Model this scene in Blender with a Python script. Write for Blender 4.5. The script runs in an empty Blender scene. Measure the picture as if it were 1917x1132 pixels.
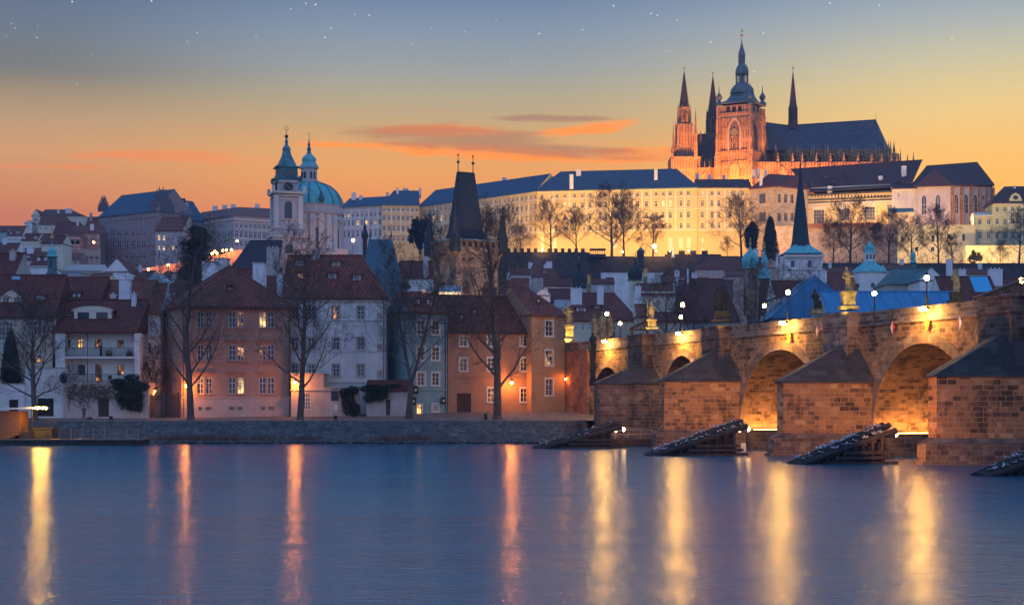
import bpy, math, random
from mathutils import Vector as V, Matrix
R = math.radians; PI = math.pi; rnd = random.Random(7)
scn = bpy.context.scene; C = scn.collection
# ---------------------------------------------------------------- camera, world, exposure
F = 3000.0; CX = 958.5; HY = 762.0; CZ = 4.5
cd = bpy.data.cameras.new('camera'); cam = bpy.data.objects.new('camera', cd); C.objects.link(cam)
cam.location = (0, 0, CZ); cam.rotation_euler = (R(90), 0, 0)
cd.sensor_width = 36; cd.lens = F/1917*36; cd.shift_y = (HY-566)/1917; cd.clip_end = 20000; cd.clip_start = .5
scn.camera = cam
scn.view_settings.view_transform = 'Standard'; scn.view_settings.look = 'None'
scn.view_settings.exposure = .12; scn.view_settings.gamma = 1
cy = scn.cycles
cy.use_denoising = True; cy.max_bounces = 5; cy.diffuse_bounces = 2; cy.glossy_bounces = 3
cy.transmission_bounces = 2; cy.volume_bounces = 0; cy.transparent_max_bounces = 6
cy.caustics_reflective = False; cy.caustics_refractive = False; cy.sample_clamp_indirect = 4; cy.sample_clamp_direct = 0
cy.use_adaptive_sampling = True; cy.adaptive_threshold = 0.015; cy.volume_step_rate = 4
SKY = 1.0      # sky radiance
def s2l(c):
    return tuple((x/255/12.92 if x/255 < .04045 else ((x/255+.055)/1.055)**2.4) for x in c)
class NT:
    def __init__(s, tree): s.t = tree; s.n = tree.nodes; s.l = tree.links; s.n.clear()
    def __call__(s, typ, ins=None, **kw):
        nd = s.n.new(typ)
        for k, v in kw.items(): setattr(nd, k, v)
        for k, v in (ins or {}).items():
            if isinstance(v, bpy.types.NodeSocket): s.l.new(v, nd.inputs[k])
            else:
                nd.inputs[k].default_value = v
        return nd
    def m(s, op, a, b=0.0, c=None, clamp=False):
        i = {0: a, 1: b}
        if c is not None: i[2] = c
        return s('ShaderNodeMath', i, operation=op, use_clamp=clamp).outputs[0]
    def mix(s, f, a, b, blend='MIX'):
        nd = s.n.new('ShaderNodeMix'); nd.data_type = 'RGBA'; nd.blend_type = blend
        for k, v in ((0, f), (6, a), (7, b)):
            if isinstance(v, bpy.types.NodeSocket): s.l.new(v, nd.inputs[k])
            else: nd.inputs[k].default_value = v if k == 0 or len(v) == 4 else (*v, 1)
        return nd.outputs[2]
    def ramp(s, f, els, interp='LINEAR'):
        nd = s('ShaderNodeValToRGB', {0: f}); cr = nd.color_ramp; cr.interpolation = interp
        while len(cr.elements) < len(els): cr.elements.new(.5)
        for e, (p, c) in zip(cr.elements, els): e.position = p; e.color = (*c, 1) if len(c) == 3 else c
        return nd.outputs[0]
    def sstep(s, x, a, b):
        nd = s('ShaderNodeMapRange', {0: x, 1: a, 2: b, 3: 0.0, 4: 1.0}, interpolation_type='SMOOTHSTEP')
        return nd.outputs[0]
w = bpy.data.worlds.new('World'); scn.world = w; w.use_nodes = True
n = NT(w.node_tree)
tc = n('ShaderNodeTexCoord'); sx = n('ShaderNodeSeparateXYZ', {0: tc.outputs['Generated']})
X, Y, Z = sx.outputs
Yc = n.m('MAXIMUM', Y, .08)
az = n.m('DIVIDE', X, Yc)                     # tangent of the azimuth ahead
te = n.m('DIVIDE', Z, Yc)
def rp(lst, up):
    els = []
    for py, c in lst:
        t = (HY-py)/F; els.append((t/math.sqrt(1+t*t)*1.0, s2l(c)))
    return n.ramp(Z, sorted(els+up, key=lambda e: e[0]))
up = [(.275, (.045, .23, .54)), (.36, (.02, .26, .66)), (.6, (.08, .28, .78)), (1., (.12, .27, .64))]
rc = rp([(762,(190,105,80)),(400,(210,132,82)),(330,(215,150,86)),(280,(206,155,98)),(230,(182,156,120)),(180,(162,155,138)),(130,(141,149,158)),(60,(120,138,168)),(0,(103,124,163))], up)
rl = rp([(762,(165,100,85)),(420,(182,112,92)),(380,(190,126,90)),(300,(192,146,106)),(240,(170,143,116)),(190,(142,129,114)),(155,(112,114,118)),(80,(98,112,135)),(0,(85,102,140))], up)
rr = rp([(762,(240,160,70)),(400,(243,176,88)),(350,(240,178,92)),(280,(228,184,112)),(230,(220,190,130)),(180,(205,188,145)),(130,(185,182,162)),(60,(155,166,177)),(0,(130,150,180))], up)
front = n.mix(n.sstep(az, 0.0, .30), n.mix(n.sstep(az, -.32, -.08), rl, rc), rr)
# sunset clouds in the western sky
mp = n('ShaderNodeCombineXYZ', {0: n.m('MULTIPLY', az, 13), 1: n.m('MULTIPLY', te, 110), 2: 7.7})
nz = n('ShaderNodeTexNoise', {'Vector': mp.outputs[0], 'Scale': 1.0, 'Detail': 9.0, 'Roughness': .62, 'Distortion': 1.1}).outputs[0]
def blob(px, py, rx, ry, tilt=0.0):
    cx_, cy_ = (px-CX)/F, (HY-py)/F
    dx = n.m('SUBTRACT', az, cx_); dy = n.m('SUBTRACT', n.m('SUBTRACT', te, cy_), n.m('MULTIPLY', dx, -tilt))
    q = n.m('ADD', n.m('POWER', n.m('ABSOLUTE', n.m('DIVIDE', dx, rx/F)), 2.0), n.m('POWER', n.m('ABSOLUTE', n.m('DIVIDE', dy, ry/F)), 2.0))
    return n.m('SUBTRACT', 1.0, q)
def umax(*a):
    r = a[0]
    for b in a[1:]: r = n.m('MAXIMUM', r, b)
    return r
dark = umax(blob(850, 258, 210, 27, .05), blob(1010, 279, 270, 16, .06), blob(1040, 222, 110, 8))
brite = umax(blob(930, 287, 330, 17, .05), blob(1185, 291, 130, 18), blob(1090, 243, 100, 15, -.12), blob(660, 272, 120, 7), blob(830, 246, 150, 16, .02))
wisp = umax(blob(310, 294, 210, 17, .02), blob(120, 312, 150, 9))
def clo(m, lo, hi, g): return n.sstep(n.m('ADD', m, n.m('MULTIPLY', n.m('SUBTRACT', nz, .5), g)), lo, hi)
sky = n.mix(n.m('MULTIPLY', clo(wisp, .05, 1.3, 3.4), .5), front, (*s2l((232, 122, 66)), 1))
sky = n.mix(n.m('MULTIPLY', clo(brite, -.08, 1.05, 3.4), .85), sky, (*s2l((250, 140, 44)), 1))
sky = n.mix(n.m('MULTIPLY', clo(dark, -.3, .9, 3.0), .62), sky, (*s2l((146, 108, 96)), 1))
# stars
vr = n('ShaderNodeTexVoronoi', {'Vector': tc.outputs['Generated'], 'Scale': 190.0, 'Randomness': 1.0})
sc = n('ShaderNodeSeparateColor', {0: vr.outputs['Color']})
gate = n.m('GREATER_THAN', sc.outputs[0], .1)
star = n.m('MULTIPLY', n.m('MULTIPLY', gate, n.sstep(vr.outputs['Distance'], .115, .03)), n.m('MULTIPLY', n.m('POWER', sc.outputs[1], 2.2), n.sstep(Z, .16, .23)))
sky = n.mix(star, sky, (.95, .97, 1.0, 1))
east = n.mix(1.0, n.ramp(Z, [(0, (.46, .55, .95)), (.15, (.44, .58, 1.0)), (.4, (.30, .50, 1.0)), (1, (.15, .27, .62))]), (1.15, 1.12, 1.1), 'MULTIPLY')
sky = n.mix(1.0, sky, (1.28, 1.19, .98), 'MULTIPLY')      # the far air dims the low sky
col = n.mix(n.sstep(Y, .35, -.25), sky, east)
col = n.mix(n.sstep(Z, .0, -.02), col, (.03, .04, .06, 1))
bg = n('ShaderNodeBackground', {0: col, 1: SKY})
n('ShaderNodeOutputWorld', {0: bg.outputs[0]})
# ---------------------------------------------------------------- helpers
def P(px, py, D): return V(((px-CX)/F*D, D, CZ+(HY-py)/F*D))
def gx(px, D): return (px-CX)/F*D
def zz(py, D): return CZ+(HY-py)/F*D
def cf(t, xs):
    for (a, va), (b, vb) in zip(xs, xs[1:]):
        if t <= b: return va+(vb-va)*max(0, min(1, (t-a)/(b-a)))
    return xs[-1][1]
class MB:
    def __init__(s): s.v = []; s.f = []; s.m = []; s.sm = False
    def face(s, pts, m=0):
        i = len(s.v); s.v += [tuple(p) for p in pts]; s.f.append(tuple(range(i, i+len(pts)))); s.m.append(m)
    def hull(s, lo, hi, m=0, top=None, bottom=True):
        """loft between two rings of equal length (lo below hi, counter-clockwise from above)"""
        i = len(s.v); k = len(lo); s.v += [tuple(p) for p in lo]+[tuple(p) for p in hi]
        for a in range(k):
            b = (a+1) % k; s.f.append((i+a, i+b, i+k+b, i+k+a)); s.m.append(m)
        if bottom: s.f.append(tuple(i+a for a in reversed(range(k)))); s.m.append(m)
        s.f.append(tuple(i+k+a for a in range(k))); s.m.append(m if top is None else top)
    def box(s, x0, y0, z0, x1, y1, z1, m=0, M=None):
        lo = [V(p) for p in ((x0,y0,z0),(x1,y0,z0),(x1,y1,z0),(x0,y1,z0))]; hi = [V((p.x,p.y,z1)) for p in lo]
        if M is not None: lo = [M@p for p in lo]; hi = [M@p for p in hi]
        s.hull(lo, hi, m)
    def cbox(s, c, w, d, h, m=0, rz=0.0):
        s.box(-w/2, -d/2, 0, w/2, d/2, h, m, Matrix.Translation(V(c))@Matrix.Rotation(rz, 4, 'Z'))
    def prism(s, poly, z0, z1, m=0, top=None): s.hull([V((p[0], p[1], z0)) for p in poly], [V((p[0], p[1], z1)) for p in poly], m, top)
    def lathe(s, prof, c=(0,0,0), n=12, m=0, rot=0.0, ax=1.0, ay=1.0, M=None):
        i0 = len(s.v); c = V(c); M = M or Matrix.Identity(4)
        for r, z in prof:
            for a in range(n):
                t = rot+2*PI*a/n; s.v.append(tuple(c+M@V((r*ax*math.cos(t), r*ay*math.sin(t), z))))
        for j in range(len(prof)-1):
            for a in range(n):
                b = (a+1) % n
                q = (i0+j*n+a, i0+j*n+b, i0+(j+1)*n+b, i0+(j+1)*n+a)
                s.f.append(q); s.m.append(m)
        s.f.append(tuple(i0+a for a in reversed(range(n)))); s.m.append(m)
        k = i0+(len(prof)-1)*n; s.f.append(tuple(k+a for a in range(n))); s.m.append(m)
    def tube(s, p, q, r0, r1=None, n=6, m=0):
        p = V(p); q = V(q); r1 = r0 if r1 is None else r1; d = (q-p)
        if d.length < 1e-6: return
        d.normalize(); a = d.orthogonal().normalized(); b = d.cross(a)
        lo = [p+(a*math.cos(2*PI*k/n)+b*math.sin(2*PI*k/n))*r0 for k in range(n)]
        hi = [q+(a*math.cos(2*PI*k/n)+b*math.sin(2*PI*k/n))*r1 for k in range(n)]
        s.hull(lo, hi, m)
    def ball(s, c, r, n=8, m=0, sz=1.0):
        s.lathe([(r*math.sin(PI*k/6)+.0005, -r*sz*math.cos(PI*k/6)) for k in range(7)], c, n, m)
    def cone(s, c, r, h, n=8, m=0, rot=0.0): s.lathe([(r, 0), (.01*r, h)], c, n, m, rot)
    def solid(s, base, apex_pts, faces, drop=.2, m=0):
        pass
    def build(s, name, mats, parent=None, loc=None, smooth=False, world=True, uv=True):
        if not isinstance(mats, (list, tuple)): mats = [mats]
        me = bpy.data.meshes.new(name)
        vs = s.v
        uvs = []
        for f in (s.f if uv else ()):
            a, b, c_ = V(vs[f[0]]), V(vs[f[1]]), V(vs[f[2]])
            nn = (b-a).cross(c_-a)
            if nn.length < 1e-9 and len(f) > 3: nn = (c_-a).cross(V(vs[f[3]])-a)
            if nn.length < 1e-9: nn = V((0,0,1))
            nn.normalize()
            if abs(nn.z) > .995: t = V((1,0,0)); bb = V((0,1,0))
            else:
                t = V((0,0,1)).cross(nn).normalized(); bb = nn.cross(t)
            for i in f:
                p = V(vs[i]); uvs += [p.dot(t), p.dot(bb)]
        T = None
        if parent is not None and world: T = rootM(parent).inverted()
        elif loc is not None: T = Matrix.Translation(-V(loc))
        if T is not None: vs = [tuple(T@V(p)) for p in vs]
        me.from_pydata(vs, [], s.f); 
        
        if uv: ul = me.uv_layers.new(name='UVMap'); ul.data.foreach_set('uv', uvs)
        me.polygons.foreach_set('material_index', s.m)
        if smooth: me.polygons.foreach_set('use_smooth', [True]*len(s.f))
        for mm in mats: me.materials.append(mm)
        me.update()
        o = bpy.data.objects.new(name, me); C.objects.link(o)
        if parent is not None: o.parent = parent
        elif loc is not None: o.location = loc
        return o
ROOT = {}
def rootM(o):
    M = Matrix.Identity(4); ch = []
    while o is not None: ch.append(o); o = o.parent
    for q in reversed(ch): M = M@Matrix.Translation(q.location)@q.rotation_euler.to_matrix().to_4x4()@Matrix.Diagonal((*q.scale, 1))
    return M
def tag(o, label, cat, group=None, kind=None):
    o['label'] = label; o['category'] = cat
    if group: o['group'] = group
    if kind: o['kind'] = kind
    return o
def thing(name, label, cat, loc=(0,0,0), rz=0.0, group=None):
    o = bpy.data.objects.new(name, None); o.empty_display_size = .3; C.objects.link(o)
    o.location = loc; o.rotation_euler = (0, 0, rz); return tag(o, label, cat, group)
def struct(o): o['kind'] = 'structure'; return o
def dup(root, loc, rz=None, label=None, scale=None):
    r = root.copy(); C.objects.link(r); r.location = loc
    if rz is not None: r.rotation_euler = (0, 0, rz)
    if scale: r.scale = (scale,)*3
    if label: r['label'] = label
    for ch in list(root.children):
        c = ch.copy(); C.objects.link(c); c.parent = r
        for g in ch.children:
            d = g.copy(); C.objects.link(d); d.parent = c
    return r
# ---------------------------------------------------------------- materials
MATS = {}
def mat(name, base, rough=.8, metal=0.0, emit=None, es=1.0, kind=None, sc=1.0, c2=None, c3=None, bump=.3, bw=.9, bh=.42, mortar=None, var=.25, spec=.3):
    if name in MATS: return MATS[name]
    m = bpy.data.materials.new(name); m.use_nodes = True; n = NT(m.node_tree); MATS[name] = m
    b = n('ShaderNodeBsdfPrincipled', {'Base Color': (*base, 1), 'Roughness': rough, 'Metallic': metal, 'Specular IOR Level': spec})
    o = n('ShaderNodeOutputMaterial', {0: b.outputs[0]})
    if emit: b.inputs['Emission Color'].default_value = (*emit, 1); b.inputs['Emission Strength'].default_value = es
    if kind is None: return m
    tc = n('ShaderNodeTexCoord'); uv = tc.outputs['UV']; ob = tc.outputs['Object']
    def noise(vec, s, d=5.0, ro=.6): return n('ShaderNodeTexNoise', {'Vector': vec, 'Scale': s, 'Detail': d, 'Roughness': ro}).outputs[0]
    B = (*base, 1); dk = tuple(x*(1-var) for x in base); lt = tuple(min(1, x*(1+var)) for x in base)
    h = None
    if kind == 'plaster':
        big = noise(uv, .35*sc, 6, .65); st = n('ShaderNodeMapping', {0: uv, 3: (2.2*sc, .25*sc, 1)}); streak = noise(st.outputs[0], 1.2, 5, .7)
        col = n.ramp(n.m('ADD', n.m('MULTIPLY', big, .6), n.m('MULTIPLY', streak, .4)), [(.33, dk), (.5, base), (.68, lt)])
        fine = noise(uv, 6*sc, 3); h = fine
        col = n.mix(n.m('MULTIPLY', fine, .25), col, (*dk, 1))
    elif kind == 'stone':
        wob = n('ShaderNodeVectorMath', {0: uv, 1: n('ShaderNodeVectorMath', {0: n('ShaderNodeTexNoise', {'Vector': uv, 'Scale': .6}).outputs[1], 1: (.14, .1, 0)}, operation='MULTIPLY').outputs[0]}, operation='ADD').outputs[0]
        br = n('ShaderNodeTexBrick', {'Vector': wob, 'Color1': (0,0,0,1), 'Color2': (1,1,1,1), 'Mortar': (.5,.5,.5,1), 'Scale': 1.0, 'Mortar Size': .022*bh/.42, 'Mortar Smooth': .3, 'Brick Width': bw, 'Row Height': bh}, offset=.5, squash=.75, squash_frequency=3)
        cc2 = c2 or dk; cc3 = c3 or lt
        br2 = n('ShaderNodeTexBrick', {'Vector': wob, 'Color1': (0,0,0,1), 'Color2': (1,1,1,1), 'Mortar': (.5,.5,.5,1), 'Scale': 1.0, 'Mortar Size': .0, 'Brick Width': bw*2.3, 'Row Height': bh*3}, offset=.37)
        f = n.m('ADD', n.m('ADD', n.m('MULTIPLY', br.outputs[0], .54), n.m('MULTIPLY', br2.outputs[0], .16)), n.m('MULTIPLY', n.m('SUBTRACT', noise(uv, .5*sc, 8, .72), .20), .95))
        col = n.ramp(f, [(.30, cc2), (.44, tuple(.45*(a+c) for a, c in zip(cc2, base))), (.58, base), (.80, tuple(x*1.12 for x in base)), (.96, cc3)])
        col = n.mix(n.m('MULTIPLY', n.sstep(noise(n('ShaderNodeMapping', {0: uv, 3: (.30, .17, 1)}).outputs[0], 1.0*sc, 9, .74), .505, .60), .88), col, (*cc2, 1))
        col = n.mix(n.m('MULTIPLY', noise(uv, 5*sc, 4, .7), .35), col, (*dk, 1))
        mo = mortar or lt
        col = n.mix(n.m('MULTIPLY', br.outputs[1], .75), col, (*mo, 1))
        h = n.m('SUBTRACT', n.m('ADD', n.m('MULTIPLY', noise(uv, 4*sc), .6), n.m('MULTIPLY', br.outputs[0], .5)), br.outputs[1])
    elif kind == 'tile':
        br = n('ShaderNodeTexBrick', {'Vector': uv, 'Color1': (0,0,0,1), 'Color2': (1,1,1,1), 'Mortar': (.1,.1,.1,1), 'Scale': 1.0, 'Mortar Size': .06*sc, 'Mortar Smooth': .6, 'Brick Width': .42*sc, 'Row Height': .42*sc}, offset=.5)
        f = n.m('ADD', n.m('MULTIPLY', br.outputs[0], .45), n.m('MULTIPLY', noise(uv, .45, 6, .7), .75))
        col = n.ramp(f, [(.25, dk), (.55, base), (.9, lt)])
        col = n.mix(n.m('MULTIPLY', br.outputs[1], .9), col, (*[x*.25 for x in base], 1))
        col = n.mix(n.m('MULTIPLY', n.sstep(noise(uv, .22, 5, .6), .5, .72), .45), col, (*(c2 or dk), 1))
        sv = n('ShaderNodeSeparateXYZ', {0: uv}); fr = n.m('FRACT', n.m('DIVIDE', sv.outputs[1], .42*sc))
        h = n.m('SUBTRACT', n.m('MULTIPLY', fr, -.8), n.m('MULTIPLY', br.outputs[1], 1.0))
    elif kind == 'metalroof':      # standing seams
        sv = n('ShaderNodeSeparateXYZ', {0: uv}); fr = n.m('FRACT', n.m('DIVIDE', sv.outputs[0], .8*sc))
        seam = n.m('LESS_THAN', fr, .1)
        mp_ = n('ShaderNodeMapping', {0: uv, 3: (1.5, .4, 1)})
        col = n.ramp(noise(mp_.outputs[0], .9, 6, .7), [(.32, c2 or dk), (.52, base), (.7, c3 or lt)])
        col = n.mix(n.m('MULTIPLY', seam, .45), col, (*[x*.4 for x in base], 1)); h = seam
    elif kind == 'noise':
        f = noise(ob, sc, 6, .65)
        col = n.ramp(f, [(.32, c2 or dk), (.5, base), (.68, c3 or lt)]); h = noise(ob, sc*3, 4)
    elif kind == 'scraffito':
        br = n('ShaderNodeTexBrick', {'Vector': uv, 'Color1': (*base, 1), 'Color2': (*[x*.85 for x in base], 1), 'Mortar': (*(c2 or dk), 1), 'Scale': 1.0, 'Mortar Size': .16, 'Mortar Smooth': .2, 'Brick Width': 1.7, 'Row Height': 1.0}, offset=.5)
        col = br.outputs[0]; h = None
    elif kind == 'tracery':        # upright ribs, shade of their gaps put into the colour, over weathered ashlar
        sv = n('ShaderNodeSeparateXYZ', {0: uv}); fr = n.m('FRACT', n.m('DIVIDE', sv.outputs[0], 1.45*sc)); g1 = n.m('LESS_THAN', fr, .30)
        fz = n.m('FRACT', n.m('DIVIDE', sv.outputs[1], 6.3*sc)); g2 = n.m('LESS_THAN', fz, .72); g = n.m('MULTIPLY', g1, g2)
        f = n.m('ADD', n.m('MULTIPLY', noise(uv, .9, 5, .7), .6), n.m('MULTIPLY', noise(uv, .12, 4, .6), .4))
        col = n.ramp(f, [(.34, c2 or dk), (.5, base), (.66, c3 or lt)]); col = n.mix(n.m('MULTIPLY', g, .72), col, (*(c2 or dk), 1)); h = n.m('SUBTRACT', noise(uv, 2.0), g)
    elif kind == 'lit':            # curtains, lamps and furniture behind a lit pane
        f = noise(n('ShaderNodeVectorMath', {0: ob, 1: n('ShaderNodeCombineXYZ', {0: n.m('MULTIPLY', n('ShaderNodeObjectInfo').outputs['Random'], 90)}).outputs[0]}, operation='ADD').outputs[0], 1.3*sc, 4, .6)
        e_ = n.mix(1.0, n.ramp(f, [(.36, (.05, .04, .03)), (.5, (.4, .4, .4)), (.62, (1, 1, 1))] if var < .5 else [(.48, (.01, .01, .012)), (.58, (.16, .14, .12)), (.68, (1, 1, 1))]), (*emit, 1), 'MULTIPLY')
        n.l.new(e_, b.inputs['Emission Color']); col = n.mix(0.0, (*base, 1), (*base, 1)); h = None
    elif kind == 'wood':
        mp_ = n('ShaderNodeMapping', {0: uv, 3: (.6, 5, 1)}); sv = n('ShaderNodeSeparateXYZ', {0: uv})
        fr = n.m('FRACT', n.m('DIVIDE', sv.outputs[1], .22*sc)); gap = n.m('LESS_THAN', fr, .12)
        col = n.ramp(noise(mp_.outputs[0], 1.6, 5), [(.3, dk), (.6, lt)]); col = n.mix(n.m('MULTIPLY', gap, .7), col, (*[x*.25 for x in base], 1)); h = gap
    n.l.new(col, b.inputs['Base Color'])
    if h is not None and bump:
        bp = n('ShaderNodeBump', {'Strength': bump, 'Distance': .08, 'Height': h}); n.l.new(bp.outputs[0], b.inputs['Normal'])
    return m
white = mat('white_plaster', (.66,.65,.63), kind='plaster', var=.26)
cream = mat('cream_plaster', (.60,.54,.42), kind='plaster', var=.16)
grime = mat('grimy_plaster', (.40,.36,.33), kind='plaster', var=.32)
pink = mat('salmon_plaster', (.40,.24,.175), kind='plaster', var=.22)
pinklo = mat('pale_plinth', (.48,.36,.31), kind='plaster', var=.2)
orange = mat('orange_plaster', (.34,.19,.12), kind='plaster', var=.24)
orange2 = mat('apricot_plaster', (.40,.235,.135), kind='plaster', var=.24)
teal = mat('blue_green_plaster', (.20,.33,.35), kind='plaster', var=.26)
teal2 = mat('pale_blue_plaster', (.24,.37,.42), kind='plaster', var=.2)
tile = mat('red_roof_tiles', (.20,.055,.036), .8, kind='tile', sc=1.35, var=.4, c2=(.07,.035,.03))
tiled = mat('dark_red_roof_tiles', (.135,.036,.028), .8, kind='tile', sc=1.25, var=.4, c2=(.05,.025,.025))
tileo = mat('orange_red_roof_tiles', (.21,.060,.036), .8, kind='tile', var=.35, c2=(.12,.04,.03))
tilef = mat('far_red_roof_tiles', (.17,.055,.042), .8, kind='tile', sc=1.6, var=.3)
slate = mat('slate_roof', (.028,.034,.042), .75, kind='tile', sc=1.1, var=.4)
slateb = mat('blue_slate_roof', (.045,.105,.175), .7, kind='tile', sc=1.4, var=.25)
purple = mat('purple_brown_roof', (.085,.050,.056), .8, kind='tile', sc=1.4, var=.25)
choirroof = mat('patterned_slate_roof', (.075,.085,.12), .6, kind='tile', sc=3.2, var=.45)
copper = mat('green_copper', (.11,.43,.45), .6, kind='metalroof', var=.3, c2=(.06,.24,.28), c3=(.18,.5,.5))
copperd = mat('dark_copper', (.045,.13,.15), .6, kind='noise', sc=.6, c2=(.02,.05,.07), c3=(.07,.2,.21))
bluemetal = mat('blue_sheet_roof', (.03,.17,.34), .45, kind='metalroof', sc=2.4, var=.2)
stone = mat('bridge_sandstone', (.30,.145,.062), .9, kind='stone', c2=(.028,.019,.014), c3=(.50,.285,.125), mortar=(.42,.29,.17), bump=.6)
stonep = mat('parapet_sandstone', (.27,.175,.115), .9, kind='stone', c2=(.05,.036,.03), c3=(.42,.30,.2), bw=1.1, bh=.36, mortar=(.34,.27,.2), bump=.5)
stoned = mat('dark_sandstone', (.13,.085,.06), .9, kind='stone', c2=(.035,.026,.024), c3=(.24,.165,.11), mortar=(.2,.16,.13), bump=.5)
stonet = mat('tower_sandstone', (.30,.21,.14), .9, kind='stone', c2=(.08,.058,.045), c3=(.33,.24,.17), bw=.8, bh=.5)
slab = mat('dark_stone_slabs', (.045,.042,.045), .75, kind='stone', c2=(.02,.02,.023), c3=(.07,.066,.07), bw=1.2, bh=.6, mortar=(.03,.03,.03), bump=.2)
quays = mat('quay_cobbles', (.070,.080,.085), .85, kind='stone', c2=(.025,.03,.035), c3=(.15,.16,.16), bw=.5, bh=.3, mortar=(.07,.075,.08), sc=1.5, bump=.6)
pave = mat('cobbled_promenade', (.19,.15,.13), .85, kind='stone', c2=(.1,.08,.07), c3=(.26,.21,.18), bw=.4, bh=.25, bump=.4)
gothic = mat('gothic_sandstone', (.42,.235,.10), .9, kind='tracery', c2=(.075,.045,.04), c3=(.52,.35,.22), bump=.6)
gothicd = mat('blackened_sandstone', (.08,.055,.05), .9, kind='tracery', sc=.7)
pal = mat('palace_render', (.62,.455,.215), .85, kind='plaster', var=.12, sc=.4)
palt = mat('palace_pale_trim', (.68,.62,.50), .85)
palg = mat('palace_ashlar', (.40,.31,.24), .85, kind='stone', c2=(.28,.2,.15), c3=(.46,.37,.29), bw=1.2, bh=.6, bump=.2)
palr = mat('rococo_render', (.58,.52,.26), .85, kind='plaster', var=.1, sc=.4)
sgr = mat('sgraffito_wall', (.30,.27,.27), .85, kind='scraffito', c2=(.11,.10,.115))
sgr2 = mat('sgraffito_brown_wall', (.33,.24,.21), .85, kind='scraffito', c2=(.13,.08,.075))
church = mat('church_render', (.50,.42,.38), .85, kind='plaster', var=.14, sc=.5)
churcht = mat('church_trim', (.58,.52,.46), .85, kind='plaster', var=.12)
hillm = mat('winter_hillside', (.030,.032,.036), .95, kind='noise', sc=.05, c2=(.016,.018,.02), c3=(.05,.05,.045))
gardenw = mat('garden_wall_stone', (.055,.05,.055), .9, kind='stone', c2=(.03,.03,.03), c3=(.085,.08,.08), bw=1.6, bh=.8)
bark = mat('grey_bark', (.085,.068,.058), .95, kind='noise', sc=1.5, var=.4)
barkf = mat('dark_bark', (.075,.05,.045), .95)
evergreen = mat('dark_evergreen', (.022,.042,.045), .95, kind='noise', sc=.8, var=.4)
ivym = mat('dark_ivy', (.016,.030,.022), .9, kind='noise', sc=1.2, var=.5)
drybush = mat('dry_brush', (.09,.055,.035), .95)
frame = mat('white_window_paint', (.62,.62,.62), .6)
framed = mat('dark_window_frame', (.06,.05,.045), .6)
glass = mat('dark_glass', (.018,.024,.035), .18, spec=.6)
glassr = mat('curtained_glass', (.09,.075,.075), .3, spec=.6)
lit = mat('lit_pane', (.3,.2,.1), .4, emit=(1., .50, .12), es=2.2, kind='lit', var=.2)
litd = mat('dim_lit_pane', (.02,.022,.03), .2, emit=(1., .46, .14), es=1.6, kind='lit', var=.9)
lity = mat('warm_lit_pane', (.3,.25,.15), .4, emit=(1., .62, .22), es=1.9, kind='lit', var=.2)
door_m = mat('brown_wood_door', (.05,.026,.02), .6)
wood = mat('orange_wood', (.20,.085,.035), .75, kind='wood', var=.3)
woodd = mat('wet_dark_timber', (.030,.027,.027), .8, kind='noise', sc=1.5, var=.5)
iron = mat('black_iron', (.012,.012,.014), .5)
galv = mat('galvanised_metal', (.30,.30,.31), .5, metal=.4)
gilt = mat('gilded_metal', (.55,.34,.10), .4, metal=.7)
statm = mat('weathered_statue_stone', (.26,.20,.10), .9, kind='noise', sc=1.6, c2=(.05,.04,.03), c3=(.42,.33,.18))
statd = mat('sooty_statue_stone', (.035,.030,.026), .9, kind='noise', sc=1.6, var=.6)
chimw = mat('whitewashed_chimney', (.62,.62,.64), .85, kind='plaster', var=.16)
gullm = mat('gull_feathers', (.62,.64,.68), .8); gulld = mat('gull_grey_wing', (.25,.27,.31), .8)
coat = mat('dark_coat', (.05,.05,.06), .9); skin = mat('skin', (.35,.2,.15), .6); trous = mat('blue_trousers', (.02,.03,.055), .9)
lampg = mat('lamp_glass', (1,.9,.6), .3, emit=(1., .52, .12), es=150)
lampo = mat('sodium_lamp_glass', (1,.6,.3), .3, emit=(1., .27, .03), es=170)
floodg = mat('floodlight_glass', (1,.9,.6), .3, emit=(1., .50, .055), es=330)
red = mat('red_paint', (.45,.03,.02), .5); wht = mat('white_paint', (.75,.74,.7), .5); yel = mat('yellow_paint', (.75,.5,.03), .5)
# ---------------------------------------------------------------- water, ground, quay
wm = bpy.data.materials.new('river_water'); wm.use_nodes = True; n = NT(wm.node_tree)
tc = n('ShaderNodeTexCoord')
def wn(sx_, sy_, d, r):
    mp = n('ShaderNodeMapping', {0: tc.outputs['Object'], 3: (sx_, sy_, 1)})
    return n('ShaderNodeTexNoise', {'Vector': mp.outputs[0], 'Scale': 1.0, 'Detail': d, 'Roughness': r, 'Distortion': .4}).outputs[0]
big = wn(.03, .09, 4.0, .55); mid = wn(.30, .75, 4.0, .6); fine = wn(1.6, 3.6, 3.0, .6)
hgt = n.m('ADD', n.m('MULTIPLY', mid, .20), n.m('MULTIPLY', fine, .16))
bp = n('ShaderNodeBump', {'Strength': .65, 'Distance': .35, 'Height': hgt})
band = wn(.012, .30, 5.0, .6); rough = n.m('ADD', n.m('ADD', .07, n.m('MULTIPLY', big, .12)), n.m('MULTIPLY', band, .16))
bsd = n('ShaderNodeBsdfPrincipled', {'Base Color': (.0, .085, .155, 1), 'Roughness': rough, 'IOR': 1.40, 'Specular IOR Level': .62, 'Normal': bp.outputs[0]})
n('ShaderNodeOutputMaterial', {0: bsd.outputs[0]})
b = MB(); b.face([(-1000, -60, 0), (1000, -60, 0), (1000, 215, 0), (-1000, 215, 0)]); struct(b.build('water', wm))
ZQ = 2.8
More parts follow.
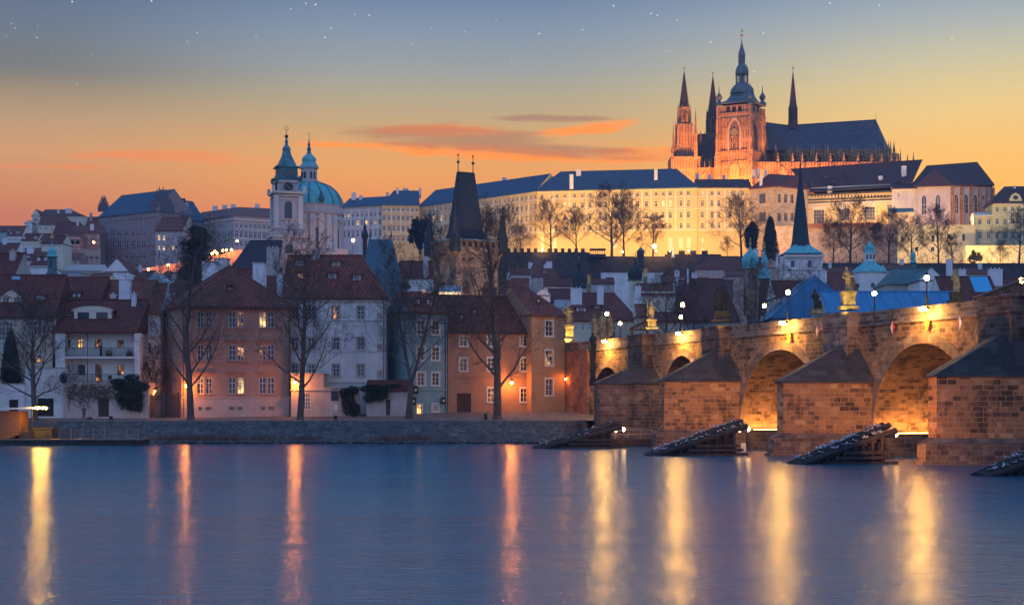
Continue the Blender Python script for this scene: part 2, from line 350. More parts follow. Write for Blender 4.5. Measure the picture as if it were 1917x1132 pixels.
def T(x, y):
    k = cf(x, [(-40, .028), (-8, .07), (60, .07)])
    if y <= 235: return ZQ+(max(y, 204)-204)*k
    mid_ = cf(y, [(235, 4.2), (330, 4.5), (450, 12), (560, 30), (641, 44), (643, 63.5), (700, 67), (760, 70), (900, 72), (1500, 60), (9000, 45)])
    rgt = cf(y, [(235, 4.2), (330, 4.5), (450, 12), (552, 28), (555, 53), (600, 54), (645, 62), (700, 68), (760, 70), (900, 72), (1500, 60), (9000, 45)])
    lft = cf(y, [(235, 4.2), (330, 4.5), (450, 13), (560, 32), (645, 50), (700, 62), (760, 66), (900, 68), (1500, 55), (9000, 45)])
    q = max(0, min(1, (-x-38)/30)); r = max(0, min(1, (x-96)/8)); return mid_*(1-q)*(1-r)+lft*q+rgt*r*(1-q)
b = MB(); ys = [204, 208, 214, 222, 235, 270, 330, 390, 450, 500, 552, 555, 600, 641, 643, 670, 700, 760, 900, 1080]
xs = [-1000, -700, -400, -300, -240, -200, -170, -140, -110, -80, -60, -40, -20, -8, 0, 10, 20, 40, 70, 96, 104, 140, 200, 260, 340, 500, 1000]
for j in range(len(ys)-1):
    for i in range(len(xs)-1):
        b.face([(xs[i+q], ys[j+r], T(xs[i+q], ys[j+r])) for q, r in ((0,0),(1,0),(1,1),(0,1))])
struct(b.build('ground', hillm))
# cobbled promenade in front of the houses, 4 mm above the ground
b = MB(); xs2 = [-130, -90, -60, -40, -24, -8, 0, 8, 12]
for i in range(len(xs2)-1):
    for y0, y1 in ((204.02, 208), (208, 214), (214, 222), (222, 230)):
        b.face([(xs2[i+q], yy, T(xs2[i+q], yy)+.012) for q, yy in ((0,y0),(1,y0),(1,y1),(0,y1))])
struct(b.build('promenade', pave))
# sloping stone river bank
b = MB(); rq = random.Random(3); N = 90; xa, xb = -135, 9.5
row = lambda i, t: (xa+(xb-xa)*i/N, 198.2+5.8*t+(rq.random()-.5)*.12*(t < .99), -.35+(ZQ+.33)*t+(0 if t > .9 else (rq.random()-.5)*.14))
pts = [[row(i, t) for i in range(N+1)] for t in (0, .25, .5, .75, 1)]
for a in range(4):
    for i in range(N): b.face([pts[a][i], pts[a][i+1], pts[a+1][i+1], pts[a+1][i]])
o = b.build('river_bank', quays); struct(o)
b = MB(); b.box(xa, 203.9, ZQ-.25, xb, 204.5, ZQ+.03); struct(b.build('quay_kerb', pave))
# rubble and dry growth at the foot of the bank
b = MB(); rq = random.Random(5)
for k in range(420):
    x = rq.uniform(-56, 6) if rq.random() < .8 else rq.uniform(-120, 6); r = rq.uniform(.12, .34)
    b.lathe([(r*.5, -r*.5), (r, 0), (r*.6, r*.55), (.02, r*.7)], (x, 198.3+rq.random()*1.0, .05+rq.random()*.2), 5, 0, rq.random()*3, 1.3)
tag(b.build('rubble', quays), 'strip of loose rubble at the foot of the sloping stone bank', 'rubble', kind='stuff')
b = MB()
for k in range(1500):
    cx_ = rq.choice([-43, -38, -35, -31, -26, -40.5, -16, -12])+rq.gauss(0, 1.3); x = cx_; y = 199+rq.random()*1.3; z = .3+rq.random()*.2
    hh = rq.uniform(.3, 1.0); dx = rq.uniform(-.3, .3)
    b.face([(x, y, z), (x+.05, y, z), (x+dx, y+.05, z+hh)])
tag(b.build('dry_growth', drybush), 'rusty brown dry grass tufts along the waterline', 'dry grass', kind='stuff')

# ---------------------------------------------------------------- stone bridge
BO = V((40.6, 127, 0)); BA = V((-.327, .945, 0)).normalized(); BN = V((-BA.y, BA.x, 0))   # BN points to the viewer's side
BRZ = math.atan2(BA.y, BA.x)
def bs(px, off=0.0):
    k = (px-CX)/F; return ((BO.x+BN.x*off)-k*(BO.y+BN.y*off))/(-BA.x+k*BA.y)
def bp_(s, off=0.0, z=0.0): return BO+BA*s+BN*off+V((0, 0, z))
BM = Matrix.Translation(BO)@Matrix.Rotation(BRZ, 4, 'Z')
BW = -10.4
bridge = thing('stone_bridge', 'long sandstone arch bridge crossing the river on the right', 'bridge', BO, BRZ)
arches = [(-19, -2.8, 2.2, 10.2), (6.3, 22.0, 2.4, 10.1), (31.0, 48.6, 2.2, 10.4), (57.6, 69.2, 2.6, 10.5), (80.8, 91.2, 4.2, 9.7)]
def prof(ar, k, grow=0.0, n_=28):
    s0, s1, zs, zc = ar; c = (s0+s1)/2; r = (s1-s0)/2+grow; t = PI*k/n_
    return c-r*math.cos(t), zs+(zc-zs+grow)*math.sin(t)
b = MB(); ZD = 12.25
def wall_quad(y, s0, z0a, s1, z0b, ztop):
    q = [(s0, y, z0a), (s1, y, z0b), (s1, y, ztop), (s0, y, ztop)]
    b.face([BM@V(p) for p in (q if y < -5 else q[::-1])])
for y in (0, BW):
    cur = -60
    for ar in arches:
        step = 3
        wall_quad(y, cur, -1, ar[0], -1, ZD)
        for k in range(28):
            a_, b_ = prof(ar, k), prof(ar, k+1); wall_quad(y, a_[0], a_[1], b_[0], b_[1], ZD)
        cur = ar[1]
    wall_quad(y, cur, -1, 176, -1, ZD)
b.face([BM@V(p) for p in ((-60, BW, ZD), (176, BW, ZD), (176, 0, ZD), (-60, 0, ZD))])
b.build('spandrel_wall', stone, bridge)
for ar in arches:
    b = MB()
    # vault with continuous courses
    acc = 0; uv = []
    prev = None
    for k in range(28):
        (s0, z0), (s1, z1) = prof(ar, k), prof(ar, k+1)
        b.face([BM@V(p) for p in ((s0, 0, z0), (s0, BW, z0), (s1, BW, z1), (s1, 0, z1))])
    for s_ in ar[:2]:
        q = [(s_, 0, -1), (s_, BW, -1), (s_, BW, ar[2]), (s_, 0, ar[2])]
        b.face([BM@V(p) for p in (q if s_ == ar[0] else q[::-1])])
    o = b.build('vault', mat('vault_sandstone', (.29,.155,.07), .9, kind='stone', c2=(.03,.02,.017), c3=(.42,.25,.13), bw=.8, bh=.36, bump=.6), bridge)
    # courses run along the vault: rewrite its uv by arc length
    ul = o.data.uv_layers[0].data; acc = 0; i = 0
    for k in range(28):
        (s0, z0), (s1, z1) = prof(ar, k), prof(ar, k+1); L = math.hypot(s1-s0, z1-z0)
        for u, v_ in ((0, acc), (-BW, acc), (-BW, acc+L), (0, acc+L)): ul[i].uv = (u, v_); i += 1
        acc += L
    b = MB(); G = .95
    for k in range(28):
        p0, p1, q0, q1 = prof(ar, k), prof(ar, k+1), prof(ar, k, G), prof(ar, k+1, G)
        g = .02*(k % 2)
        lo = [BM@V((*[p0[0]], y, p0[1])) for y in (0.0,)]
        A_ = [BM@V((p[0], y, p[1])) for p in (p0, p1, q1, q0) for y in (.0,)]
        B_ = [BM@V((p[0], .14+g, p[1])) for p in (p0, p1, q1, q0)]
        b.hull(A_, B_, 0)
    b.build('arch_ring', mat('voussoir_sandstone', (.25,.145,.08), .9, kind='stone', c2=(.12,.08,.055), c3=(.5,.36,.22), bw=2.4, bh=.6), bridge)
# string course and parapets
b = MB(); b.box(-60, -.1, 12.0, 176, .22, 12.25, 0, BM); b.build('string_course', stonep, bridge)
for y0, y1 in ((-.48, .02), (BW-.02, BW+.48)):
    b = MB(); b.box(-60, y0, 12.252, 176, y1, 13.16, 0, BM); b.box(-60, y0-.06, 13.16, 176, y1+.06, 13.36, 0, BM)
    b.build('parapet', stonep, bridge)
b = MB(); b.face([BM@V(p) for p in ((-60, BW+.5, ZD+.01), (176, BW+.5, ZD+.01), (176, -.5, ZD+.01), (-60, -.5, ZD+.01))]); b.build('road_deck', pave, bridge)
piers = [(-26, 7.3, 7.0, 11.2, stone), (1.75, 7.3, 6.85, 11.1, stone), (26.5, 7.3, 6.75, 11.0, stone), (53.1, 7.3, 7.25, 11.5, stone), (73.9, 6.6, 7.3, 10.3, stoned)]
for i, (c, p, ze, za, m_) in enumerate(piers):
    hw = 4.55
    def ring(g, z, c=c, p=p): return [BM@V(q) for q in ((c-hw-g, -.2, z), (c+hw+g, -.2, z), (c+.6, p+g*1.3, z), (c-.6, p+g*1.3, z))]
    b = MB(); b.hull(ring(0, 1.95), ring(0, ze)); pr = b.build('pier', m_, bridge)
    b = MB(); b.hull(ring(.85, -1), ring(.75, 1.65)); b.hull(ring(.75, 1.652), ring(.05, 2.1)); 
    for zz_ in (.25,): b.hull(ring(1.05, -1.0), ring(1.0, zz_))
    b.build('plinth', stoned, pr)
    # stone-slab roof of the cutwater with an eave drip
    b = MB(); e = ring(.22, ze); e2 = ring(.22, ze+.16)
    b.hull(e, e2)
    ap = BM@V((c-1.2, .3, za-.1)); ap2 = BM@V((c+.9, -.15, za-.2)); 
    r4 = [V((q.x, q.y, ze+.163)) for q in e2]
    b.face([r4[3], r4[0], ap]); b.face([r4[1], r4[2], ap2]); b.face([r4[2], r4[3], ap, ap2]); b.face([r4[0], r4[1], ap2, ap])
    b.build('cutwater_roof', slab, pr)
    # pilaster carrying the statue
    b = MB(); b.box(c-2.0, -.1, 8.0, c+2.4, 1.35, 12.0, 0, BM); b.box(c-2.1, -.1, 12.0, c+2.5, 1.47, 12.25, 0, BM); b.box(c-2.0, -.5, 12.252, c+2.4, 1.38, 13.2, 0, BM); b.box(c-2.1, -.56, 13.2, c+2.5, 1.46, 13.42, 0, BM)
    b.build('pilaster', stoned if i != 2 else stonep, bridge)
for ar in arches[1:4]:      # footing ledges inside the openings
    for s0, s1 in ((ar[1]-1.3, ar[1]+.2),):
        b = MB(); b.box(s0, BW, -1, s1, -.6, 1.95, 0, BM); b.build('footing_ledge', stoned, bridge)
# retaining wall at the bank end, up to the houses
rb = thing('bank_abutment_wall', 'tall brick-red stone abutment wall between the apricot house and the first arch', 'wall', bp_(93, 0, 0), BRZ)
b = MB(); b.box(92.4, -.3, 2, 103, .35, 12.1, 0, BM); b.box(101.2, .35, 2, 104.5, 1.9, 10.9, 0, BM); b.box(101, .3, 10.9, 104.7, 2.1, 11.2, 0, BM)
b.build('masonry', mat('red_brown_masonry', (.34,.14,.075), .9, kind='stone', c2=(.12,.06,.04), c3=(.4,.2,.12), bw=.9, bh=.4, bump=.5), rb)
b = MB(); b.box(92.3, -.36, 12.1, 103.1, .45, 12.3, 0, BM); b.build('coping', stonep, rb)

# ---------------------------------------------------------------- things on the bridge
GOBO = []
def light(kind, loc, e, colr, size=.25, rot=None, spot=None, sy=None, blend=.6):
    ld = bpy.data.lights.new('lamp_light', kind); ld.energy = e; ld.color = colr
    if kind == 'AREA':
        ld.size = size
        if sy: ld.shape = 'RECTANGLE'; ld.size_y = sy
    else: ld.shadow_soft_size = size
    if kind == 'SPOT': ld.spot_size = R(spot or 90); ld.spot_blend = blend
    o = bpy.data.objects.new('lamp_light', ld); C.objects.link(o); o.location = loc
    if rot is not None: o.rotation_euler = V(rot).to_track_quat('-Z', 'Y').to_euler()
    return o
AMB = (1., .55, .18); SOD = (1., .31, .045); YEL = (1., .54, .11); CAST = (1., .52, .09)
def lantern_post(label, base, zh, grp):
    t = thing('street_lamp', label, 'street lamp', base, 0, grp); h = zh-base[2]
    b = MB(); b.lathe([(.22, 0), (.22, .12), (.13, .22), (.10, .7), (.13, .75), (.07, .85), (.055, h-.55), (.09, h-.5), (.05, h-.42)], (0,0,0), 8); b.tube((-.35, 0, h-.75), (.35, 0, h-.75), .02, n=5)
    b.build('post', iron, t, world=False)
    b = MB(); b.lathe([(.10, h-.42), (.22, h+.12), (.24, h+.14), (.05, h+.42), (.02, h+.6)], (0,0,0), 6); 
    c = MB(); c.ball((0, 0, h-.02), .23, 8)
    gl = c.build('lamp_glass', lampg, t, world=False)
    d = MB(); d.lathe([(.28, h+.22), (.24, h+.30), (.06, h+.46), (.02, h+.62)], (0,0,0), 6); d.lathe([(.11, h-.42), (.12, h-.3)], (0,0,0), 6)
    for k in range(4):
        a_ = PI/4+k*PI/2; d.tube((.12*math.cos(a_), .12*math.sin(a_), h-.35), (.27*math.cos(a_), .27*math.sin(a_), h+.22), .015, n=4)
    d.build('lantern_frame', iron, t, world=False)
    return t
near_l = [(1735, 520, 'bridge lamp before the blue roof, over the right-hand parapet flood'), (1475, 547, 'bridge lamp on a tall black post left of the blue gable, over a parapet flood'), (1278, 570, 'upper of two bridge lamps stacked above the parapet flood near the left timber canopy'), (1136, 587, 'bridge lamp glowing in front of the triple statue group at the bank end')]
far_l = [(1912, 525, 'bridge lamp at the far right edge by the timber canopy'), (1637, 549, 'shorter-looking lamp between the two bright statues, before the blue roof'), (1431, 572, 'lamp on the far parapet just right of the dark statue group'), (1275, 593, 'lower of two bridge lamps stacked above the parapet flood near the left timber canopy'), (1161, 605, 'small lamp between the triple statue group and the left timber canopy')]
for k, (px, py, lb) in enumerate(near_l+far_l):
    off = -.25 if k < 4 else BW+.25
    s = bs(px, off); p = bp_(s, off, 13.36); lantern_post(lb, p, zz(py, p.y), 'lamps along the bridge')
fl = [(1733, 'bright parapet floodlight below the right-hand tall bridge lamp'), (1470, 'bright parapet floodlight left of the blue gable'), (1275, 'bright parapet floodlight below the two stacked lamps'), (1135, 'bright parapet floodlight nearest the bank end of the bridge')]
for px, lb in fl:
    s = bs(px, .5); p = bp_(s, .62, 13.05)
    t = thing('floodlight', lb, 'floodlight', p, BRZ, 'floodlights on the bridge parapet')
    b = MB(); b.box(-.45, -.62, -.05, -.38, .05, .0); b.box(.38, -.62, -.05, .45, .05, 0); b.box(-.5, -.12, -.06, .5, .2, .16); b.build('housing', iron, t, world=False)
    b = MB(); b.box(-.46, .2, -.12, .46, .30, .12); b.box(-.42, -.08, -.16, .42, .18, -.062); b.build('lens', floodg, t, world=False)
    light('POINT', bp_(s, 1.3, 12.4), 650, YEL, .3)
    light('SPOT', bp_(s, 2.2, 13.1), 1500, (1., .55, .2), .25, BN*-1.3+V((0, 0, -1)), 150)
def diamond(px, py, ma, mb_, lb):
    s = bs(px, .5); p = bp_(s, .30, 0); z = zz(py, p.y)
    t = thing('diamond_sign', lb, 'navigation sign', (p.x, p.y, z), BRZ, 'diamond signs hung over the arches')
    h = .64; w_ = .34
    b = MB(); b.hull([V(q) for q in ((w_, 0, 0), (0, 0, h), (-w_, 0, 0), (0, 0, -h))], [V(q) for q in ((w_, .06, 0), (0, .06, h), (-w_, .06, 0), (0, .06, -h))]); b.build('board', ma, t, world=False)
    if mb_:
        b = MB(); b.hull([V(q) for q in ((0, .062, -h*.93), (w_*.93, .062, 0), (0, .062, h*.93))], [V(q) for q in ((0, .07, -h*.93), (w_*.93, .07, 0), (0, .07, h*.93))]); b.build('white_half', mb_, t, world=False)
    b = MB(); b.tube((0, .03, h), (0, .1, 13.3-z), .025, n=5); b.tube((0, .1, 13.3-z), (0, -.4, 13.42-z), .025, n=5); b.build('hanger', iron, t, world=False)
    light('POINT', bp_(s-.5, .75, z+.2), 12, AMB, .12)
diamond(1474, 628, yel, None, 'yellow diamond sign under the lamp left of the bright statue')
diamond(1528, 620, red, wht, 'narrow red diamond sign just left of the dark statue pilaster')
diamond(1668, 613, red, wht, 'half white half red diamond sign left of the yellow one')
diamond(1732, 605, yel, None, 'yellow diamond sign over the crown of the nearest arch')
diamond(1793, 605, wht, red, 'red diamond with pale edge right of the nearest arch crown')
# lit strips on the ledges and lamps by the ice breakers
for ar, lb in ((arches[1], 'glowing strip light on the ledge under the nearest arch'), (arches[2], 'glowing strip light on the ledge under the middle arch')):
    s = ar[1]-.7; t = thing('strip_light', lb, 'strip light', bp_(s, -4, 1.95), BRZ, 'strip lights under the arches')
    b = MB(); b.box(-.12, -5.8, 0, .12, 3.0, .12); b.build('housing', iron, t, world=False)
    b = MB(); b.box(-.09, -5.6, .122, .09, 2.8, .20); b.build('tube', mat('strip_glass', (1,.8,.5), .4, emit=(1., .52, .14), es=9), t, world=False)
    light('AREA', bp_(s-.2, -4.2, 2.35), 330, (1., .46, .12), 8, (BA*.55+V((0,0,.8))), sy=.3).rotation_euler = (Matrix.Rotation(BRZ, 4, 'Z')@Matrix.Rotation(R(-148), 4, 'Y')@Matrix.Rotation(R(90), 4, 'Z')).to_euler()
# statues
def ringloft(mb, rings, n_=10, m=0):
    i0 = len(mb.v)
    for (x, y, z, rx, ry) in rings:
        for a in range(n_):
            t = 2*PI*a/n_; k = 1+.10*math.sin(5*t+z*3)
            mb.v.append((x+rx*k*math.cos(t), y+ry*k*math.sin(t), z))
    for j in range(len(rings)-1):
        for a in range(n_):
            b_ = (a+1) % n_; mb.f.append((i0+j*n_+a, i0+j*n_+b_, i0+(j+1)*n_+b_, i0+(j+1)*n_+a)); mb.m.append(m)
    mb.f.append(tuple(i0+a for a in reversed(range(n_)))); mb.m.append(m)
    k = i0+(len(rings)-1)*n_; mb.f.append(tuple(k+a for a in range(n_))); mb.m.append(m)
def robed(mb, x, y, z, h, lean=0.0, arm='up', mitre=False, rs=1):
    q = h/2.6
    R_ = [(0,0,0,.42,.36),(0.02,0,.3,.36,.32),(.04,0,.8,.33,.30),(.08,0,1.2,.36,.3),(.05,0,1.5,.33,.26),(.0,0,1.85,.36,.26),(-.02,0,2.02,.30,.22),(-.03,0,2.12,.12,.12),(-.03,0,2.2,.11,.12),(-.03,0,2.32,.155,.17),(-.03,0,2.45,.15,.16),(-.03,0,2.56,.09,.09),(-.03,0,2.6,.03,.03)]
    if mitre: R_ = R_[:-2]+[(-.03,0,2.55,.13,.12),(-.03,0,2.75,.1,.08),(-.03,0,2.95,.02,.02)]
    ringloft(mb, [(x+(a+lean*c)*q, y+b_*q, z+c*q, rx*q, ry*q) for a, b_, c, rx, ry in R_])
    L = lambda a, b_, c: V((x+(a+lean*c)*q, y+b_*q, z+c*q))
    if arm == 'up':
        mb.tube(L(.3*rs, 0, 1.9), L(.62*rs, -.1, 1.75), .12*q, .1*q); mb.tube(L(.62*rs, -.1, 1.75), L(.66*rs, -.15, 2.25), .1*q, .07*q); mb.tube(L(.66*rs, -.15, .4), L(.66*rs, -.15, 3.0), .03*q, n=5)
    elif arm == 'cross':
        mb.tube(L(.3, 0, 1.9), L(.55, -.2, 1.5), .12*q, .09*q); mb.tube(L(.55, -.2, 1.5), L(.1, -.35, 1.55), .1*q, .07*q)
    mb.tube(L(-.3*rs, 0, 1.9), L(-.48*rs, -.12, 1.45), .12*q, .1*q); mb.tube(L(-.48*rs, -.12, 1.45), L(-.15*rs, -.32, 1.3), .1*q, .07*q)
    # drapery swinging out
    ringloft(mb, [(x+(.25*rs+lean*c)*q+(.08*math.sin(c*3))*q, y+.05, z+c*q, .2*q*w_, .2*q*w_) for c, w_ in ((.3,.5),(.6,1),(1.,1.1),(1.4,.9),(1.7,.4))], 7)
def statue(px, off, pyb, pyt, lb, m_, figs, ped=.3, pw=1.3, pm=None, D=None):
    s = bs(px, off); p = bp_(s, off) if D is None else V((gx(px, D), D, 0)); zb, zt = zz(pyb, p.y), zz(pyt, p.y); H = zt-zb
    t = thing('statue', lb, 'statue', (p.x, p.y, zb), 0, 'statues along the bridge'); hp = H*ped
    b = MB(); b.cbox((0,0,0), pw*1.15, pw*1.1, hp*.18); b.lathe([(pw*.62, hp*.18), (pw*.54, hp*.3), (pw*.54, hp*.82), (pw*.66, hp*.88), (pw*.66, hp)], (0,0,0), 4, 0, PI/4)
    b.build('pedestal', pm or statm, t, world=False)
    b = MB()
    for (dx, dy, hh, ln, arm, mi, rs) in figs: robed(b, dx, dy, hp, (H-hp)*hh, ln, arm, mi, rs)
    b.build('figure', m_, t, world=False)
    return t
st = statue
st(1588, .6, 580, 498, 'tall floodlit bearded statue with a raised arm on a high pedestal beside the blue roof', statm, [(0,0,1.0,-.06,'cross',False,1), (.35,.1,.55,.05,'x',False,-1)], .42, 1.5)
st(1352, .6, 602, 532, 'large sooty statue group with floodlit right edge on the pier pilaster', statd, [(-.55,0,.93,.06,'cross',False,-1), (.1,.2,1.0,0,'cross',False,1), (.6,-.1,.7,-.05,'x',False,1)], .28, 2.0, statd)
st(1220, .5, 616, 562, 'floodlit bishop statue with a crozier by the left timber canopy', statm, [(0,0,.9,0,'up',True,-1)], .34, 1.3)
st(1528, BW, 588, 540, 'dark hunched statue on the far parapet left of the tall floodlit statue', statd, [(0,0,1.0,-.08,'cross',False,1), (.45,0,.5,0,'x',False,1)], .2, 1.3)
st(1790, BW, 566, 503, 'slim greenish statue on a dark pedestal before the right-hand red roof', statm, [(0,0,1.0,-.03,'x',False,1)], .30, 1.3, statd)
st(1066, .9, 640, 565, 'yellow floodlit statue of a leaning figure next to the apricot house', statm, [(0,0,1.0,-.12,'cross',False,1)], .42, 1.4)
st(1128, -10, 640, 583, 'three robed statues together behind the lamp at the bank end of the bridge', statm, [(-1.2,0,.9,0,'cross',False,1), (0,0,1.0,0,'cross',False,-1), (1.1,0,.9,0,'x',False,1)], .2, 2.6)
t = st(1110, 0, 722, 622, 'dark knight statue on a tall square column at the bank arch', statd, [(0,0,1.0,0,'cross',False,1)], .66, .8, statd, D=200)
# timber canopies on the bridge
def canopy(px0, px1, py0, py1, off, lb):
    s = bs((px0+px1)/2, off); p = bp_(s, off); D = p.y; x0, x1 = gx(px0, D), gx(px1, D); z0, z1 = zz(py0, D), zz(py1, D)
    t = thing('timber_canopy', lb, 'canopy', (x1, D, z0))
    b = MB(); r = .07; A_, B_, E_ = V((x0, D, z0)), V((x1, D, z0)), V((x1, D, z1)); 
    for dy in (0, 2.4):
        b = MB() if dy else b; o = V((0, dy, 0)); b.tube(A_+o, B_+o, r, n=4); b.tube(A_+o, E_+o, r, n=4); b.tube(B_+o, E_+o, r, n=4)
        for f in (.35, .6, .85):
            q = A_.lerp(B_, f); b.tube(q+o, A_.lerp(E_, min(1, f+.12))+o, r*.7, n=4); b.tube(q+o, A_.lerp(E_, f-.1)+o, r*.7, n=4)
        b.build('truss', wood, t)
    b = MB(); d = V((0, 0, .09)); o0, o1 = V((0, -.3, 0)), V((0, 2.7, 0)); b.hull([A_+o0+d, E_+o0+d, E_+o1+d, A_+o1+d], [q+V((0, 0, .14)) for q in (A_+o0+d, E_+o0+d, E_+o1+d, A_+o1+d)]); b.build('roof_board', mat('weathered_boards', (.09,.06,.04), .9, kind='wood'), t)
    for q in (A_+V((.3, 0, 0)), B_-V((.1, 0, 0))):
        for dy in (0, 2.4): b = MB(); b.tube((q.x, q.y+dy, 12.3), (q.x, q.y+dy, z0), .08, n=5); b.build('post', wood, t)
canopy(1180, 1214, 616, 600, -1.5, 'small open timber canopy left of the bishop statue')
canopy(1838, 1925, 557, 524, -2.5, 'timber roof truss canopy at the right edge of the bridge')
# ice breakers with gulls
gull = thing('gull', 'x', 'gull', (0, 0, -50))
b = MB(); ringloft(b, [(0, -.17, .05, .01, .01), (0, -.12, .08, .05, .05), (0, 0, .10, .085, .075), (0, .1, .12, .06, .06), (0, .15, .17, .03, .03), (0, .17, .2, .035, .035), (0, .2, .22, .01, .01)], 6); b.build('body', gullm, gull, world=False)
b = MB(); b.box(-.085, -.22, .09, .085, .06, .13); b.build('wings', gulld, gull, world=False)
GN = [0]
def icebreaker(pxt, Dt, L, zt, lb, glb, ng, seed, flood=True, gl2=None):
    rq = random.Random(seed); tip = V((gx(pxt, Dt), Dt, 0)); d = V((.965, .26, 0)).normalized(); w_ = V((-d.y, d.x, 0))
    t = thing('ice_breaker', lb, 'ice breaker', tip, math.atan2(d.y, d.x), 'timber ice breakers upstream of the bridge')
    end = tip+d*L; logs = []
    for k, off in enumerate((-1.6, -.55, .55, 1.6)):
        b = MB(); dz = .0 if k in (1, 2) else -.42
        a_ = tip+w_*off*.45+V((0, 0, .0+dz*.3)); e_ = end+w_*off+V((0, 0, zt+dz)); b.tube(a_, e_, .24, .27, 8); b.build('inclined_log', woodd, t); logs.append((a_, e_))
    b = MB()
    for f in [.15+.1*i for i in range(9)]:
        for (s0, s1, o0, o1) in ((0, 0, -1.6, 1.6),):
            q = tip+d*L*f*.9; zt_ = zt*f*.9; b.tube(q+w_*(-1.6*f-.5)+V((0,0,zt_-.55)), q+w_*(1.6*f+.5)+V((0,0,zt_-.55)), .12, n=6)
            for o in (-1.6*f-.1, 1.6*f+.1): b.tube(q+w_*o+V((0,0,-1)), q+w_*o+V((0,0,max(.1, zt_-.5))), .16, n=6)
    b.build('crib', woodd, t)
    b = MB()
    for o in (-1.9, 1.9):
        for z in (.08, .5, .9): b.box(L*(.25+.2*z), o-.14, z-.12, L*(1.0-.12*z), o+.14, z+.12, 0, Matrix.Translation(tip)@Matrix.Rotation(math.atan2(d.y, d.x), 4, 'Z'))
    b.build('waling', woodd, t)
    part_ = MB(); q0 = tip+d*L*.12; q1 = tip+d*L*.86; h_ = zt*.86-.5
    part_.hull([q0-w_*.2+V((0,0,-.5)), q1-w_*1.35+V((0,0,-.5)), q1+w_*1.35+V((0,0,-.5)), q0+w_*.2+V((0,0,-.5))], [q0-w_*.2+V((0,0,.05)), q1-w_*1.35+V((0,0,h_)), q1+w_*1.35+V((0,0,h_)), q0+w_*.2+V((0,0,.05))])
    part_.build('plank_core', mat('wet_planks', (.022,.02,.02), .85, kind='wood', sc=1.5), t)
    for k in range(ng):
        a_, e_ = logs[rq.choice((0, 0, 1, 1, 2, 3))]; f = rq.uniform(.04, .98); q = a_.lerp(e_, f)+V((0, 0, .25))
        g = gull if GN[0] == 0 else dup(gull, q); g.location = q; g.rotation_euler = (0, 0, rq.uniform(0, 6.28)); g.scale = (1.15,)*3; g.location = q+w_*rq.uniform(-.25, .25); GN[0] += 1
        g['label'] = glb; g['group'] = glb.replace('small white gull', 'gulls')
    if flood:
        p = end+V((.35, -.2, zt-.75)); ft = thing('floodlight', gl2, 'floodlight', p, 0, 'floodlights on the ice breakers')
        b = MB(); b.lathe([(.10, -.5), (.26, -.3), (.30, .25), (.24, .27)], (0,0,0), 10, 0, 0, 1, 1, Matrix.Rotation(R(80), 4, 'Y')); b.build('housing', galv, ft, world=False)
        b = MB(); b.ball((.3, 0, .04), .24, 8); b.tube((-.6, 0, -.1), (.3, 0, .0), .14, .22, 8); b.build('lens', mat('ice_flood_glass', (1,.8,.5), .4, emit=(1., .58, .18), es=30), ft, world=False)
    return end
e1 = icebreaker(1000, 176, 9.6, 2.75, 'nearly bare timber ice breaker near the bank steps', 'small white gull on the timber ice breaker near the bank steps', 12, 1, True, 'starry orange floodlight at the end of the ice breaker near the bank')
e2 = icebreaker(1212, 150, 9.4, 3.15, 'gull-covered timber ice breaker before the middle of the three lit piers', 'small white gull on the ice breaker before the leftmost lit pier', 62, 2, True, 'tilted orange floodlight at the end of the ice breaker left of the middle arch')
e3 = icebreaker(1483, 127.5, 8.3, 3.05, 'gull-covered timber ice breaker in front of the nearest arch', 'small white gull on the ice breaker in front of the nearest arch', 62, 3, True, 'bright orange floodlight at the end of the ice breaker before the nearest arch')
e4 = icebreaker(1830, 105.5, 8.5, 3.0, 'timber ice breaker cut off by the right edge of the picture', 'small white gull on the ice breaker cut off by the right edge', 26, 4, False)
# floodlights that wash the piers: spots near the ice breaker ends, two added off the nearest pier
def aim(loc, to, e, colr, ang=70, size=.2): light('SPOT', loc, e, colr, size, V(to)-V(loc), ang, blend=.8)
def pt(s, off, z): return bp_(s, off, z)
aim(e1+V((1.0, 0, 2.4)), pt(76, 3, 5), 1200, SOD, 90)
aim(e2+V((-3, -.5, 3.4)), pt(54.5, 5.0, 3.8), 9500, (1., .38, .075), 62)
aim(e3+V((-3.5, -.5, 3.2)), pt(27.5, 5.0, 3.6), 7500, (1., .36, .07), 70)
aim(pt(1.7, 15, 1.2), pt(.5, 4.3, 4.6), 4500, (1., .36, .07), 110); aim(pt(5.5, 10.2, .9), pt(2.2, 5.2, 3.8), 3200, (1., .42, .08), 100)
aim(e3+V((.6, 0, 2.4)), pt(20, -2, 4), 2600, (1., .47, .13), 80)
aim(e2+V((.6, 0, 2.2)), pt(46, -2, 4), 2800, (1., .47, .13), 80)
# small things on the water
t = thing('mooring_pontoon', 'dark low pontoon boat moored between the bank ice breaker and the dark pier', 'pontoon', V((gx(1175, 188), 186, 0)))
b = MB(); b.hull([V((x, y, -.2)) for x, y in ((-2.6,-1),(2.4,-1),(2.4,1),(-2.6,1))], [V((x, y, .8)) for x, y in ((-3,-1.1),(2.9,-1.1),(2.9,1.1),(-3,1.1))]); b.build('hull', woodd, t, world=False)
b = MB()
for x in (-2.9, -1.5, 0, 1.4, 2.8): b.tube((x, 1, .8), (x, 1, 1.9), .03, n=4)
for z in (1.35, 1.9): b.tube((-2.9, 1, z), (2.8, 1, z), .03, n=4)
b.build('railing', galv, t, world=False)
t = thing('buoy_marker', 'small square white marker floating left of the middle-arch ledge', 'marker', V((gx(1392, 153), 153, 0)))
b = MB(); b.lathe([(.3, -.2), (.34, .1), (.1, .22)], (0,0,0), 8); b.build('float', woodd, t, world=False)
b = MB(); b.box(-.22, -.04, .22, .22, .04, 1.1); b.build('board', wht, t, world=False)
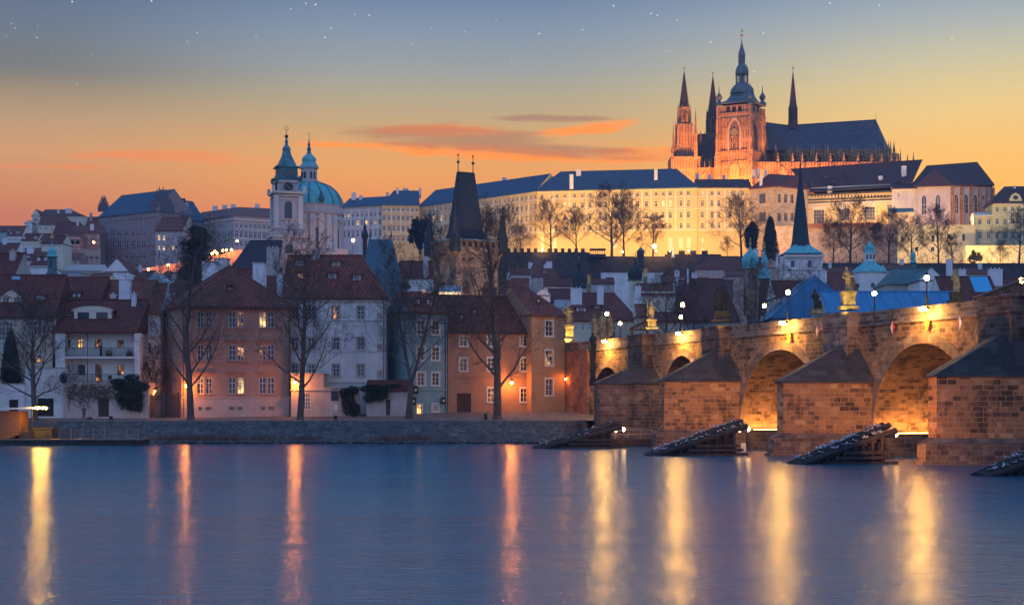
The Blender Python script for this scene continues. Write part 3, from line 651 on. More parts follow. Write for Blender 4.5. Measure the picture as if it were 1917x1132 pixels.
# ---------------------------------------------------------------- facade kit
class Fac:
    def __init__(s, A, B):
        s.A = V((A[0], A[1], 0)); d = V((B[0], B[1], 0))-s.A; s.L = d.length; s.d = d/s.L; s.n = V((s.d.y, -s.d.x, 0))
    def hit(s, px, py):
        r = V(((px-CX)/F, 1, (HY-py)/F)); c = V((0, 0, CZ)); t = (s.A-c).dot(s.n)/r.dot(s.n); p = c+r*t
        return (p-s.A).dot(s.d), p.z
    def M(s, u, z, dep=0.0):
        p = s.A+s.d*u-s.n*dep; Mx = Matrix((( s.d.x, -s.n.x, 0, p.x), (s.d.y, -s.n.y, 0, p.y), (0, 0, 1, z), (0, 0, 0, 1))); return Mx
    def pt(s, u, z, dep=0.0): p = s.A+s.d*u-s.n*dep; return V((p.x, p.y, z))
    def rect(s, px, y0, y1, w):
        """pixel window (centre, top, bottom, width) -> opening (u0, z0, u1, z1)"""
        ua, zt = s.hit(px-w/2, y0); ub, zb = s.hit(px+w/2, y1); u = (ua+ub)/2; w_ = round(abs(ub-ua), 1); h = round(zt-zb, 1)
        return (u-w_/2, zb, u+w_/2, zb+h)
def fwall(mb, fc, z0, z1, ops, m=0, dep=.2, mr=None):
    us = sorted({0.0, fc.L, *[max(0, min(fc.L, o[k])) for o in ops for k in (0, 2)]}); zs = sorted({z0, z1, *[max(z0, min(z1, o[k])) for o in ops for k in (1, 3)]})
    for j in range(len(zs)-1):
        if zs[j+1]-zs[j] < 1e-4: continue
        run = None
        for i in range(len(us)-1):
            if us[i+1]-us[i] < 1e-6: continue
            cu, cz = (us[i]+us[i+1])/2, (zs[j]+zs[j+1])/2
            hole = any(o[0] < cu < o[2] and o[1] < cz < o[3] for o in ops)
            if hole:
                if run is not None: mb.face([fc.pt(run, zs[j]), fc.pt(us[i], zs[j]), fc.pt(us[i], zs[j+1]), fc.pt(run, zs[j+1])], m); run = None
            elif run is None: run = us[i]
        if run is not None: mb.face([fc.pt(run, zs[j]), fc.pt(us[-1], zs[j]), fc.pt(us[-1], zs[j+1]), fc.pt(run, zs[j+1])], m)
    for (a, b_, c_, d_) in [o[:4] for o in ops]:
        for q in (((a, b_), (c_, b_)), ((c_, b_), (c_, d_)), ((c_, d_), (a, d_)), ((a, d_), (a, b_))):
            (ua, za), (ub, zb) = q; mb.face([fc.pt(ua, za), fc.pt(ua, za, dep), fc.pt(ub, zb, dep), fc.pt(ub, zb)], mr or m)
WC = {}
def window(par, fc, o, style='cas', fm=None, pane=None, dep=.2, sur=None, name='window', sub=True):
    w_, h_ = round(o[2]-o[0], 2), round(o[3]-o[1], 2); fm = fm or frame; pane = pane or glass
    k1 = (w_, h_, style, fm.name, dep, sur.name if sur else '', pane.name if not sub else '')
    Mx = rootM(par).inverted()@fc.M(o[0], o[1])
    if k1 not in WC:
        b = MB(); t = .075 if w_ < 1.6 else .09; y0, y1 = dep-.09, dep-.02
        if 'far' in style: t = max(t, .13)
        b.box(0, y0, 0, t, y1, h_); b.box(w_-t, y0, 0, w_, y1, h_); b.box(t, y0, 0, w_-t, y1, t); b.box(t, y0, h_-t, w_-t, y1, h_)
        if 'cas' in style or 'far' in style:
            b.box(w_/2-t*.55, y0-.003, t, w_/2+t*.55, y1, h_-t); zt = h_*.66; b.box(t, y0-.006, zt-t*.5, w_-t, y1, zt+t*.5)
            if 'far' not in style and h_ > 1.5: b.box(t, y0+.01, h_*.33-.025, w_-t, y1, h_*.33+.025)
        if 'grid' in style:
            for i in range(1, 4): b.box(w_*i/4-.03, y0, t, w_*i/4+.03, y1, h_-t)
            for i in range(1, 4): b.box(t, y0+.005, h_*i/4-.03, w_-t, y1, h_*i/4+.03)
        if 'door' in style: b.box(w_/2-.03, y0, t, w_/2+.03, y1, h_-t)
        mats = [fm]
        if sur is not None:
            g = .16; mats.append(sur)
            b.box(-g, -.06, -.0, 0, .02, h_+g, 1); b.box(w_, -.06, 0, w_+g, .02, h_+g, 1); b.box(0, -.063, h_, w_, .02, h_+g, 1); b.box(-g-.06, -.13, -.14, w_+g+.06, .02, 0, 1)
            if 'hood' in style: b.box(-g-.12, -.22, h_+g+.12, w_+g+.12, 0, h_+g+.28, 1); b.box(-g, -.1, h_+g, w_+g, 0, h_+g+.12, 1)
        if not sub: b.box(t*.5, dep-.035, t*.5, w_-t*.5, dep-.004, h_-t*.5, len(mats)); mats.append(pane)
        o1 = b.build(name, mats); WC[k1] = o1; o1.parent = par
    else:
        o1 = WC[k1].copy(); o1.name = name; C.objects.link(o1); o1.parent = par
    o1.matrix_basis = Mx
    if sub:
        k2 = (w_, h_, pane.name, dep)
        if k2 not in WC:
            b = MB(); b.box(.02, dep-.03, .02, w_-.02, dep-.004, h_-.02); o2 = b.build('pane', pane); WC[k2] = o2
        else: o2 = WC[k2].copy(); o2.name = 'pane'; C.objects.link(o2)
        o2.parent = o1
    return o1
def door(par, fc, o, m=None, dep=.2, name='door'):
    w_, h_ = o[2]-o[0], o[3]-o[1]; b = MB(); Mx = fc.M(o[0], o[1]); b.box(0, dep-.08, 0, w_, dep-.01, h_, 0, Mx)
    for k in (0, 1): 
        for j in (0, 1, 2): b.box(w_*(.06+.48*k), dep-.11, h_*(.06+.31*j), w_*(.46+.48*k), dep-.081, h_*(.31+.31*j), 0, Mx)
    d = b.build(name, m or door_m, par); return d
def rectframe(pa, da, pb, db, W=None, xy=None):
    A = V((gx(pa, da), da, 0)); B = V((gx(pb, db), db, 0)); fc = Fac(A, B); return fc
def poly_of(fc, W, o=0.0, oe=None):
    oe = o if oe is None else oe
    return [fc.pt(-oe, 0, -o), fc.pt(fc.L+oe, 0, -o), fc.pt(fc.L+oe, 0, W+o), fc.pt(-oe, 0, W+o)]
def body(par, poly, z0, z1, ops, m, dep=.2, name='wall', mr=None):
    b = MB(); k = len(poly)
    for i in range(k): fwall(b, Fac(poly[i], poly[(i+1) % k]), z0, z1, ops.get(i, []), 0, dep)
    b.face([(p[0], p[1], z1) for p in poly]); b.face([(p[0], p[1], z0) for p in reversed(poly)])
    return b.build(name, m, par)
def xroof(par, fc, W, ze, zr, il=0, ir=0, o=.45, oe=.12, rv=.5, m=None, mw=None, th=.18, front=False):
    """pitched roof: ridge along the front (or across it when front=True); il / ir hip insets"""
    b = MB(); L = fc.L
    if front: pt = lambda u, z, v: fc.pt(v, z, u); L_, W_ = W, L
    else: pt = lambda u, z, v: fc.pt(u, z, v); L_, W_ = L, W
    ou, ov = (oe if il == 0 or ir == 0 else o), o
    lo = [pt(-ou, ze-th, -ov), pt(L_+ou, ze-th, -ov), pt(L_+ou, ze-th, W_+ov), pt(-ou, ze-th, W_+ov)]
    hi = [V((p.x, p.y, ze)) for p in lo]
    if front: lo = lo[::-1]; hi2 = hi[::-1]
    else: hi2 = hi
    b.hull(lo, hi2, 0)
    hi = [V((p.x, p.y, ze+.003)) for p in hi]
    r0 = pt(il-(ou if il == 0 else 0), zr, W_*rv); r1 = pt(L_-ir+(ou if ir == 0 else 0), zr, W_*rv)
    fs = [([hi[0], hi[1], r1, r0], 0), ([hi[2], hi[3], r0, r1], 0), ([hi[1], hi[2], r1], 0 if ir else 1), ([hi[3], hi[0], r0], 0 if il else 1)]
    for p, mi in fs: b.face(p[::-1] if front else p, mi)
    # ridge cap
    if il == 0 or True: b.tube(r0, r1, .13, n=6)
    return b.build('roof', [m or tile, mw or white], par)
def chimney(par, px, y0, y1, w, D, m=None, cap=True, deep=None):
    x0, x1 = gx(px-w/2, D), gx(px+w/2, D); zt, zb = zz(y0, D), zz(y1, D)-1.2; dp = deep or max(.7, (x1-x0)*.6)
    b = MB(); b.box(x0, D, zb, x1, D+dp, zt); b.box(x0-.07, D-.07, zt, x1+.07, D+dp+.07, zt+.12)
    k = max(1, int((x1-x0)/.5))
    for i in range(k):
        cx_ = x0+(i+.5)*(x1-x0)/k; b.lathe([(.1, zt+.12), (.09, zt+.4)], (cx_, D+dp/2, 0), 6)
    return b.build('chimney', m or chimw, par)
def roofD(fc, ze, zr, W, py, px, rv=.5):
    """depth at which the front slope passes behind the pixel"""
    u, _ = fc.hit(px, py); best = None
    for i in range(101):
        v = -.3+(W*rv+.3)*i/100; p = fc.pt(u, 0, v); z = ze+(zr-ze)*max(0, v)/(W*rv)
        e = abs(zz(py, p.y)-z)
        if best is None or e < best[0]: best = (e, p.y)
    return best[1]
def dormer(par, px, y0, y1, w, D, kind='gable', wm_=None, rm=None, pane=None, nw=1, fm=None):
    """front centre px, top of the wall y0, sill y1, width w in pixels"""
    x0, x1 = gx(px-w/2, D), gx(px+w/2, D); zt, zb = zz(y0, D), zz(y1, D); W = x1-x0; c = (x0+x1)/2; dp = (zt-zb)*1.6+.8; b = MB(); mats = [wm_ or white, rm or tile]
    fc = Fac((x0, D), (x1, D)); hw = (zt-zb); ww = W*.62/nw; ops = []
    for i in range(nw):
        cu = W*(i+.5)/nw; ops.append((cu-ww/2, zb+hw*.14, cu+ww/2, zt-hw*.08))
    fwall(b, fc, zb-.1, zt, ops, 0, .12)
    b.face([(x0, D, zb-.1), (x0, D, zt), (x0, D+dp, zt), (x0, D+dp, zb-.1)], 0); b.face([(x1, D, zt), (x1, D, zb-.1), (x1, D+dp, zb-.1), (x1, D+dp, zt)], 0)
    b.face([(x0, D+.12, zb-.1), (x1, D+.12, zb-.1), (x1, D+.13, zt), (x0, D+.13, zt)], 0)
    if kind == 'gable':
        h = W*.36; b.face([(x0-.1, D-.1, zt), (x1+.1, D-.1, zt), (c, D-.1, zt+h)], 0)
        b.hull([V(p) for p in ((x0-.18, D-.18, zt-.08), (c, D-.18, zt+h), (c, D+dp+1, zt+h), (x0-.18, D+dp+1, zt-.08))], [V(p) for p in ((x0-.18, D-.18, zt+.06), (c, D-.18, zt+h+.14), (c, D+dp+1, zt+h+.14), (x0-.18, D+dp+1, zt+.06))], 1)
        b.hull([V(p) for p in ((c, D-.18, zt+h), (x1+.18, D-.18, zt-.08), (x1+.18, D+dp+1, zt-.08), (c, D+dp+1, zt+h))], [V(p) for p in ((c, D-.18, zt+h+.14), (x1+.18, D-.18, zt+.06), (x1+.18, D+dp+1, zt+.06), (c, D+dp+1, zt+h+.14))], 1)
    elif kind == 'shed':
        b.hull([V(p) for p in ((x0-.25, D-.25, zt), (x1+.25, D-.25, zt), (x1+.25, D+dp*1.6, zt+hw*.55), (x0-.25, D+dp*1.6, zt+hw*.55))], [V(p) for p in ((x0-.25, D-.25, zt+.12), (x1+.25, D-.25, zt+.12), (x1+.25, D+dp*1.6, zt+hw*.55+.12), (x0-.25, D+dp*1.6, zt+hw*.55+.12))], 1)
    elif kind == 'arc':
        ri = .34 if W < 2 else .15
        pr = [(c-W*.58*math.cos(PI*i/8), zt+W*ri*math.sin(PI*i/8)) for i in range(9)]
        b.face([(x, D-.02, z) for x, z in pr], 0)
        for i in range(8): b.hull([V((pr[i][0], D-.15, pr[i][1])), V((pr[i+1][0], D-.15, pr[i+1][1])), V((pr[i+1][0], D+dp+1, pr[i+1][1])), V((pr[i][0], D+dp+1, pr[i][1]))], [V((pr[i][0], D-.15, pr[i][1]+.12)), V((pr[i+1][0], D-.15, pr[i+1][1]+.12)), V((pr[i+1][0], D+dp+1, pr[i+1][1]+.12)), V((pr[i][0], D+dp+1, pr[i][1]+.12))], 1)
    d = b.build('dormer', mats, par)
    for o_ in ops:
        p = MB(); p.box(o_[0]+.03, .07, o_[1], o_[2]-.03, .11, o_[3], 0, Matrix.Translation((x0, D, 0))); f = .06
        for (a, b2, c2, d2) in ((o_[0], o_[1], o_[0]+f, o_[3]), (o_[2]-f, o_[1], o_[2], o_[3]), (o_[0], o_[1], o_[2], o_[1]+f), (o_[0], o_[3]-f, o_[2], o_[3]), ((o_[0]+o_[2])/2-f/2, o_[1]+.01, (o_[0]+o_[2])/2+f/2, o_[3]-.01), (o_[0]+.01, (o_[1]+o_[3])/2-f/2, o_[2]-.01, (o_[1]+o_[3])/2+f/2)):
            p.box(a, .02+.004*(b2 != o_[1]), b2, c2, .069, d2, 1, Matrix.Translation((x0, D, 0)))
        p.build('dormer_window', [pane or glass, fm or frame], d)
    return d
def gutter(par, fc, ze, side='R', zb=3.2, o=.4):
    b = MB(); b.tube(fc.pt(-.2, ze-.22, -o-.06), fc.pt(fc.L+.2, ze-.24, -o-.06), .08, n=6)
    u = fc.L-.25 if side == 'R' else .25
    b.tube(fc.pt(u, ze-.25, -o), fc.pt(u, ze-.9, -.09), .06, n=5); b.tube(fc.pt(u, ze-.9, -.09), fc.pt(u, zb, -.09), .06, n=5)
    b.build('gutter', mat('painted_gutter', (.05,.04,.04), .6), par)
def belt(mb, fc, py, t=.16, pr=.10, px=None, m=0, ends=.0):
    _, z = fc.hit(px or 900, py) if px else fc.hit(CX+fc.A.x/fc.A.y*F, py); mb.hull([fc.pt(-ends, z-t/2, .0), fc.pt(-ends, z-t/2, -pr), fc.pt(fc.L+ends, z-t/2, -pr), fc.pt(fc.L+ends, z-t/2, .0)], [fc.pt(-ends, z+t/2, .0), fc.pt(-ends, z+t/2, -pr), fc.pt(fc.L+ends, z+t/2, -pr), fc.pt(fc.L+ends, z+t/2, .0)], m)
def hs(par, fc, wins, **k):
    """wins: list of (opening, style, pane)"""
    for o, st_, pn in wins: window(par, fc, o, st_, pane=pn, **k)

# ---------------------------------------------------------------- the houses on the quay
# salmon house with hipped roof
t = thing('town_house', 'salmon-pink three-storey house with a big hipped tile roof and lit windows', 'house', (gx(340, 215), 215, 3), 0, 'old houses along the quay')
pl = [V((gx(293, 229), 229, 0)), V((gx(340, 215), 215, 0)), V((gx(543, 216.5), 216.5, 0)), V((gx(556, 231), 231, 0)), V((gx(318, 240), 240, 0))]
ze = zz(573, 215); fr = Fac(pl[1], pl[2]); sd = Fac(pl[0], pl[1])
cols = [375, 391, 434.5, 450.5, 491.5, 507]; rows = [(584, 613), (645, 674), (707, 737)]
pn = {(0, 4): lity, (0, 3): litd, (1, 3): litd, (1, 4): litd, (2, 3): lity, (2, 0): litd, (2, 1): litd, (1, 2): glass}  # bottom row's left pair glows to stand for the wall lamp's light
w1 = []; w2 = []
for r, (a, c_) in enumerate(rows):
    for q, px in enumerate(cols): w1.append((fr.rect(px, a, c_, 12), 'cas' if r == 0 else 'cas', pn.get((r, q), glass)))
ws = [(sd.rect(px, a, c_, 6), 'cas', glassr) for (a, c_) in ((592, 615), (650, 677), (708, 735)) for px in (313, 326)]
pw = [(fr.rect(px, 761, 768, w_), 'grid', glass) for px, w_ in ((375, 7), (391, 11), (434, 11), (449.5, 10), (492, 8), (508, 11))]
body(t, pl, 2.0, ze-.1, {1: [x[0] for x in w1]+[x[0] for x in pw], 0: [x[0] for x in ws]}, pink)
hs(t, fr, w1); hs(t, fr, pw, fm=grime); hs(t, sd, ws)
b = MB()
for py, tt, pr in ((616, .18, .1), (679.5, .14, .08), (581, .3, .16), (575.5, .34, .3)): belt(b, fr, py, tt, pr); 
for pxa, pxb in ((375, 391), (434.5, 450.5), (491.5, 507)):
    for py in (636, 697):
        u0, z = fr.hit(pxa-10, py); u1, _ = fr.hit(pxb+10, py); b.box(u0, -.26, z-.1, u1, .0, z+.08, 0, fr.M(0, 0)); b.box(u0+.3, -.12, z-.3, u1-.3, .0, z-.103, 0, fr.M(0, 0))
    for py in (613.6, 675, 738):
        u0, z = fr.hit(pxa-8, py); u1, _ = fr.hit(pxb+8, py); b.box(u0, -.15, z-.1, u1, .0, z, 0, fr.M(0, 0))
b.build('moulding', mat('salmon_trim', (.44,.20,.14), .85, kind='plaster'), t)
b = MB(); u1, z = fr.hit(543, 745); b.box(-.05, -.14, 2, fr.L+.05, -.002, z, 0, fr.M(0, 0)); b.box(-.08, -.22, z, fr.L+.08, -.002, z+.18, 0, fr.M(0, 0))
# plinth with window gaps
b = MB(); fp = Fac(fr.pt(-.05, 0, -.12), fr.pt(fr.L+.05, 0, -.12)); fwall(b, fp, 2, z, [(o[0][0]+.05, o[0][1], o[0][2]+.05, o[0][3]) for o in pw], 0, .12); b.box(0, -.10, z, fp.L, .1, z+.18, 0, fp.M(0, 0)); b.face([fp.pt(0, z, 0), fp.pt(fp.L, z, 0), fp.pt(fp.L, z, .12), fp.pt(0, z, .12)])
b.build('plinth', pinklo, t)
def grow(pl, o):
    k = len(pl); out = []
    for i in range(k):
        a, c_, d = pl[i-1], pl[i], pl[(i+1) % k]; n1 = Fac(a, c_).n; n2 = Fac(c_, d).n; m_ = (n1+n2); m_ = m_/(m_.dot(n1)); out.append(c_+m_*o)
    return out
g = grow(pl, .6); lo = [V((p.x, p.y, ze-.16)) for p in g]; hi = [V((p.x, p.y, ze+.05)) for p in g]
b = MB(); b.hull(lo, hi); zr = zz(497, 224); R0 = V((gx(430, 224), 224, zr)); R1 = V((gx(428, 233), 233, zr)); h2 = [p+V((0,0,.003)) for p in hi]
for f in ([h2[0], h2[1], R0], [h2[1], h2[2], R0], [h2[2], h2[3], R1, R0], [h2[3], h2[4], R1], [h2[4], h2[0], R0, R1]): b.face(f)
for p in (h2[0], h2[1], h2[2]): b.tube(p, R0, .13, n=6)
b.tube(R0, R1, .13, n=6)
rf = b.build('roof', tile, t); D_ = 219.5
dormer(rf, 432, 537, 551, 12, 218.6, 'gable', mat('dark_dormer_boards', (.06,.035,.03), .9, kind='wood'), tiled, glass)
chimney(rf, 340, 536, 552, 26, 232, mat('brown_chimney', (.12,.07,.06), .9, kind='stone'))
gutter(t, fr, ze, 'L', 3.2, .55)
b = MB(); b.tube(fr.pt(fr.L-.1, ze-.3, -.1), fr.pt(fr.L-.1, 3, -.1), .07, n=5); b.build('downpipe', mat('painted_gutter', (.05,.04,.04)), t)

# generic house on a rectangular plan -------------------------------------------------
def house(lb, A, B, W, ye, yr, mw, mr, wins=(), il=0, ir=0, front=False, zb=None, o=.45, grp='old houses along the quay', sur=None, name='town_house', belts=(), rv=.5, chim=(), dorm=(), fm=None, side=None, sidewins=(), dep=.2, gut=True, ridgeD=None, sub=True, gable=None, cat='house', doors=(), mb_=None, th=.18, cap=None):
    (pa, da), (pb, db) = A, B; fc = Fac((gx(pa, da), da), (gx(pb, db), db))
    if zb is None: zb = min(T(fc.A.x, da), T(fc.pt(0,0,W).x, da+W))-1.0
    ze = zz(ye, da); mid = fc.pt(0, 0, W*rv); zr = zz(yr, ridgeD or (mid.y if not front else (da+db)/2)) if yr is not None else ze+.3
    t = thing(name, lb, cat, (fc.A.x, fc.A.y, max(zb, 0)), 0, grp)
    W1 = [(fc.rect(*w_[:4]), (w_[5] if len(w_) > 5 else 'cas'), (w_[4] if len(w_) > 4 and w_[4] else glass)) for w_ in wins]
    dd = [fc.rect(*w_[:4]) for w_ in doors]
    pl = [fc.pt(0, 0), fc.pt(fc.L, 0), fc.pt(fc.L, 0, W), fc.pt(0, 0, W)]; ops = {0: [x[0] for x in W1]+dd}
    S = []
    if sidewins and side == 'L':
        sf = Fac(pl[3], pl[0]); S = [(sf.rect(*w_[:4]), 'cas', glass) for w_ in sidewins]; ops[3] = [x[0] for x in S]
    body(t, pl, zb, ze-.05, ops, mw, dep)
    for o_, s_, p_ in W1: window(t, fc, o_, s_, pane=p_, sur=sur, fm=fm, dep=dep, sub=sub)
    for o_, s_, p_ in S: window(t, sf, o_, s_, pane=p_, fm=fm, dep=dep, sub=sub)
    for o_, w_ in zip(dd, doors): door(t, fc, o_, (w_[4] if len(w_) > 4 else door_m), dep)
    if yr is None:
        b = MB(); g = [fc.pt(-.15, ze-.05, -.15), fc.pt(fc.L+.15, ze-.05, -.15), fc.pt(fc.L+.15, ze-.05, W+.15), fc.pt(-.15, ze-.05, W+.15)]; b.hull(g, [p+V((0, 0, .3)) for p in g]); rf = b.build('roof', mr, t)
    else: rf = xroof(t, fc, W, ze, zr, il, ir, o, .12, rv, mr, gable or mw, th, front)
    if belts:
        b = MB()
        for q in belts: belt(b, fc, q[0], q[1] if len(q) > 1 else .16, q[2] if len(q) > 2 else .1, px=pa+1)
        b.build('moulding', mb_ or mw, t)
    for c_ in chim: chimney(rf, *c_[:4], c_[4] if len(c_) > 4 and c_[4] else (da+W*.4), c_[5] if len(c_) > 5 else None)
    for d_ in dorm:
        px, y0, y1, w_ = d_[:4]; D = roofD(fc, ze, zr, W, y1, px, rv); dormer(rf, px, y0, y1, w_, D, *d_[4:])
    if gut: gutter(t, fc, ze, 'R', max(zb, 3), o)
    t['_'] = 0; del t['_']
    return t, fc, rf, ze, zr
bl = white
# white four-storey house
house('tall white four-storey house with five roof dormers, two of them lit', (528, 219), (722, 219), 12.5, 557, 478, white, tile,
  wins=[(px, a, c_, 13, (litd if (px == 629 and a == 574) else glass)) for px in (552, 583, 629, 675.5) for a, c_ in ((574, 597), (632, 654), (682, 704))]+[(711, a, c_, 5) for a, c_ in ((588, 598), (646, 655), (695, 705))],
  ir=3.8, sur=grime, belts=((599, .2, .12), (657, .16, .1), (714, .3, .16), (562, .4, .25)), chim=((590, 470, 500, 15, 224.5, grime), (510, 465, 500, 22, 226, grime), (524, 515, 548, 12, 222, chimw)),
  dorm=((560, 487, 498, 15, 'shed', grime, tiled, glass), (629, 489, 500, 15, 'shed', grime, tiled, glass), (563, 511, 524, 15, 'shed', grime, tiled, lit), (622, 512, 525, 15, 'shed', grime, tiled, litd), (668, 514, 529, 15, 'shed', grime, tiled, glass)))
# blue-green house
t, fc, rf, ze, zr = house('narrow blue-green house with white windows and a bare side wall', (765, 216), (837, 217.9), 11, 582, 548, teal, tile,
  wins=[(px, a, c_, 13) for px in (788, 815.5) for a, c_ in ((600, 626), (649, 674), (697, 721))]+[(785, 757, 776, 9, lit, 'door'), (815, 756, 770, 11, glassr, 'grid')],
  sur=frame, belts=((592, .3, .25), (640, .14, .08), (682, .14, .08), (687, .14, .1), (729, .2, .14)), dorm=((780, 559, 569, 9, 'shed', white, tile, glass), (804, 560, 570, 9, 'shed', white, tile, glass)), gable=teal2, chim=((752, 540, 560, 9, 226, grime),))
for px, y0, y1 in ((776, 722, 737), (772, 743, 758), (828, 743, 756)):
    u, z0 = fc.hit(px, y1); _, z1 = fc.hit(px, y0)
    sg = thing('hanging_sign', {776: 'upper black lantern-like sign board at the corner of the blue-green house', 772: 'lower black sign board at the corner of the blue-green house', 828: 'black sign board at the right edge of the blue-green house'}[px], 'sign', fc.pt(u, z0, -.5), 0, 'black sign boards on the blue-green house')
    M0 = fc.M(u, 0); b = MB(); b.box(-.35, -.6, z0, .35, -.45, z1, 0, M0); b.build('board', iron, sg); b = MB(); b.tube(fc.pt(u, z1-.1, -.5), fc.pt(u, z1-.1, 0), .03, n=4); b.build('bracket', iron, sg)
    b = MB(); b.box(-.14, -.625, z0+(z1-z0)*.35, .12, -.601, z0+(z1-z0)*.62, 0, M0); b.build('emblem', frame, sg)
# orange low house
t, fo, rf, ze, zr = house('low orange house with a wide dark-red roof and a double brown gate', (838.5, 218), (996, 221.7), 12, 620, 552, orange, tiled,
  wins=[(px, a, c_, 13) for px in (867.5, 919.7, 980.7) for a, c_ in ((628, 648), (670, 694))]+[(919.7, 726, 752, 13, litd), (980.7, 726, 752, 13)],
  sur=frame, belts=((650, .12, .06), (706.5, .2, .1), (624, .4, .2)), doors=((868.5, 736, 771.5, 27),), chim=((916, 540, 553, 27, 224.5, mat('brown_chimney', (.12,.07,.06))),),
  dorm=((864, 590, 596, 10, 'arc', tiled, tiled, glass), (888, 580, 586, 10, 'arc', tiled, tiled, glass), (930, 592, 597, 6, 'arc', tiled, tiled, glass)))
# apricot corner house
house('apricot corner house nearest the bridge with three windows in one column', (995, 220), (1061, 222.3), 14, 588, 538, orange2, tile,
  wins=[(1028, 600, 629, 13), (1028, 655, 684, 13, litd), (1028, 709, 740, 13, glassr)], ir=2.6, sur=frame, belts=((686, .14, .08), (697.5, .2, .12), (592, .3, .2)), dorm=((1008, 560, 566, 7, 'arc', tiled, tiled, glass),))
# white house with two balconies
pier_l, zt = None, zz(717, 214)
t, fc, rf, ze, zr = house('white house with two railed balconies under a dark-red roof', (104, 216.6), (262, 216.6), 9.5, 621.5, 562, white, tiled,
  wins=[(127, 635, 650, 8), (150, 634, 651, 10, lit), (184, 635, 651, 12, litd), (226, 636, 650, 12, litd), (153, 682, 702, 12), (184.5, 682, 716, 12, litd, 'door'), (226, 682, 702, 12, litd), (126, 682, 702, 7)], o=1.9, fm=framed, gable=tiled,
  dorm=((173.5, 582, 611, 70, 'arc', cream, tiled, glass, 2, framed), (129, 592, 602, 10, 'arc', white, tiled, glassr), (228, 593, 603, 11, 'arc', white, tiled, glass)), chim=((250, 551, 577, 8, 220.0), (233, 523, 556, 21, 224.0)), gut=False, zb=2)
Mb = Matrix.Identity(4)
def wx(px, D=215): return gx(px, D)
for a, c_ in ((104, 122), (252, 262)): b = MB(); b.box(wx(a), 214.9, 2, wx(c_), 216.598, zz(624, 215)+.05); b.build('side_pier', white, t)
b = MB(); b.box(wx(122)+.003, 214.8, zz(671, 215), wx(252)-.003, 216.598, zz(667, 215)); b.build('balcony_floor', white, t)
def rail(par, xa, xb, y, z0, z1, n_, m=iron, name='railing'):
    b = MB(); b.tube((xa, y, z1), (xb, y, z1), .04, n=4); b.tube((xa, y, z0+.1), (xb, y, z0+.1), .025, n=4)
    for i in range(n_+1):
        x = xa+(xb-xa)*i/n_; b.tube((x, y, z0), (x, y, z1), .018 if i % 8 else .035, n=4)
    return b.build(name, m, par)
rail(t, wx(122)+.1, wx(252)-.1, 214.9, zz(667, 215), zz(651, 215), 60)
b = MB(); b.tube((wx(164), 214.9, zz(716, 215)), (wx(164), 214.9, zz(624, 215)), .05, n=5); b.build('post', iron, t)
zt = zz(717, 213)
tw = thing('terrace_wall', 'pale plastered terrace wall with a brown door below the balconies', 'wall', (gx(120, 212.5), 212.5, 3))
fw = Fac((gx(120, 212.5), 212.5), (gx(278, 212.5), 212.5)); do = fw.rect(194, 744, 781, 20)
body(tw, [fw.pt(0, 0), fw.pt(fw.L, 0), fw.pt(fw.L, 0, 4), fw.pt(0, 0, 4)], 2, zt, {0: [do]}, mat('terrace_plaster', (.46,.38,.34), kind='plaster', var=.25), .25, 'masonry'); door(tw, fw, do, door_m, .25)
b = MB(); b.box(-.05, -.08, zt, fw.L+.05, 4, zt+.12, 0, fw.M(0, 0)); b.build('coping', grime, tw)
b = MB(); b.box(do[0]-.4, -.9, 2.8, do[2]+.4, 0, 3.25, 0, fw.M(0, 0)); b.build('step', grime, tw)
rail(tw, gx(121, 212.6), gx(258, 212.6), 212.7, zt+.12, zz(700, 212.7), 64)
# things on the balconies
def crate_plant(px, D, z, w_, lb):
    q = thing('planter', lb, 'planter', (gx(px, D), D, z), 0, 'planters on the upper balcony'); b = MB(); b.lathe([(w_*.4, 0), (w_*.5, .5), (w_*.52, .52), (w_*.45, .53)], (0,0,0), 4, 0, PI/4, 1.3, .8); b.build('box', mat('wicker', (.12,.06,.035), .9), q, world=False)
    b = MB(); rq = random.Random(px)
    for k in range(60):
        p = V((rq.gauss(0, w_*.3), rq.gauss(0, .15), .5+rq.random()*.35)); d = V((rq.uniform(-.1,.1), rq.uniform(-.1,.1), .1)); b.face([p, p+d, p+V((.1, 0, .02))])
    b.build('plant', drybush, q, world=False)
zb_ = zz(667, 215); crate_plant(204, 215.7, zb_, .9, 'wicker planter box beside the person on the balcony'); crate_plant(242, 215.7, zb_, .9, 'wicker planter box at the right end of the upper balcony')
def chair(px, D, z, lb):
    q = thing('chair', lb, 'chair', (gx(px, D), D, z), .3, 'chairs on the lower balcony')
    b = MB(); b.box(-.25, -.25, .42, .25, .25, .47); b.build('seat', iron, q, world=False); b = MB(); b.box(-.25, .22, .47, .25, .26, .95); b.build('backrest', iron, q, world=False)
    for x in (-.22, .22):
        for y in (-.22, .22): b = MB(); b.tube((x, y, 0), (x, y, .42), .02, n=4); b.build('leg', iron, q, world=False)
chair(206, 213.6, zt+.12, 'dark chair left of the ivy on the lower balcony'); chair(238, 213.6, zt+.12, 'dark chair half hidden behind the ivy')
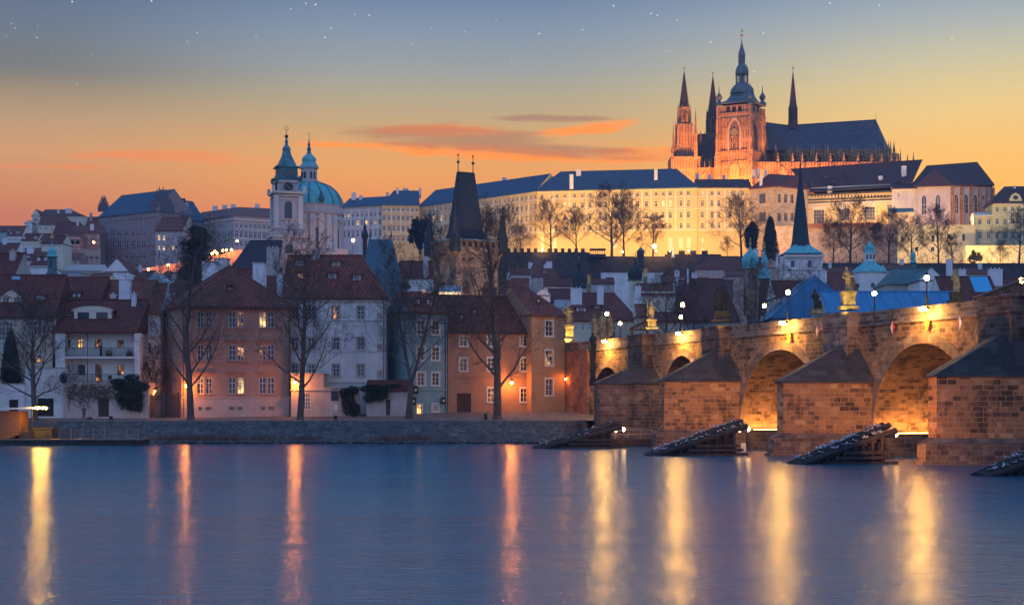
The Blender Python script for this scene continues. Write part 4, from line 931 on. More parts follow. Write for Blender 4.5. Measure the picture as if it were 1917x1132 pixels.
# cream house at the left edge
t, f1, rf, ze, zr = house('cream house at the left edge with a pedimented roof dormer and white windows', (-70, 216), (103, 216), 11, 592, 515, cream, tiled,
  wins=[(10, 602, 637, 27, glassr, 'grid'), (70, 601, 626, 16, glassr, 'cas'), (69, 664, 681, 18, litd), (-30, 602, 637, 27, glassr, 'grid')], belts=((595, .3, .25), (661, .14, .1)), sur=frame,
  gable=tiled, dorm=((21, 556, 570, 41, 'gable', cream, tiled, glassr, 2), (76, 553, 565, 15, 'shed', grime, tiled, glass, 2)), chim=((100, 554, 583, 8, 219, grime),), zb=2)
b = MB()
for s_ in (-1, 1): u, z = f1.hit(70+s_*13, 626); b.box(u-.4, -.08, z, u+.4, -.02, z+1.85, 0, f1.M(0, 0))
b.build('shutter', frame, t)
b = MB(); D_ = 219.3; b.box(gx(22, D_), D_, zz(523, D_), gx(37, D_), D_+.3, zz(517, D_)); b.build('skylight', mat('skylight_glass', (.2,.45,.6), .2), rf)
for pa, pb, yt, D, lb, ds in ((-70, 46, 719, 213, 'low pink-white garden wall with a dark door below the cypress', [(25.5, 748, 783, 17)]), (46.3, 119.6, 689, 213.2, 'white garden wall with a dark garage opening beside the balcony house', [(85, 745, 779, 31)])):
    fw = Fac((gx(pa, D), D), (gx(pb, D), D)); tw = thing('garden_wall', lb, 'wall', (fw.A.x, D, 3), 0, 'garden walls on the quay'); dd = [fw.rect(*q) for q in ds]
    body(tw, [fw.pt(0, 0), fw.pt(fw.L, 0), fw.pt(fw.L, 0, 1.2 if yt > 700 else 2.4), fw.pt(0, 0, 1.2 if yt > 700 else 2.4)], 2, zz(yt, D), {0: dd}, white, .35, 'masonry')
    for o_ in dd: door(tw, fw, o_, mat('dark_garage_wood', (.03,.018,.016), .8, kind='wood'), .35)
    b = MB(); z = zz(yt, D); b.box(-.05, -.08, z, fw.L+.05, 1.3, z+.12, 0, fw.M(0, 0)); b.build('coping', grime, tw)
# narrow house between the balcony house and the salmon one
house('narrow pale house squeezed between the balcony house and the salmon house', (238, 221), (300, 221), 9, 587, 531, white, tileo,
  wins=[(274.5, 596, 616, 4.5), (282, 596, 616, 4.5), (277, 640, 661, 12), (277, 688, 706, 12)], belts=((626, .5, .5), (590, .3, .2)), gut=False, zb=2, dorm=((267, 560, 566, 14, 'shed', tiled, tileo, glass),), il=3)
house('brighter red-roofed house behind the white chimney of the balcony house', (183, 231), (322, 231), 10, 566, 525, white, tileo, ir=3.2, dorm=(), gut=False, chim=((211, 552, 564, 10, 231.5, chimw),))
house('dark-roofed house behind with one white-framed shed dormer', (99, 229), (187, 229), 10, 566, 519, grime, tiled, gable=tiled, gut=False, dorm=((143, 548, 559, 12, 'shed', white, tiled, glass),))
# low walls and annexe below the white house
fw = Fac((gx(545, 213), 213), (gx(606, 213), 213)); tw = thing('annexe', 'low apricot annexe between the salmon house and the white garden wall', 'annexe', (fw.A.x, 213, 3))
wo = [fw.rect(575, 736, 766, 12)]; 
body(tw, [fw.pt(0, 0), fw.pt(fw.L, 0), fw.pt(fw.L, 0, 5.5), fw.pt(0, 0, 5.5)], 2, zz(700, 213), {0: wo}, mat('annexe_plaster', (.50,.38,.30), kind='plaster', var=.25)); window(tw, fw, wo[0], 'grid', fm=frame)
b = MB(); z = zz(700, 213); b.box(-.1, -.15, z, fw.L+.1, 5.6, z+.15, 0, fw.M(0, 0)); b.box(-.1, -.2, zz(731, 213), fw.L+3, -.002, zz(729, 213), 0, fw.M(0, 0)); b.build('coping', grime, tw)
fw = Fac((gx(606.3, 213), 213), (gx(672, 213), 213)); tw = thing('garden_wall', 'pale garden wall with a barred opening and a white notice, left of the ivy', 'wall', (fw.A.x, 213, 3), 0, 'garden walls on the quay'); wo = [fw.rect(627, 727, 750, 14)]
body(tw, [fw.pt(0, 0), fw.pt(fw.L, 0), fw.pt(fw.L, 0, .8), fw.pt(0, 0, .8)], 2, zz(726, 213), {0: wo}, mat('annexe_plaster', (.5,.38,.3)), .3, 'masonry'); window(tw, fw, wo[0], 'grid', fm=iron, dep=.3)
b = MB(); u, z = fw.hit(629, 768); b.box(u-.25, -.04, z, u+.25, -.005, z+.8, 0, fw.M(0, 0)); b.build('notice', frame, tw); b = MB(); z = zz(726, 213); b.box(0, -.1, z, fw.L, .9, z+.13, 0, fw.M(0, 0)); b.build('coping', grime, tw)
fw = Fac((gx(686, 212.5), 212.5), (gx(763, 212.5), 212.5)); tw = thing('garden_shed', 'low pale shed with a tiled lean-to roof and a narrow dark door beside the ivy', 'shed', (fw.A.x, 212.5, 3)); do = fw.rect(726.5, 748, 777, 9)
body(tw, [fw.pt(0, 0), fw.pt(fw.L, 0), fw.pt(fw.L, 0, 3.6), fw.pt(0, 0, 3.6)], 2, zz(733, 212.5), {0: [do]}, grime, .2, 'wall'); door(tw, fw, do, framed)
b = MB(); z = zz(733, 212.5); b.hull([fw.pt(-.2, z, -.3), fw.pt(fw.L, z, -.3), fw.pt(fw.L, z+1.5, 3.6), fw.pt(-.2, z+1.5, 3.6)], [fw.pt(-.2, z+.15, -.3), fw.pt(fw.L, z+.15, -.3), fw.pt(fw.L, z+1.65, 3.6), fw.pt(-.2, z+1.65, 3.6)]); b.build('roof', tiled, tw)
# gate
D = 213.5; x0, x1 = gx(279, D), gx(333, D); gt = thing('wooden_gate', 'tall dark picket gate beside the salmon house', 'gate', (x0, D, 3)); b = MB(); k = 26
for i in range(k+1): x = x0+(x1-x0)*i/k; b.box(x-.045, D, 3.05, x+.045, D+.05, zz(739, D)+(.12 if i % 2 else 0))
b.build('pickets', framed, gt)
b = MB()
for y in (746, 775): b.box(x0, D+.051, zz(y, D)-.06, x1, D+.12, zz(y, D)+.06)
b.build('rails', framed, gt)
b = MB()
for x in (x0-.1, (x0+x1)/2, x1+.1): b.box(x-.12, D-.06, 2.9, x+.12, D+.18, zz(737, D)+.3)
b.build('posts', framed, gt)
# wall lamps (sodium)
def walllamp(px, py, D, wallD, lb, e, r=.20, gm=None, colr=SOD):
    p = V((gx(px, D), D, zz(py, D))); t = thing('wall_lamp', lb, 'wall lamp', p, 0, 'sodium lamps on the house walls')
    b = MB(); b.tube((0, wallD-D, .35), (0, 0, .45), .025, n=5); b.tube((0, wallD-D, .0), (0, wallD-D, .45), .03, n=5); b.lathe([(.2, .2), (.14, .36), (.03, .5)], (0,0,0), 6); b.lathe([(.08, -.32), (.11, -.22)], (0,0,0), 6)
    b.build('bracket', iron, t, world=False); b = MB(); b.ball((0, 0, -.02), r, 8); b.build('lamp_glass', gm or lampo, t, world=False)
    light('POINT', p+V((0, -.42, -.35)), e, colr, .15)
walllamp(349, 722, 214.0, 215, 'orange wall lamp at the left corner of the salmon house', 420)
walllamp(553, 716, 212.2, 213, 'orange wall lamp where the salmon house meets the annexe', 420)
walllamp(958, 716, 219.6, 221.0, 'orange wall lamp on the orange house behind the trunk', 520)
walllamp(290, 732, 216, 216.5, 'small lantern glowing behind the picket gate', 90, .09)
walllamp(1058.5, 709, 221.0, 222.2, 'tiny round lamp at the right corner of the apricot house', 30, .12)
light('POINT', (gx(1088, 224), 217.8, 5.5), 2600, (1., .20, .045), .3)
# point light above: placed for the abutment's red glow, no lamp modelled
# ---------------------------------------------------------------- trees
def gen_tree(seed, H, r0, fork=.22, spread=.9, up=.35, n1=16, n2=7, n3=6, n4=5, weep=0.0, wide=1.0, rmin=.018, lean=0.0, twin=False):
    rq = random.Random(seed); A, B = MB(), MB()
    def seg(mb, p, q, ra, rb, n_):
        d = q-p
        if d.length < 1e-5: return
        d.normalize(); a = d.orthogonal().normalized(); c_ = d.cross(a); i = len(mb.v)
        for P_, r in ((p, ra), (q, rb)):
            for k in range(n_):
                t = 2*PI*k/n_; mb.v.append(tuple(P_+(a*math.cos(t)+c_*math.sin(t))*r))
        for k in range(n_): mb.f.append((i+k, i+(k+1) % n_, i+n_+(k+1) % n_, i+n_+k)); mb.m.append(0)
    def grow_(p, d, L, r, lv):
        ns = (12, 6, 4, 3, 2)[lv]; mb = A if lv <= 1 else B; n_ = (9, 6, 4, 3, 3)[lv]; pts = []
        tr = (up*.12, up*.5, up*.55-weep*.7, up*.35-weep, up*.1-weep)[lv]
        for k in range(ns):
            j = (.03, .14, .22, .26, .25)[lv]; d = (d+V((rq.gauss(0, j), rq.gauss(0, j), rq.gauss(0, j*.7)+tr*.35))).normalized()
            q = p+d*(L/ns); f0, f1 = 1-k/ns, 1-(k+1)/ns; ex = .75 if lv == 0 else .9
            ra = max(rmin*.7, r*f0**ex); rb = max(rmin*.6, r*f1**ex)
            seg(mb, p, q, ra, rb, n_); pts.append((q, d, rb, (k+1)/ns)); p = q
        if lv >= 4: return
        cnt = (n1, n2, n3, n4)[lv]
        for c_ in range(cnt):
            t = (fork+(1-fork)*(c_+rq.random()*.7)/cnt) if lv == 0 else (.18+.82*(c_+rq.random())/cnt)
            k = min(ns-1, max(0, int(t*ns-.001))); q, dd, rr, ff = pts[k]
            q0 = pts[k-1][0] if k > 0 else q-dd*(L/ns); q_ = q0.lerp(q, (t*ns) % 1)
            az_ = rq.uniform(0, 2*PI) if lv else (c_*2.4+rq.uniform(-.5, .5)); a = dd.orthogonal().normalized(); b_ = dd.cross(a)
            an = (rq.uniform(.7, 1.15)*spread*(1.15-.5*t), rq.uniform(.5, .95), rq.uniform(.5, 1.), rq.uniform(.5, 1.1))[lv]
            nd = (dd*math.cos(an)+(a*math.cos(az_)+b_*math.sin(az_))*math.sin(an)).normalized()
            l2 = L*((.50*(1-.62*t)*wide), rq.uniform(.4, .6)*(1.1-.5*t), rq.uniform(.35, .6), rq.uniform(.35, .6))[lv]
            grow_(q_, nd, l2, max(rmin, min(rr*.62, r*(.34, .45, .45, .5)[lv]*(1.15-.6*t))), lv+1)
    if twin:
        q = V((lean*H*.15, 0, H*.22)); seg(A, V((0,0,-.3)), q*.5, r0*1.3, r0*.95, 10); seg(A, q*.5, q, r0*.95, r0*.85, 10)
        grow_(q, V((-.22, .05, 1)), H*.72, r0*.62, 0); grow_(q, V((.32, -.05, 1)), H*.78, r0*.62, 0)
    else:
        seg(A, V((0,0,-.3)), V((0,0,.5)), r0*1.5, r0*1.08, 9); grow_(V((0,0,.45)), V((lean, 0, 1)).normalized(), H*.97, r0*1.05, 0)
    return A, B
def tree(lb, p, mesh=None, name='bare_tree', grp='bare trees on the quay', m=None, rz=0.0, sc=1.0, **k):
    t = thing(name, lb, 'tree', p, rz, grp); t.scale = (sc,)*3
    A, B = gen_tree(**k); A.build('trunk', m or bark, t, world=False, uv=False, smooth=True); B.build('crown', m or bark, t, world=False, uv=False)
    return t
def qz(x, y): return T(x, y)
for px, D, top, lb, kw in (
    (65, 206.5, 592, 'bare tree at the far left in front of the cream house', dict(seed=11, r0=.38, fork=.14, n1=18, n2=8, n3=6, spread=1.05, wide=1.6, up=.6)),
    (357, 206.5, 452, 'tall bare tree standing before the salmon house', dict(seed=12, r0=.45, fork=.14, n1=19, n2=7, n3=6, spread=.95, wide=1.15, up=.6)),
    (562, 206.5, 480, 'bare leafless tree between the salmon house and the white house', dict(seed=23, r0=.42, fork=.15, n1=20, n2=8, n3=6, spread=.95, wide=1.15, up=.6)),
    (765, 206.5, 470, 'forked bare tree in front of the blue-green house', dict(seed=14, r0=.40, fork=.05, n1=15, n2=8, n3=6, spread=.85, wide=1.1, up=.65, twin=True, lean=.1)),
    (931, 206.5, 428, 'tallest bare tree with a thick trunk before the orange house', dict(seed=15, r0=.52, fork=.14, n1=19, n2=7, n3=6, spread=.95, wide=1.0, up=.55))):
    x = gx(px, D); tree(lb, (x, D, T(x, D)-.05), H=(zz(top, D)-T(x, D)), **kw)
x = gx(279, 217); tree('small twiggy bare tree behind the picket gate', (x, 217, 3.1), seed=31, H=8.5, r0=.14, fork=.1, n1=12, spread=.8)
for px, D, top, lb, sd_ in ((1247, 238, 548, 'dark bare tree rising behind the bridge left of the dark statue group', 41), (1418, 232, 528, 'wide bare tree behind the far parapet lamp', 42), (1500, 225, 540, 'bare shrubby tree in front of the blue gable', 43), (1308, 250, 560, 'thin bare tree behind the two stacked bridge lamps', 44)):
    x = gx(px, D); tree(lb, (x, D, 4), grp='bare trees behind the bridge', m=barkf, seed=sd_, H=zz(top, D)-4, r0=.3, fork=.35, n1=14, n2=7, n3=6, n4=4, spread=1.0, wide=1.3, up=.4)
# castle garden trees: three meshes reused
protos = [tree('x', (0, 0, -90), m=barkf, seed=51, H=18, r0=.42, fork=.16, n1=17, n2=8, n3=7, n4=4, spread=1.05, wide=1.7, rmin=.03, up=.45),
          tree('x', (0, 0, -90), m=barkf, seed=52, H=18, r0=.36, fork=.14, n1=16, n2=8, n3=7, n4=4, spread=.95, wide=1.45, rmin=.03, up=.5),
          tree('x', (0, 0, -90), m=barkf, seed=53, H=18, r0=.45, fork=.25, n1=15, n2=8, n3=6, n4=5, spread=1.15, wide=1.5, rmin=.035, up=.5, weep=.9)]
used = [0, 0, 0]
ct = [(0, 1032, 478, 392, 655, 'leaning bare tree leftmost of the row before the yellow palace wing'), (1, 1079, 474, 402, 655, 'second bare tree from the left before the palace wing'), (0, 1145, 485, 372, 648, 'tallest bare tree before the middle of the palace, above the pergola'), (1, 1168, 484, 388, 650, 'slim bare tree just right of the tallest one at the palace'),
      (2, 1222, 486, 410, 645, 'drooping bare tree beside the bright garden lamp'), (0, 1388, 480, 384, 640, 'bare tree at the corner of the palace by the dark evergreens'), (1, 1362, 482, 448, 642, 'small bare bush-like tree left of the corner evergreens'), (1, 910, 478, 405, 640, 'bare tree just right of the big tower roof'), (1, 947, 474, 398, 648, 'second bare tree right of the tower, before the palace'), (0, 975, 478, 430, 660, 'low bare tree at the left end of the battlements'),
      (1, 808, 478, 408, 640, 'bare tree just left of the big tower roof'), (0, 1592, 496, 392, 560, 'wide dark bare tree before the Gothic hall windows'), (1, 1560, 498, 425, 562, 'low bare tree left of the wide one below the hall'), (1, 1664, 497, 408, 565, 'tall bare tree before the low cream wing below the hall'), (0, 1706, 497, 420, 565, 'bare tree before the lit garden wall'), (1, 1757, 497, 402, 560, 'tall bare tree against the lit wall below the chapel'),
      (2, 1782, 498, 446, 562, 'dark drooping tree against the lit wall below the chapel'), (0, 1908, 494, 408, 560, 'bare tree in front of the pale yellow palace at the right edge'), (1, 1872, 498, 455, 565, 'small bare tree left of the one at the right edge'), (1, 1628, 498, 432, 560, 'thin bare tree between the wide one and the tall one')]
for k, px, pb, ptp, D, lb in ct:
    zb = zz(pb, D); h = zz(ptp, D)-zb; q = (gx(px, D), D, zb-.3)
    if used[k] == 0: t = protos[k]; t.location = q
    else: t = dup(protos[k], q)
    used[k] = 1; t['label'] = lb; t['group'] = 'bare trees in the castle gardens'; s_ = h/18; t.scale = (s_,)*3; t.rotation_euler = (0, 0, rnd.uniform(0, 6.28))
# evergreens made of many small leaf faces
def leafcloud(mb, c, rx, ry, rz_, n_, s, rq, hollow=.35, clumps=22):
    cl = [(V((rq.gauss(0, 1), rq.gauss(0, 1), rq.gauss(0, 1))).normalized()*rq.uniform(.25, 1), rq.uniform(.18, .36)) for _ in range(clumps)]
    for _ in range(n_):
        o, r = rq.choice(cl); q = o+V((rq.gauss(0, 1), rq.gauss(0, 1), rq.gauss(0, 1)))*r*.5
        p = V((c[0]+q.x*rx, c[1]+q.y*ry, c[2]+q.z*rz_)); d = V((rq.gauss(0, 1), rq.gauss(0, 1), rq.gauss(0, .7))).normalized()*s; e = V((rq.gauss(0, 1), rq.gauss(0, 1), rq.gauss(0, .7))).normalized()*s
        mb.face([p, p+d, p+e])
def evergreen_tree(lb, px, D, pb, ptp, wpx, kind='cone', n_=5000, s=.35, m=None, name='evergreen_tree', grp=None):
    zb, zt = zz(pb, D), zz(ptp, D); H = zt-zb; W = wpx/F*D/2; x = gx(px, D); rq = random.Random(int(px)); t = thing(name, lb, 'tree', (x, D, zb), 0, grp)
    b = MB(); b.tube((0, 0, -.2), (0, 0, H*.9), W*.10, .04, 6); b.build('trunk', barkf, t, world=False, uv=False); b = MB()
    if kind == 'cone':
        for _ in range(n_):
            f = rq.random()**.8; r = W*(1-f)**.55*(.35+.65*rq.random())*(1.0 if f > .06 else .7); a = rq.uniform(0, 6.283); p = V((r*math.cos(a), r*math.sin(a), H*(.02+f*.98)))
            d = V((math.cos(a)*.3+rq.gauss(0, .3), math.sin(a)*.3+rq.gauss(0, .3), rq.uniform(.2, 1))).normalized()*s; e = V((rq.gauss(0, 1), rq.gauss(0, 1), rq.gauss(0, .3))).normalized()*s*.5; b.face([p, p+e, p+d])
    elif kind == 'cedar':
        for k in range(34):
            f = .30+.70*k/34; a = rq.uniform(0, 6.283); L = W*(1.1-.55*abs(f-.6)*1.5)*rq.uniform(.5, 1.1); b.tube((0, 0, H*f), (L*.9*math.cos(a), L*.9*math.sin(a), H*f+.2), .12, .04, 4)
            for _ in range(n_//34):
                g = rq.random()**.7; p = V((L*g*math.cos(a)+rq.gauss(0, W*.13), L*g*math.sin(a)+rq.gauss(0, W*.13), H*f+rq.gauss(0, .35)-g*.4)); d = V((rq.gauss(0, 1), rq.gauss(0, 1), rq.gauss(0, .3))).normalized()*s; e = V((rq.gauss(0, 1), rq.gauss(0, 1), rq.gauss(0, .5))).normalized()*s; b.face([p, p+d, p+e])
    else: leafcloud(b, (0, 0, H*.55), W*.9, W*.9, H*.46, n_, s, rq, clumps=40)
    b.build('crown', m or evergreen, t, world=False, uv=False); return t
evergreen_tree('dark columnar cypress behind the garden wall at the left edge', 20, 214.5, 722, 622, 40, 'cone', 9000, .38)
evergreen_tree('small dark conifer right of the cypress in front of the cream house', 104, 215.6, 692, 660, 10, 'cone', 900, .22, grp=None)
evergreen_tree('tall dark cedar rising behind the roof of the salmon house', 366, 290, 600, 424, 56, 'cedar', 9000, .55)
evergreen_tree('round dark evergreen left of the big tower', 786, 560, 474, 408, 42, 'round', 6000, .8)
evergreen_tree('dark evergreen tree left of the twin dark conifers at the palace corner', 1408, 640, 486, 418, 30, 'round', 4000, .9, grp='dark evergreens at the palace corner')
evergreen_tree('broad dark conifer beside the slender spire', 1442, 636, 486, 408, 34, 'cone', 6000, .9, grp='dark evergreens at the palace corner')
def ivy(lb, blobs, seed, D, name='ivy', s=.16, dens=700, m=None):
    rq = random.Random(seed); b = MB()
    for (px, py, wx_, wy_, k) in blobs:
        for _ in range(int(dens*k)):
            r = math.sqrt(rq.random())*(1 if rq.random() < .86 else rq.uniform(1, 1.35)); a = rq.uniform(0, 6.283); p = V((gx(px+r*wx_*math.cos(a), D), D-rq.random()**1.5*.7, zz(py+r*wy_*math.sin(a), D)))
            d = V((rq.gauss(0, .5), rq.gauss(0, .4), -rq.random())).normalized()*s*rq.uniform(.8, 1.6); e = V((rq.gauss(0, 1), rq.gauss(0, .4), rq.gauss(0, .4))).normalized()*s; b.face([p, p+d, p+e])
    o = b.build(name, m or ivym, None, (gx(blobs[0][0], D), D, zz(blobs[0][1], D)), uv=False); return tag(o, lb, 'ivy', 'ivy hanging over the walls')
ivy('thick dark ivy spilling over the terrace wall below the balcony', [(245, 722, 36, 12, 2.5), (243, 742, 27, 14, 2.2), (250, 756, 18, 12, 1.2), (222, 713, 16, 5, .7), (248, 706, 14, 6, .7), (228, 752, 6, 12, .3), (262, 760, 5, 12, .3), (120, 706, 6, 10, .5)], 5, 212.3)
ivy('dark ivy bush climbing the garden wall beside the notice', [(652, 752, 12, 24, 2), (664, 766, 10, 14, 1.3), (645, 736, 9, 10, .8), (660, 730, 12, 8, .8)], 6, 212.6)
ivy('overhanging ivy above the shed with the narrow door', [(700, 727, 26, 8, 1.8), (706, 738, 22, 12, 1.6), (690, 745, 10, 8, .5), (735, 722, 16, 4, .6)], 7, 212.0)
rq = random.Random(9); b = MB()
for _ in range(260):   # bare creeper stems over the terrace wall
    x = gx(rq.uniform(124, 205), 212.4); z = zz(rq.uniform(719, 745), 212.4); p = V((x, 212.44, z)); a = rq.uniform(-.5, .5)
    for k in range(5):
        a += rq.gauss(0, .35); q = p+V((math.cos(a)*rq.choice((-1, 1, 1)), 0, math.sin(a)-.25))*.45; b.tube(p, q, .014, n=3); p = q
o = b.build('creeper', barkf, None, (gx(160, 212.4), 212.44, 6), uv=False); tag(o, 'net of bare creeper stems on the terrace wall left of its door', 'creeper')
# scrub and wood on the hillside below the castle
b = MB(); rq = random.Random(12)
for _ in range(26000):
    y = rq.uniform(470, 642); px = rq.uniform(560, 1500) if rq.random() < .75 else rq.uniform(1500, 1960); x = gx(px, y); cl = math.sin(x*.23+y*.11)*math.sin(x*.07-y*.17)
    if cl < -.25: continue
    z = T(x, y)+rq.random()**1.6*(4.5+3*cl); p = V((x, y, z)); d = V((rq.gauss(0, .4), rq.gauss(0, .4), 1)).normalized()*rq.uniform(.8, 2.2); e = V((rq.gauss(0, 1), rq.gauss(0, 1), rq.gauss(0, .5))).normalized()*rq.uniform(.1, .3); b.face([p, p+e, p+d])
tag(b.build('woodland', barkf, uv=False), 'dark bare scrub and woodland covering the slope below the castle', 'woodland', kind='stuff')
# person with a bag on the quay, via a skinned skeleton
def skinfig(name, m, V_, E_, par, root=0):
    me = bpy.data.meshes.new(name); me.from_pydata([p[:3] for p in V_], E_, []); me.materials.append(m); o = bpy.data.objects.new(name, me); C.objects.link(o); o.parent = par
    md = o.modifiers.new('skin', 'SKIN'); sv = me.skin_vertices[0].data if me.skin_vertices else None
    if sv is None:
        bm_ = __import__('bmesh').new(); bm_.from_mesh(me); bm_.verts.layers.skin.verify(); bm_.to_mesh(me); bm_.free(); sv = me.skin_vertices[0].data
    for i, p in enumerate(V_): sv[i].radius = (p[3], p[3] if len(p) < 5 else p[4]); sv[i].use_root = i == root
    o.modifiers.new('sub', 'SUBSURF').levels = 1; o.modifiers['sub'].render_levels = 2; return o
def person(lb, loc, rz, lean=.0):
    t = thing('person', lb, 'person', loc, rz)
    Vb = [(0,0,.95,.15,.11),(0,.0,1.18,.14,.10),(0,.0,1.40,.18,.11),(0,.01,1.50,.065),(0,.0,1.58,.06),(0,-.01,1.66,.095,.10),(0,-.01,1.76,.08,.09),
          (.19,0,1.42,.055),(.25,-.04,1.15,.045),(.14,-.2,1.08,.035),(.08,-.25,1.12,.03),(-.19,0,1.42,.055),(-.24,-.03,1.15,.045),(-.13,-.2,1.10,.035),(-.07,-.25,1.12,.03),
          (.09,0,.88,.09),(.10,-.02,.48,.065),(.11,.04,.07,.045),(.11,-.12,.04,.04),(-.09,0,.88,.09),(-.12,-.02,.48,.065),(-.15,.04,.07,.045),(-.15,-.12,.04,.04)]
    E = [(0,1),(1,2),(2,3),(3,4),(4,5),(5,6),(2,7),(7,8),(8,9),(9,10),(2,11),(11,12),(12,13),(13,14),(0,15),(15,16),(16,17),(17,18),(0,19),(19,20),(20,21),(21,22)]
    skinfig('figure', skin, Vb, E, t)
    Vc = [(0,0,.80,.20,.14),(0,0,1.18,.165,.125),(0,0,1.42,.20,.13),(.2,0,1.44,.07),(.26,-.04,1.16,.06),(.15,-.19,1.09,.05),(-.2,0,1.44,.07),(-.25,-.03,1.16,.06),(-.14,-.19,1.11,.05)]
    skinfig('coat', coat, Vc, [(0,1),(1,2),(2,3),(3,4),(4,5),(2,6),(6,7),(7,8)], t)
    Vt = [(0,0,.92,.14,.12),(.09,0,.84,.10),(.10,-.02,.48,.078),(.11,.04,.1,.062),(-.09,0,.84,.10),(-.12,-.02,.48,.078),(-.15,.04,.1,.062)]
    skinfig('trousers', trous, Vt, [(0,1),(1,2),(2,3),(0,4),(4,5),(5,6)], t)
    b = MB(); b.ball((0, .015, 1.755), .118, 10, 0, .85); b.build('hair', mat('dark_hair', (.03,.02,.015), .8), t, world=False)
    for s_ in (-1, 1): b = MB(); b.ball((s_*.035, -.11, 1.70), .014, 6); b.build('eye', iron, t, world=False)
    b = MB(); b.ball((0, -.118, 1.67), .02, 6); b.build('nose', skin, t, world=False)
    return t
x = gx(157, 206.8); person('person in a dark jacket standing on the quay with a bag at their feet', (x, 206.8, T(x, 206.8)+.01), R(25))
t = thing('bag', 'dark bag lying at the feet of the person on the quay', 'bag', (gx(168, 206.6), 206.6, T(x, 206.6)+.01)); b = MB(); b.lathe([(.2, 0), (.38, .06), (.40, .22), (.25, .34), (.02, .37)], (0,0,0), 10, 0, 0, 1.1, .6); b.build('sack', coat, t, world=False); b = MB(); b.tube((-.2, 0, .32), (0, 0, .48), .02, n=4); b.tube((0, 0, .48), (.2, 0, .32), .02, n=4); b.build('handle', coat, t, world=False)
x = gx(189.5, 215.8); person('person in dark clothes standing at the upper balcony railing', (x, 215.6, zz(667, 215)), R(-40))
for px, D, w_, h_, lb in ((207.5, 206.4, .55, .5, 'dark mooring bollard on the quay below the ivy'), (628, 205.6, .5, .55, 'dark mooring bollard on the quay below the notice'), (909, 205.6, .5, .75, 'dark mooring bollard left of the thick trunk')):
    x = gx(px, D); t = thing('bollard', lb, 'bollard', (x, D, T(x, D)), 0, 'bollards on the quay'); b = MB(); b.lathe([(w_*.6, 0), (w_*.6, .08), (w_*.45, .12), (w_*.42, h_*.8)], (0,0,0), 12); b.build('shaft', iron, t, world=False); b = MB(); b.lathe([(w_*.42, h_*.8), (w_*.55, h_*.86), (w_*.52, h_), (.02, h_+.03)], (0,0,0), 12); b.build('cap', iron, t, world=False)
# stone steps down to the water by the bridge
t = thing('stone_steps', 'flight of dark stone steps cut into the bank next to the bridge', 'steps', (gx(1062, 202), 201, 0)); b = MB()
for k in range(9): b.box(gx(1047, 202)+k*.12, 199.2+k*.52, -.2, gx(1086, 202)+k*.1, 199.2+k*.52+.62, .3+k*.29)
b.build('steps', stoned, t); b = MB(); b.box(gx(1089, 202), 198.6, -.3, gx(1097, 202), 204, 2.9); b.build('side_wall', stoned, t)
# landing stage on the left with its hut, canopy and railings
D0 = 189; t = thing('landing_stage', 'long low floating landing stage with railings at the lower left', 'landing stage', (gx(100, D0), D0, 0)); xa, xb = gx(-80, D0), gx(262, D0)
b = MB(); b.box(xa, D0, -.2, xb, D0+5, .62); b.box(xa, D0-.08, .45, xb+.05, D0+5.05, .56); b.build('pontoon_hull', woodd, t)
b = MB(); b.box(xa, D0-.15, .62, xb+.15, D0+5.1, .74); b.build('deck', mat('deck_boards', (.13,.11,.10), .8, kind='wood'), t)
def lifebuoy_rail(x0, x1, y, z0, h, nm='railing', rope=True):
    b = MB(); k = max(1, round((x1-x0)/1.35)); rq = random.Random(int(x0*7))
    for i in range(k+1):
        x = x0+(x1-x0)*i/k; b.box(x-.05, y-.05, z0, x+.05, y+.05, z0+h)
        if i < k:
            for zf in (.95, .5):
                pr = None
                for j in range(7):
                    f = j/6; q = V((x+(x1-x0)/k*f, y, z0+h*zf-.14*math.sin(PI*f))); 
                    if pr is not None: b.tube(pr, q, .028, n=4)
                    pr = q
    return b.build(nm, mat('rope_rail', (.26,.20,.16), .8), t)
lifebuoy_rail(gx(132, D0), gx(258, D0), D0+.2, .74, 1.25)
rail(t, gx(88, D0), gx(132, D0), D0+2, .74, 1.9, 18); rail(t, gx(30, D0), gx(86, D0), D0+4.6, 1.9, 3.1, 24)
b = MB(); b.box(gx(50, D0), D0+2.4, .74, gx(86, D0), D0+4.9, 1.9); b.box(gx(48, D0), D0+2.3, 1.9, gx(88, D0), D0+5.2, 2.05)
for k in range(5): b.box(gx(14+k*8, D0), D0+1.2, .74+k*.0, gx(22+k*8, D0), D0+3, .95+k*.23)
b.build('platform', woodd, t)
b = MB(); z = zz(805, D0)
for px in (34, 56, 86): b.tube((gx(px, D0), D0+1.5, .7), (gx(px, D0), D0+1.5, zz(800, D0)), .09, n=6)
b.build('piles', woodd, t)
hut = thing('ticket_hut', 'small orange plank hut on the landing stage at the left edge', 'hut', (gx(-20, D0), D0+1, .74)); xa, xb = gx(-80, D0), gx(31, D0)
b = MB(); b.box(xa, D0+1.2, .745, xb, D0+4.6, zz(769, D0)); b.build('plank_wall', wood, hut)
b = MB(); b.hull([V(p) for p in ((xa, D0+.6, zz(769, D0)), (gx(70, D0), D0+.6, zz(764.5, D0)), (gx(70, D0), D0+5, zz(764.5, D0)), (xa, D0+5, zz(769, D0)))], [V(p) for p in ((xa, D0+.6, zz(765.5, D0)), (gx(70, D0), D0+.6, zz(761.5, D0)), (gx(70, D0), D0+5, zz(761.5, D0)), (xa, D0+5, zz(765.5, D0)))]); b.build('flat_roof', frame, hut)
b = MB(); b.tube((gx(54, D0), D0+1.3, .74), (gx(54, D0), D0+1.3, zz(765, D0)), .12, n=8); b.build('post', iron, hut)
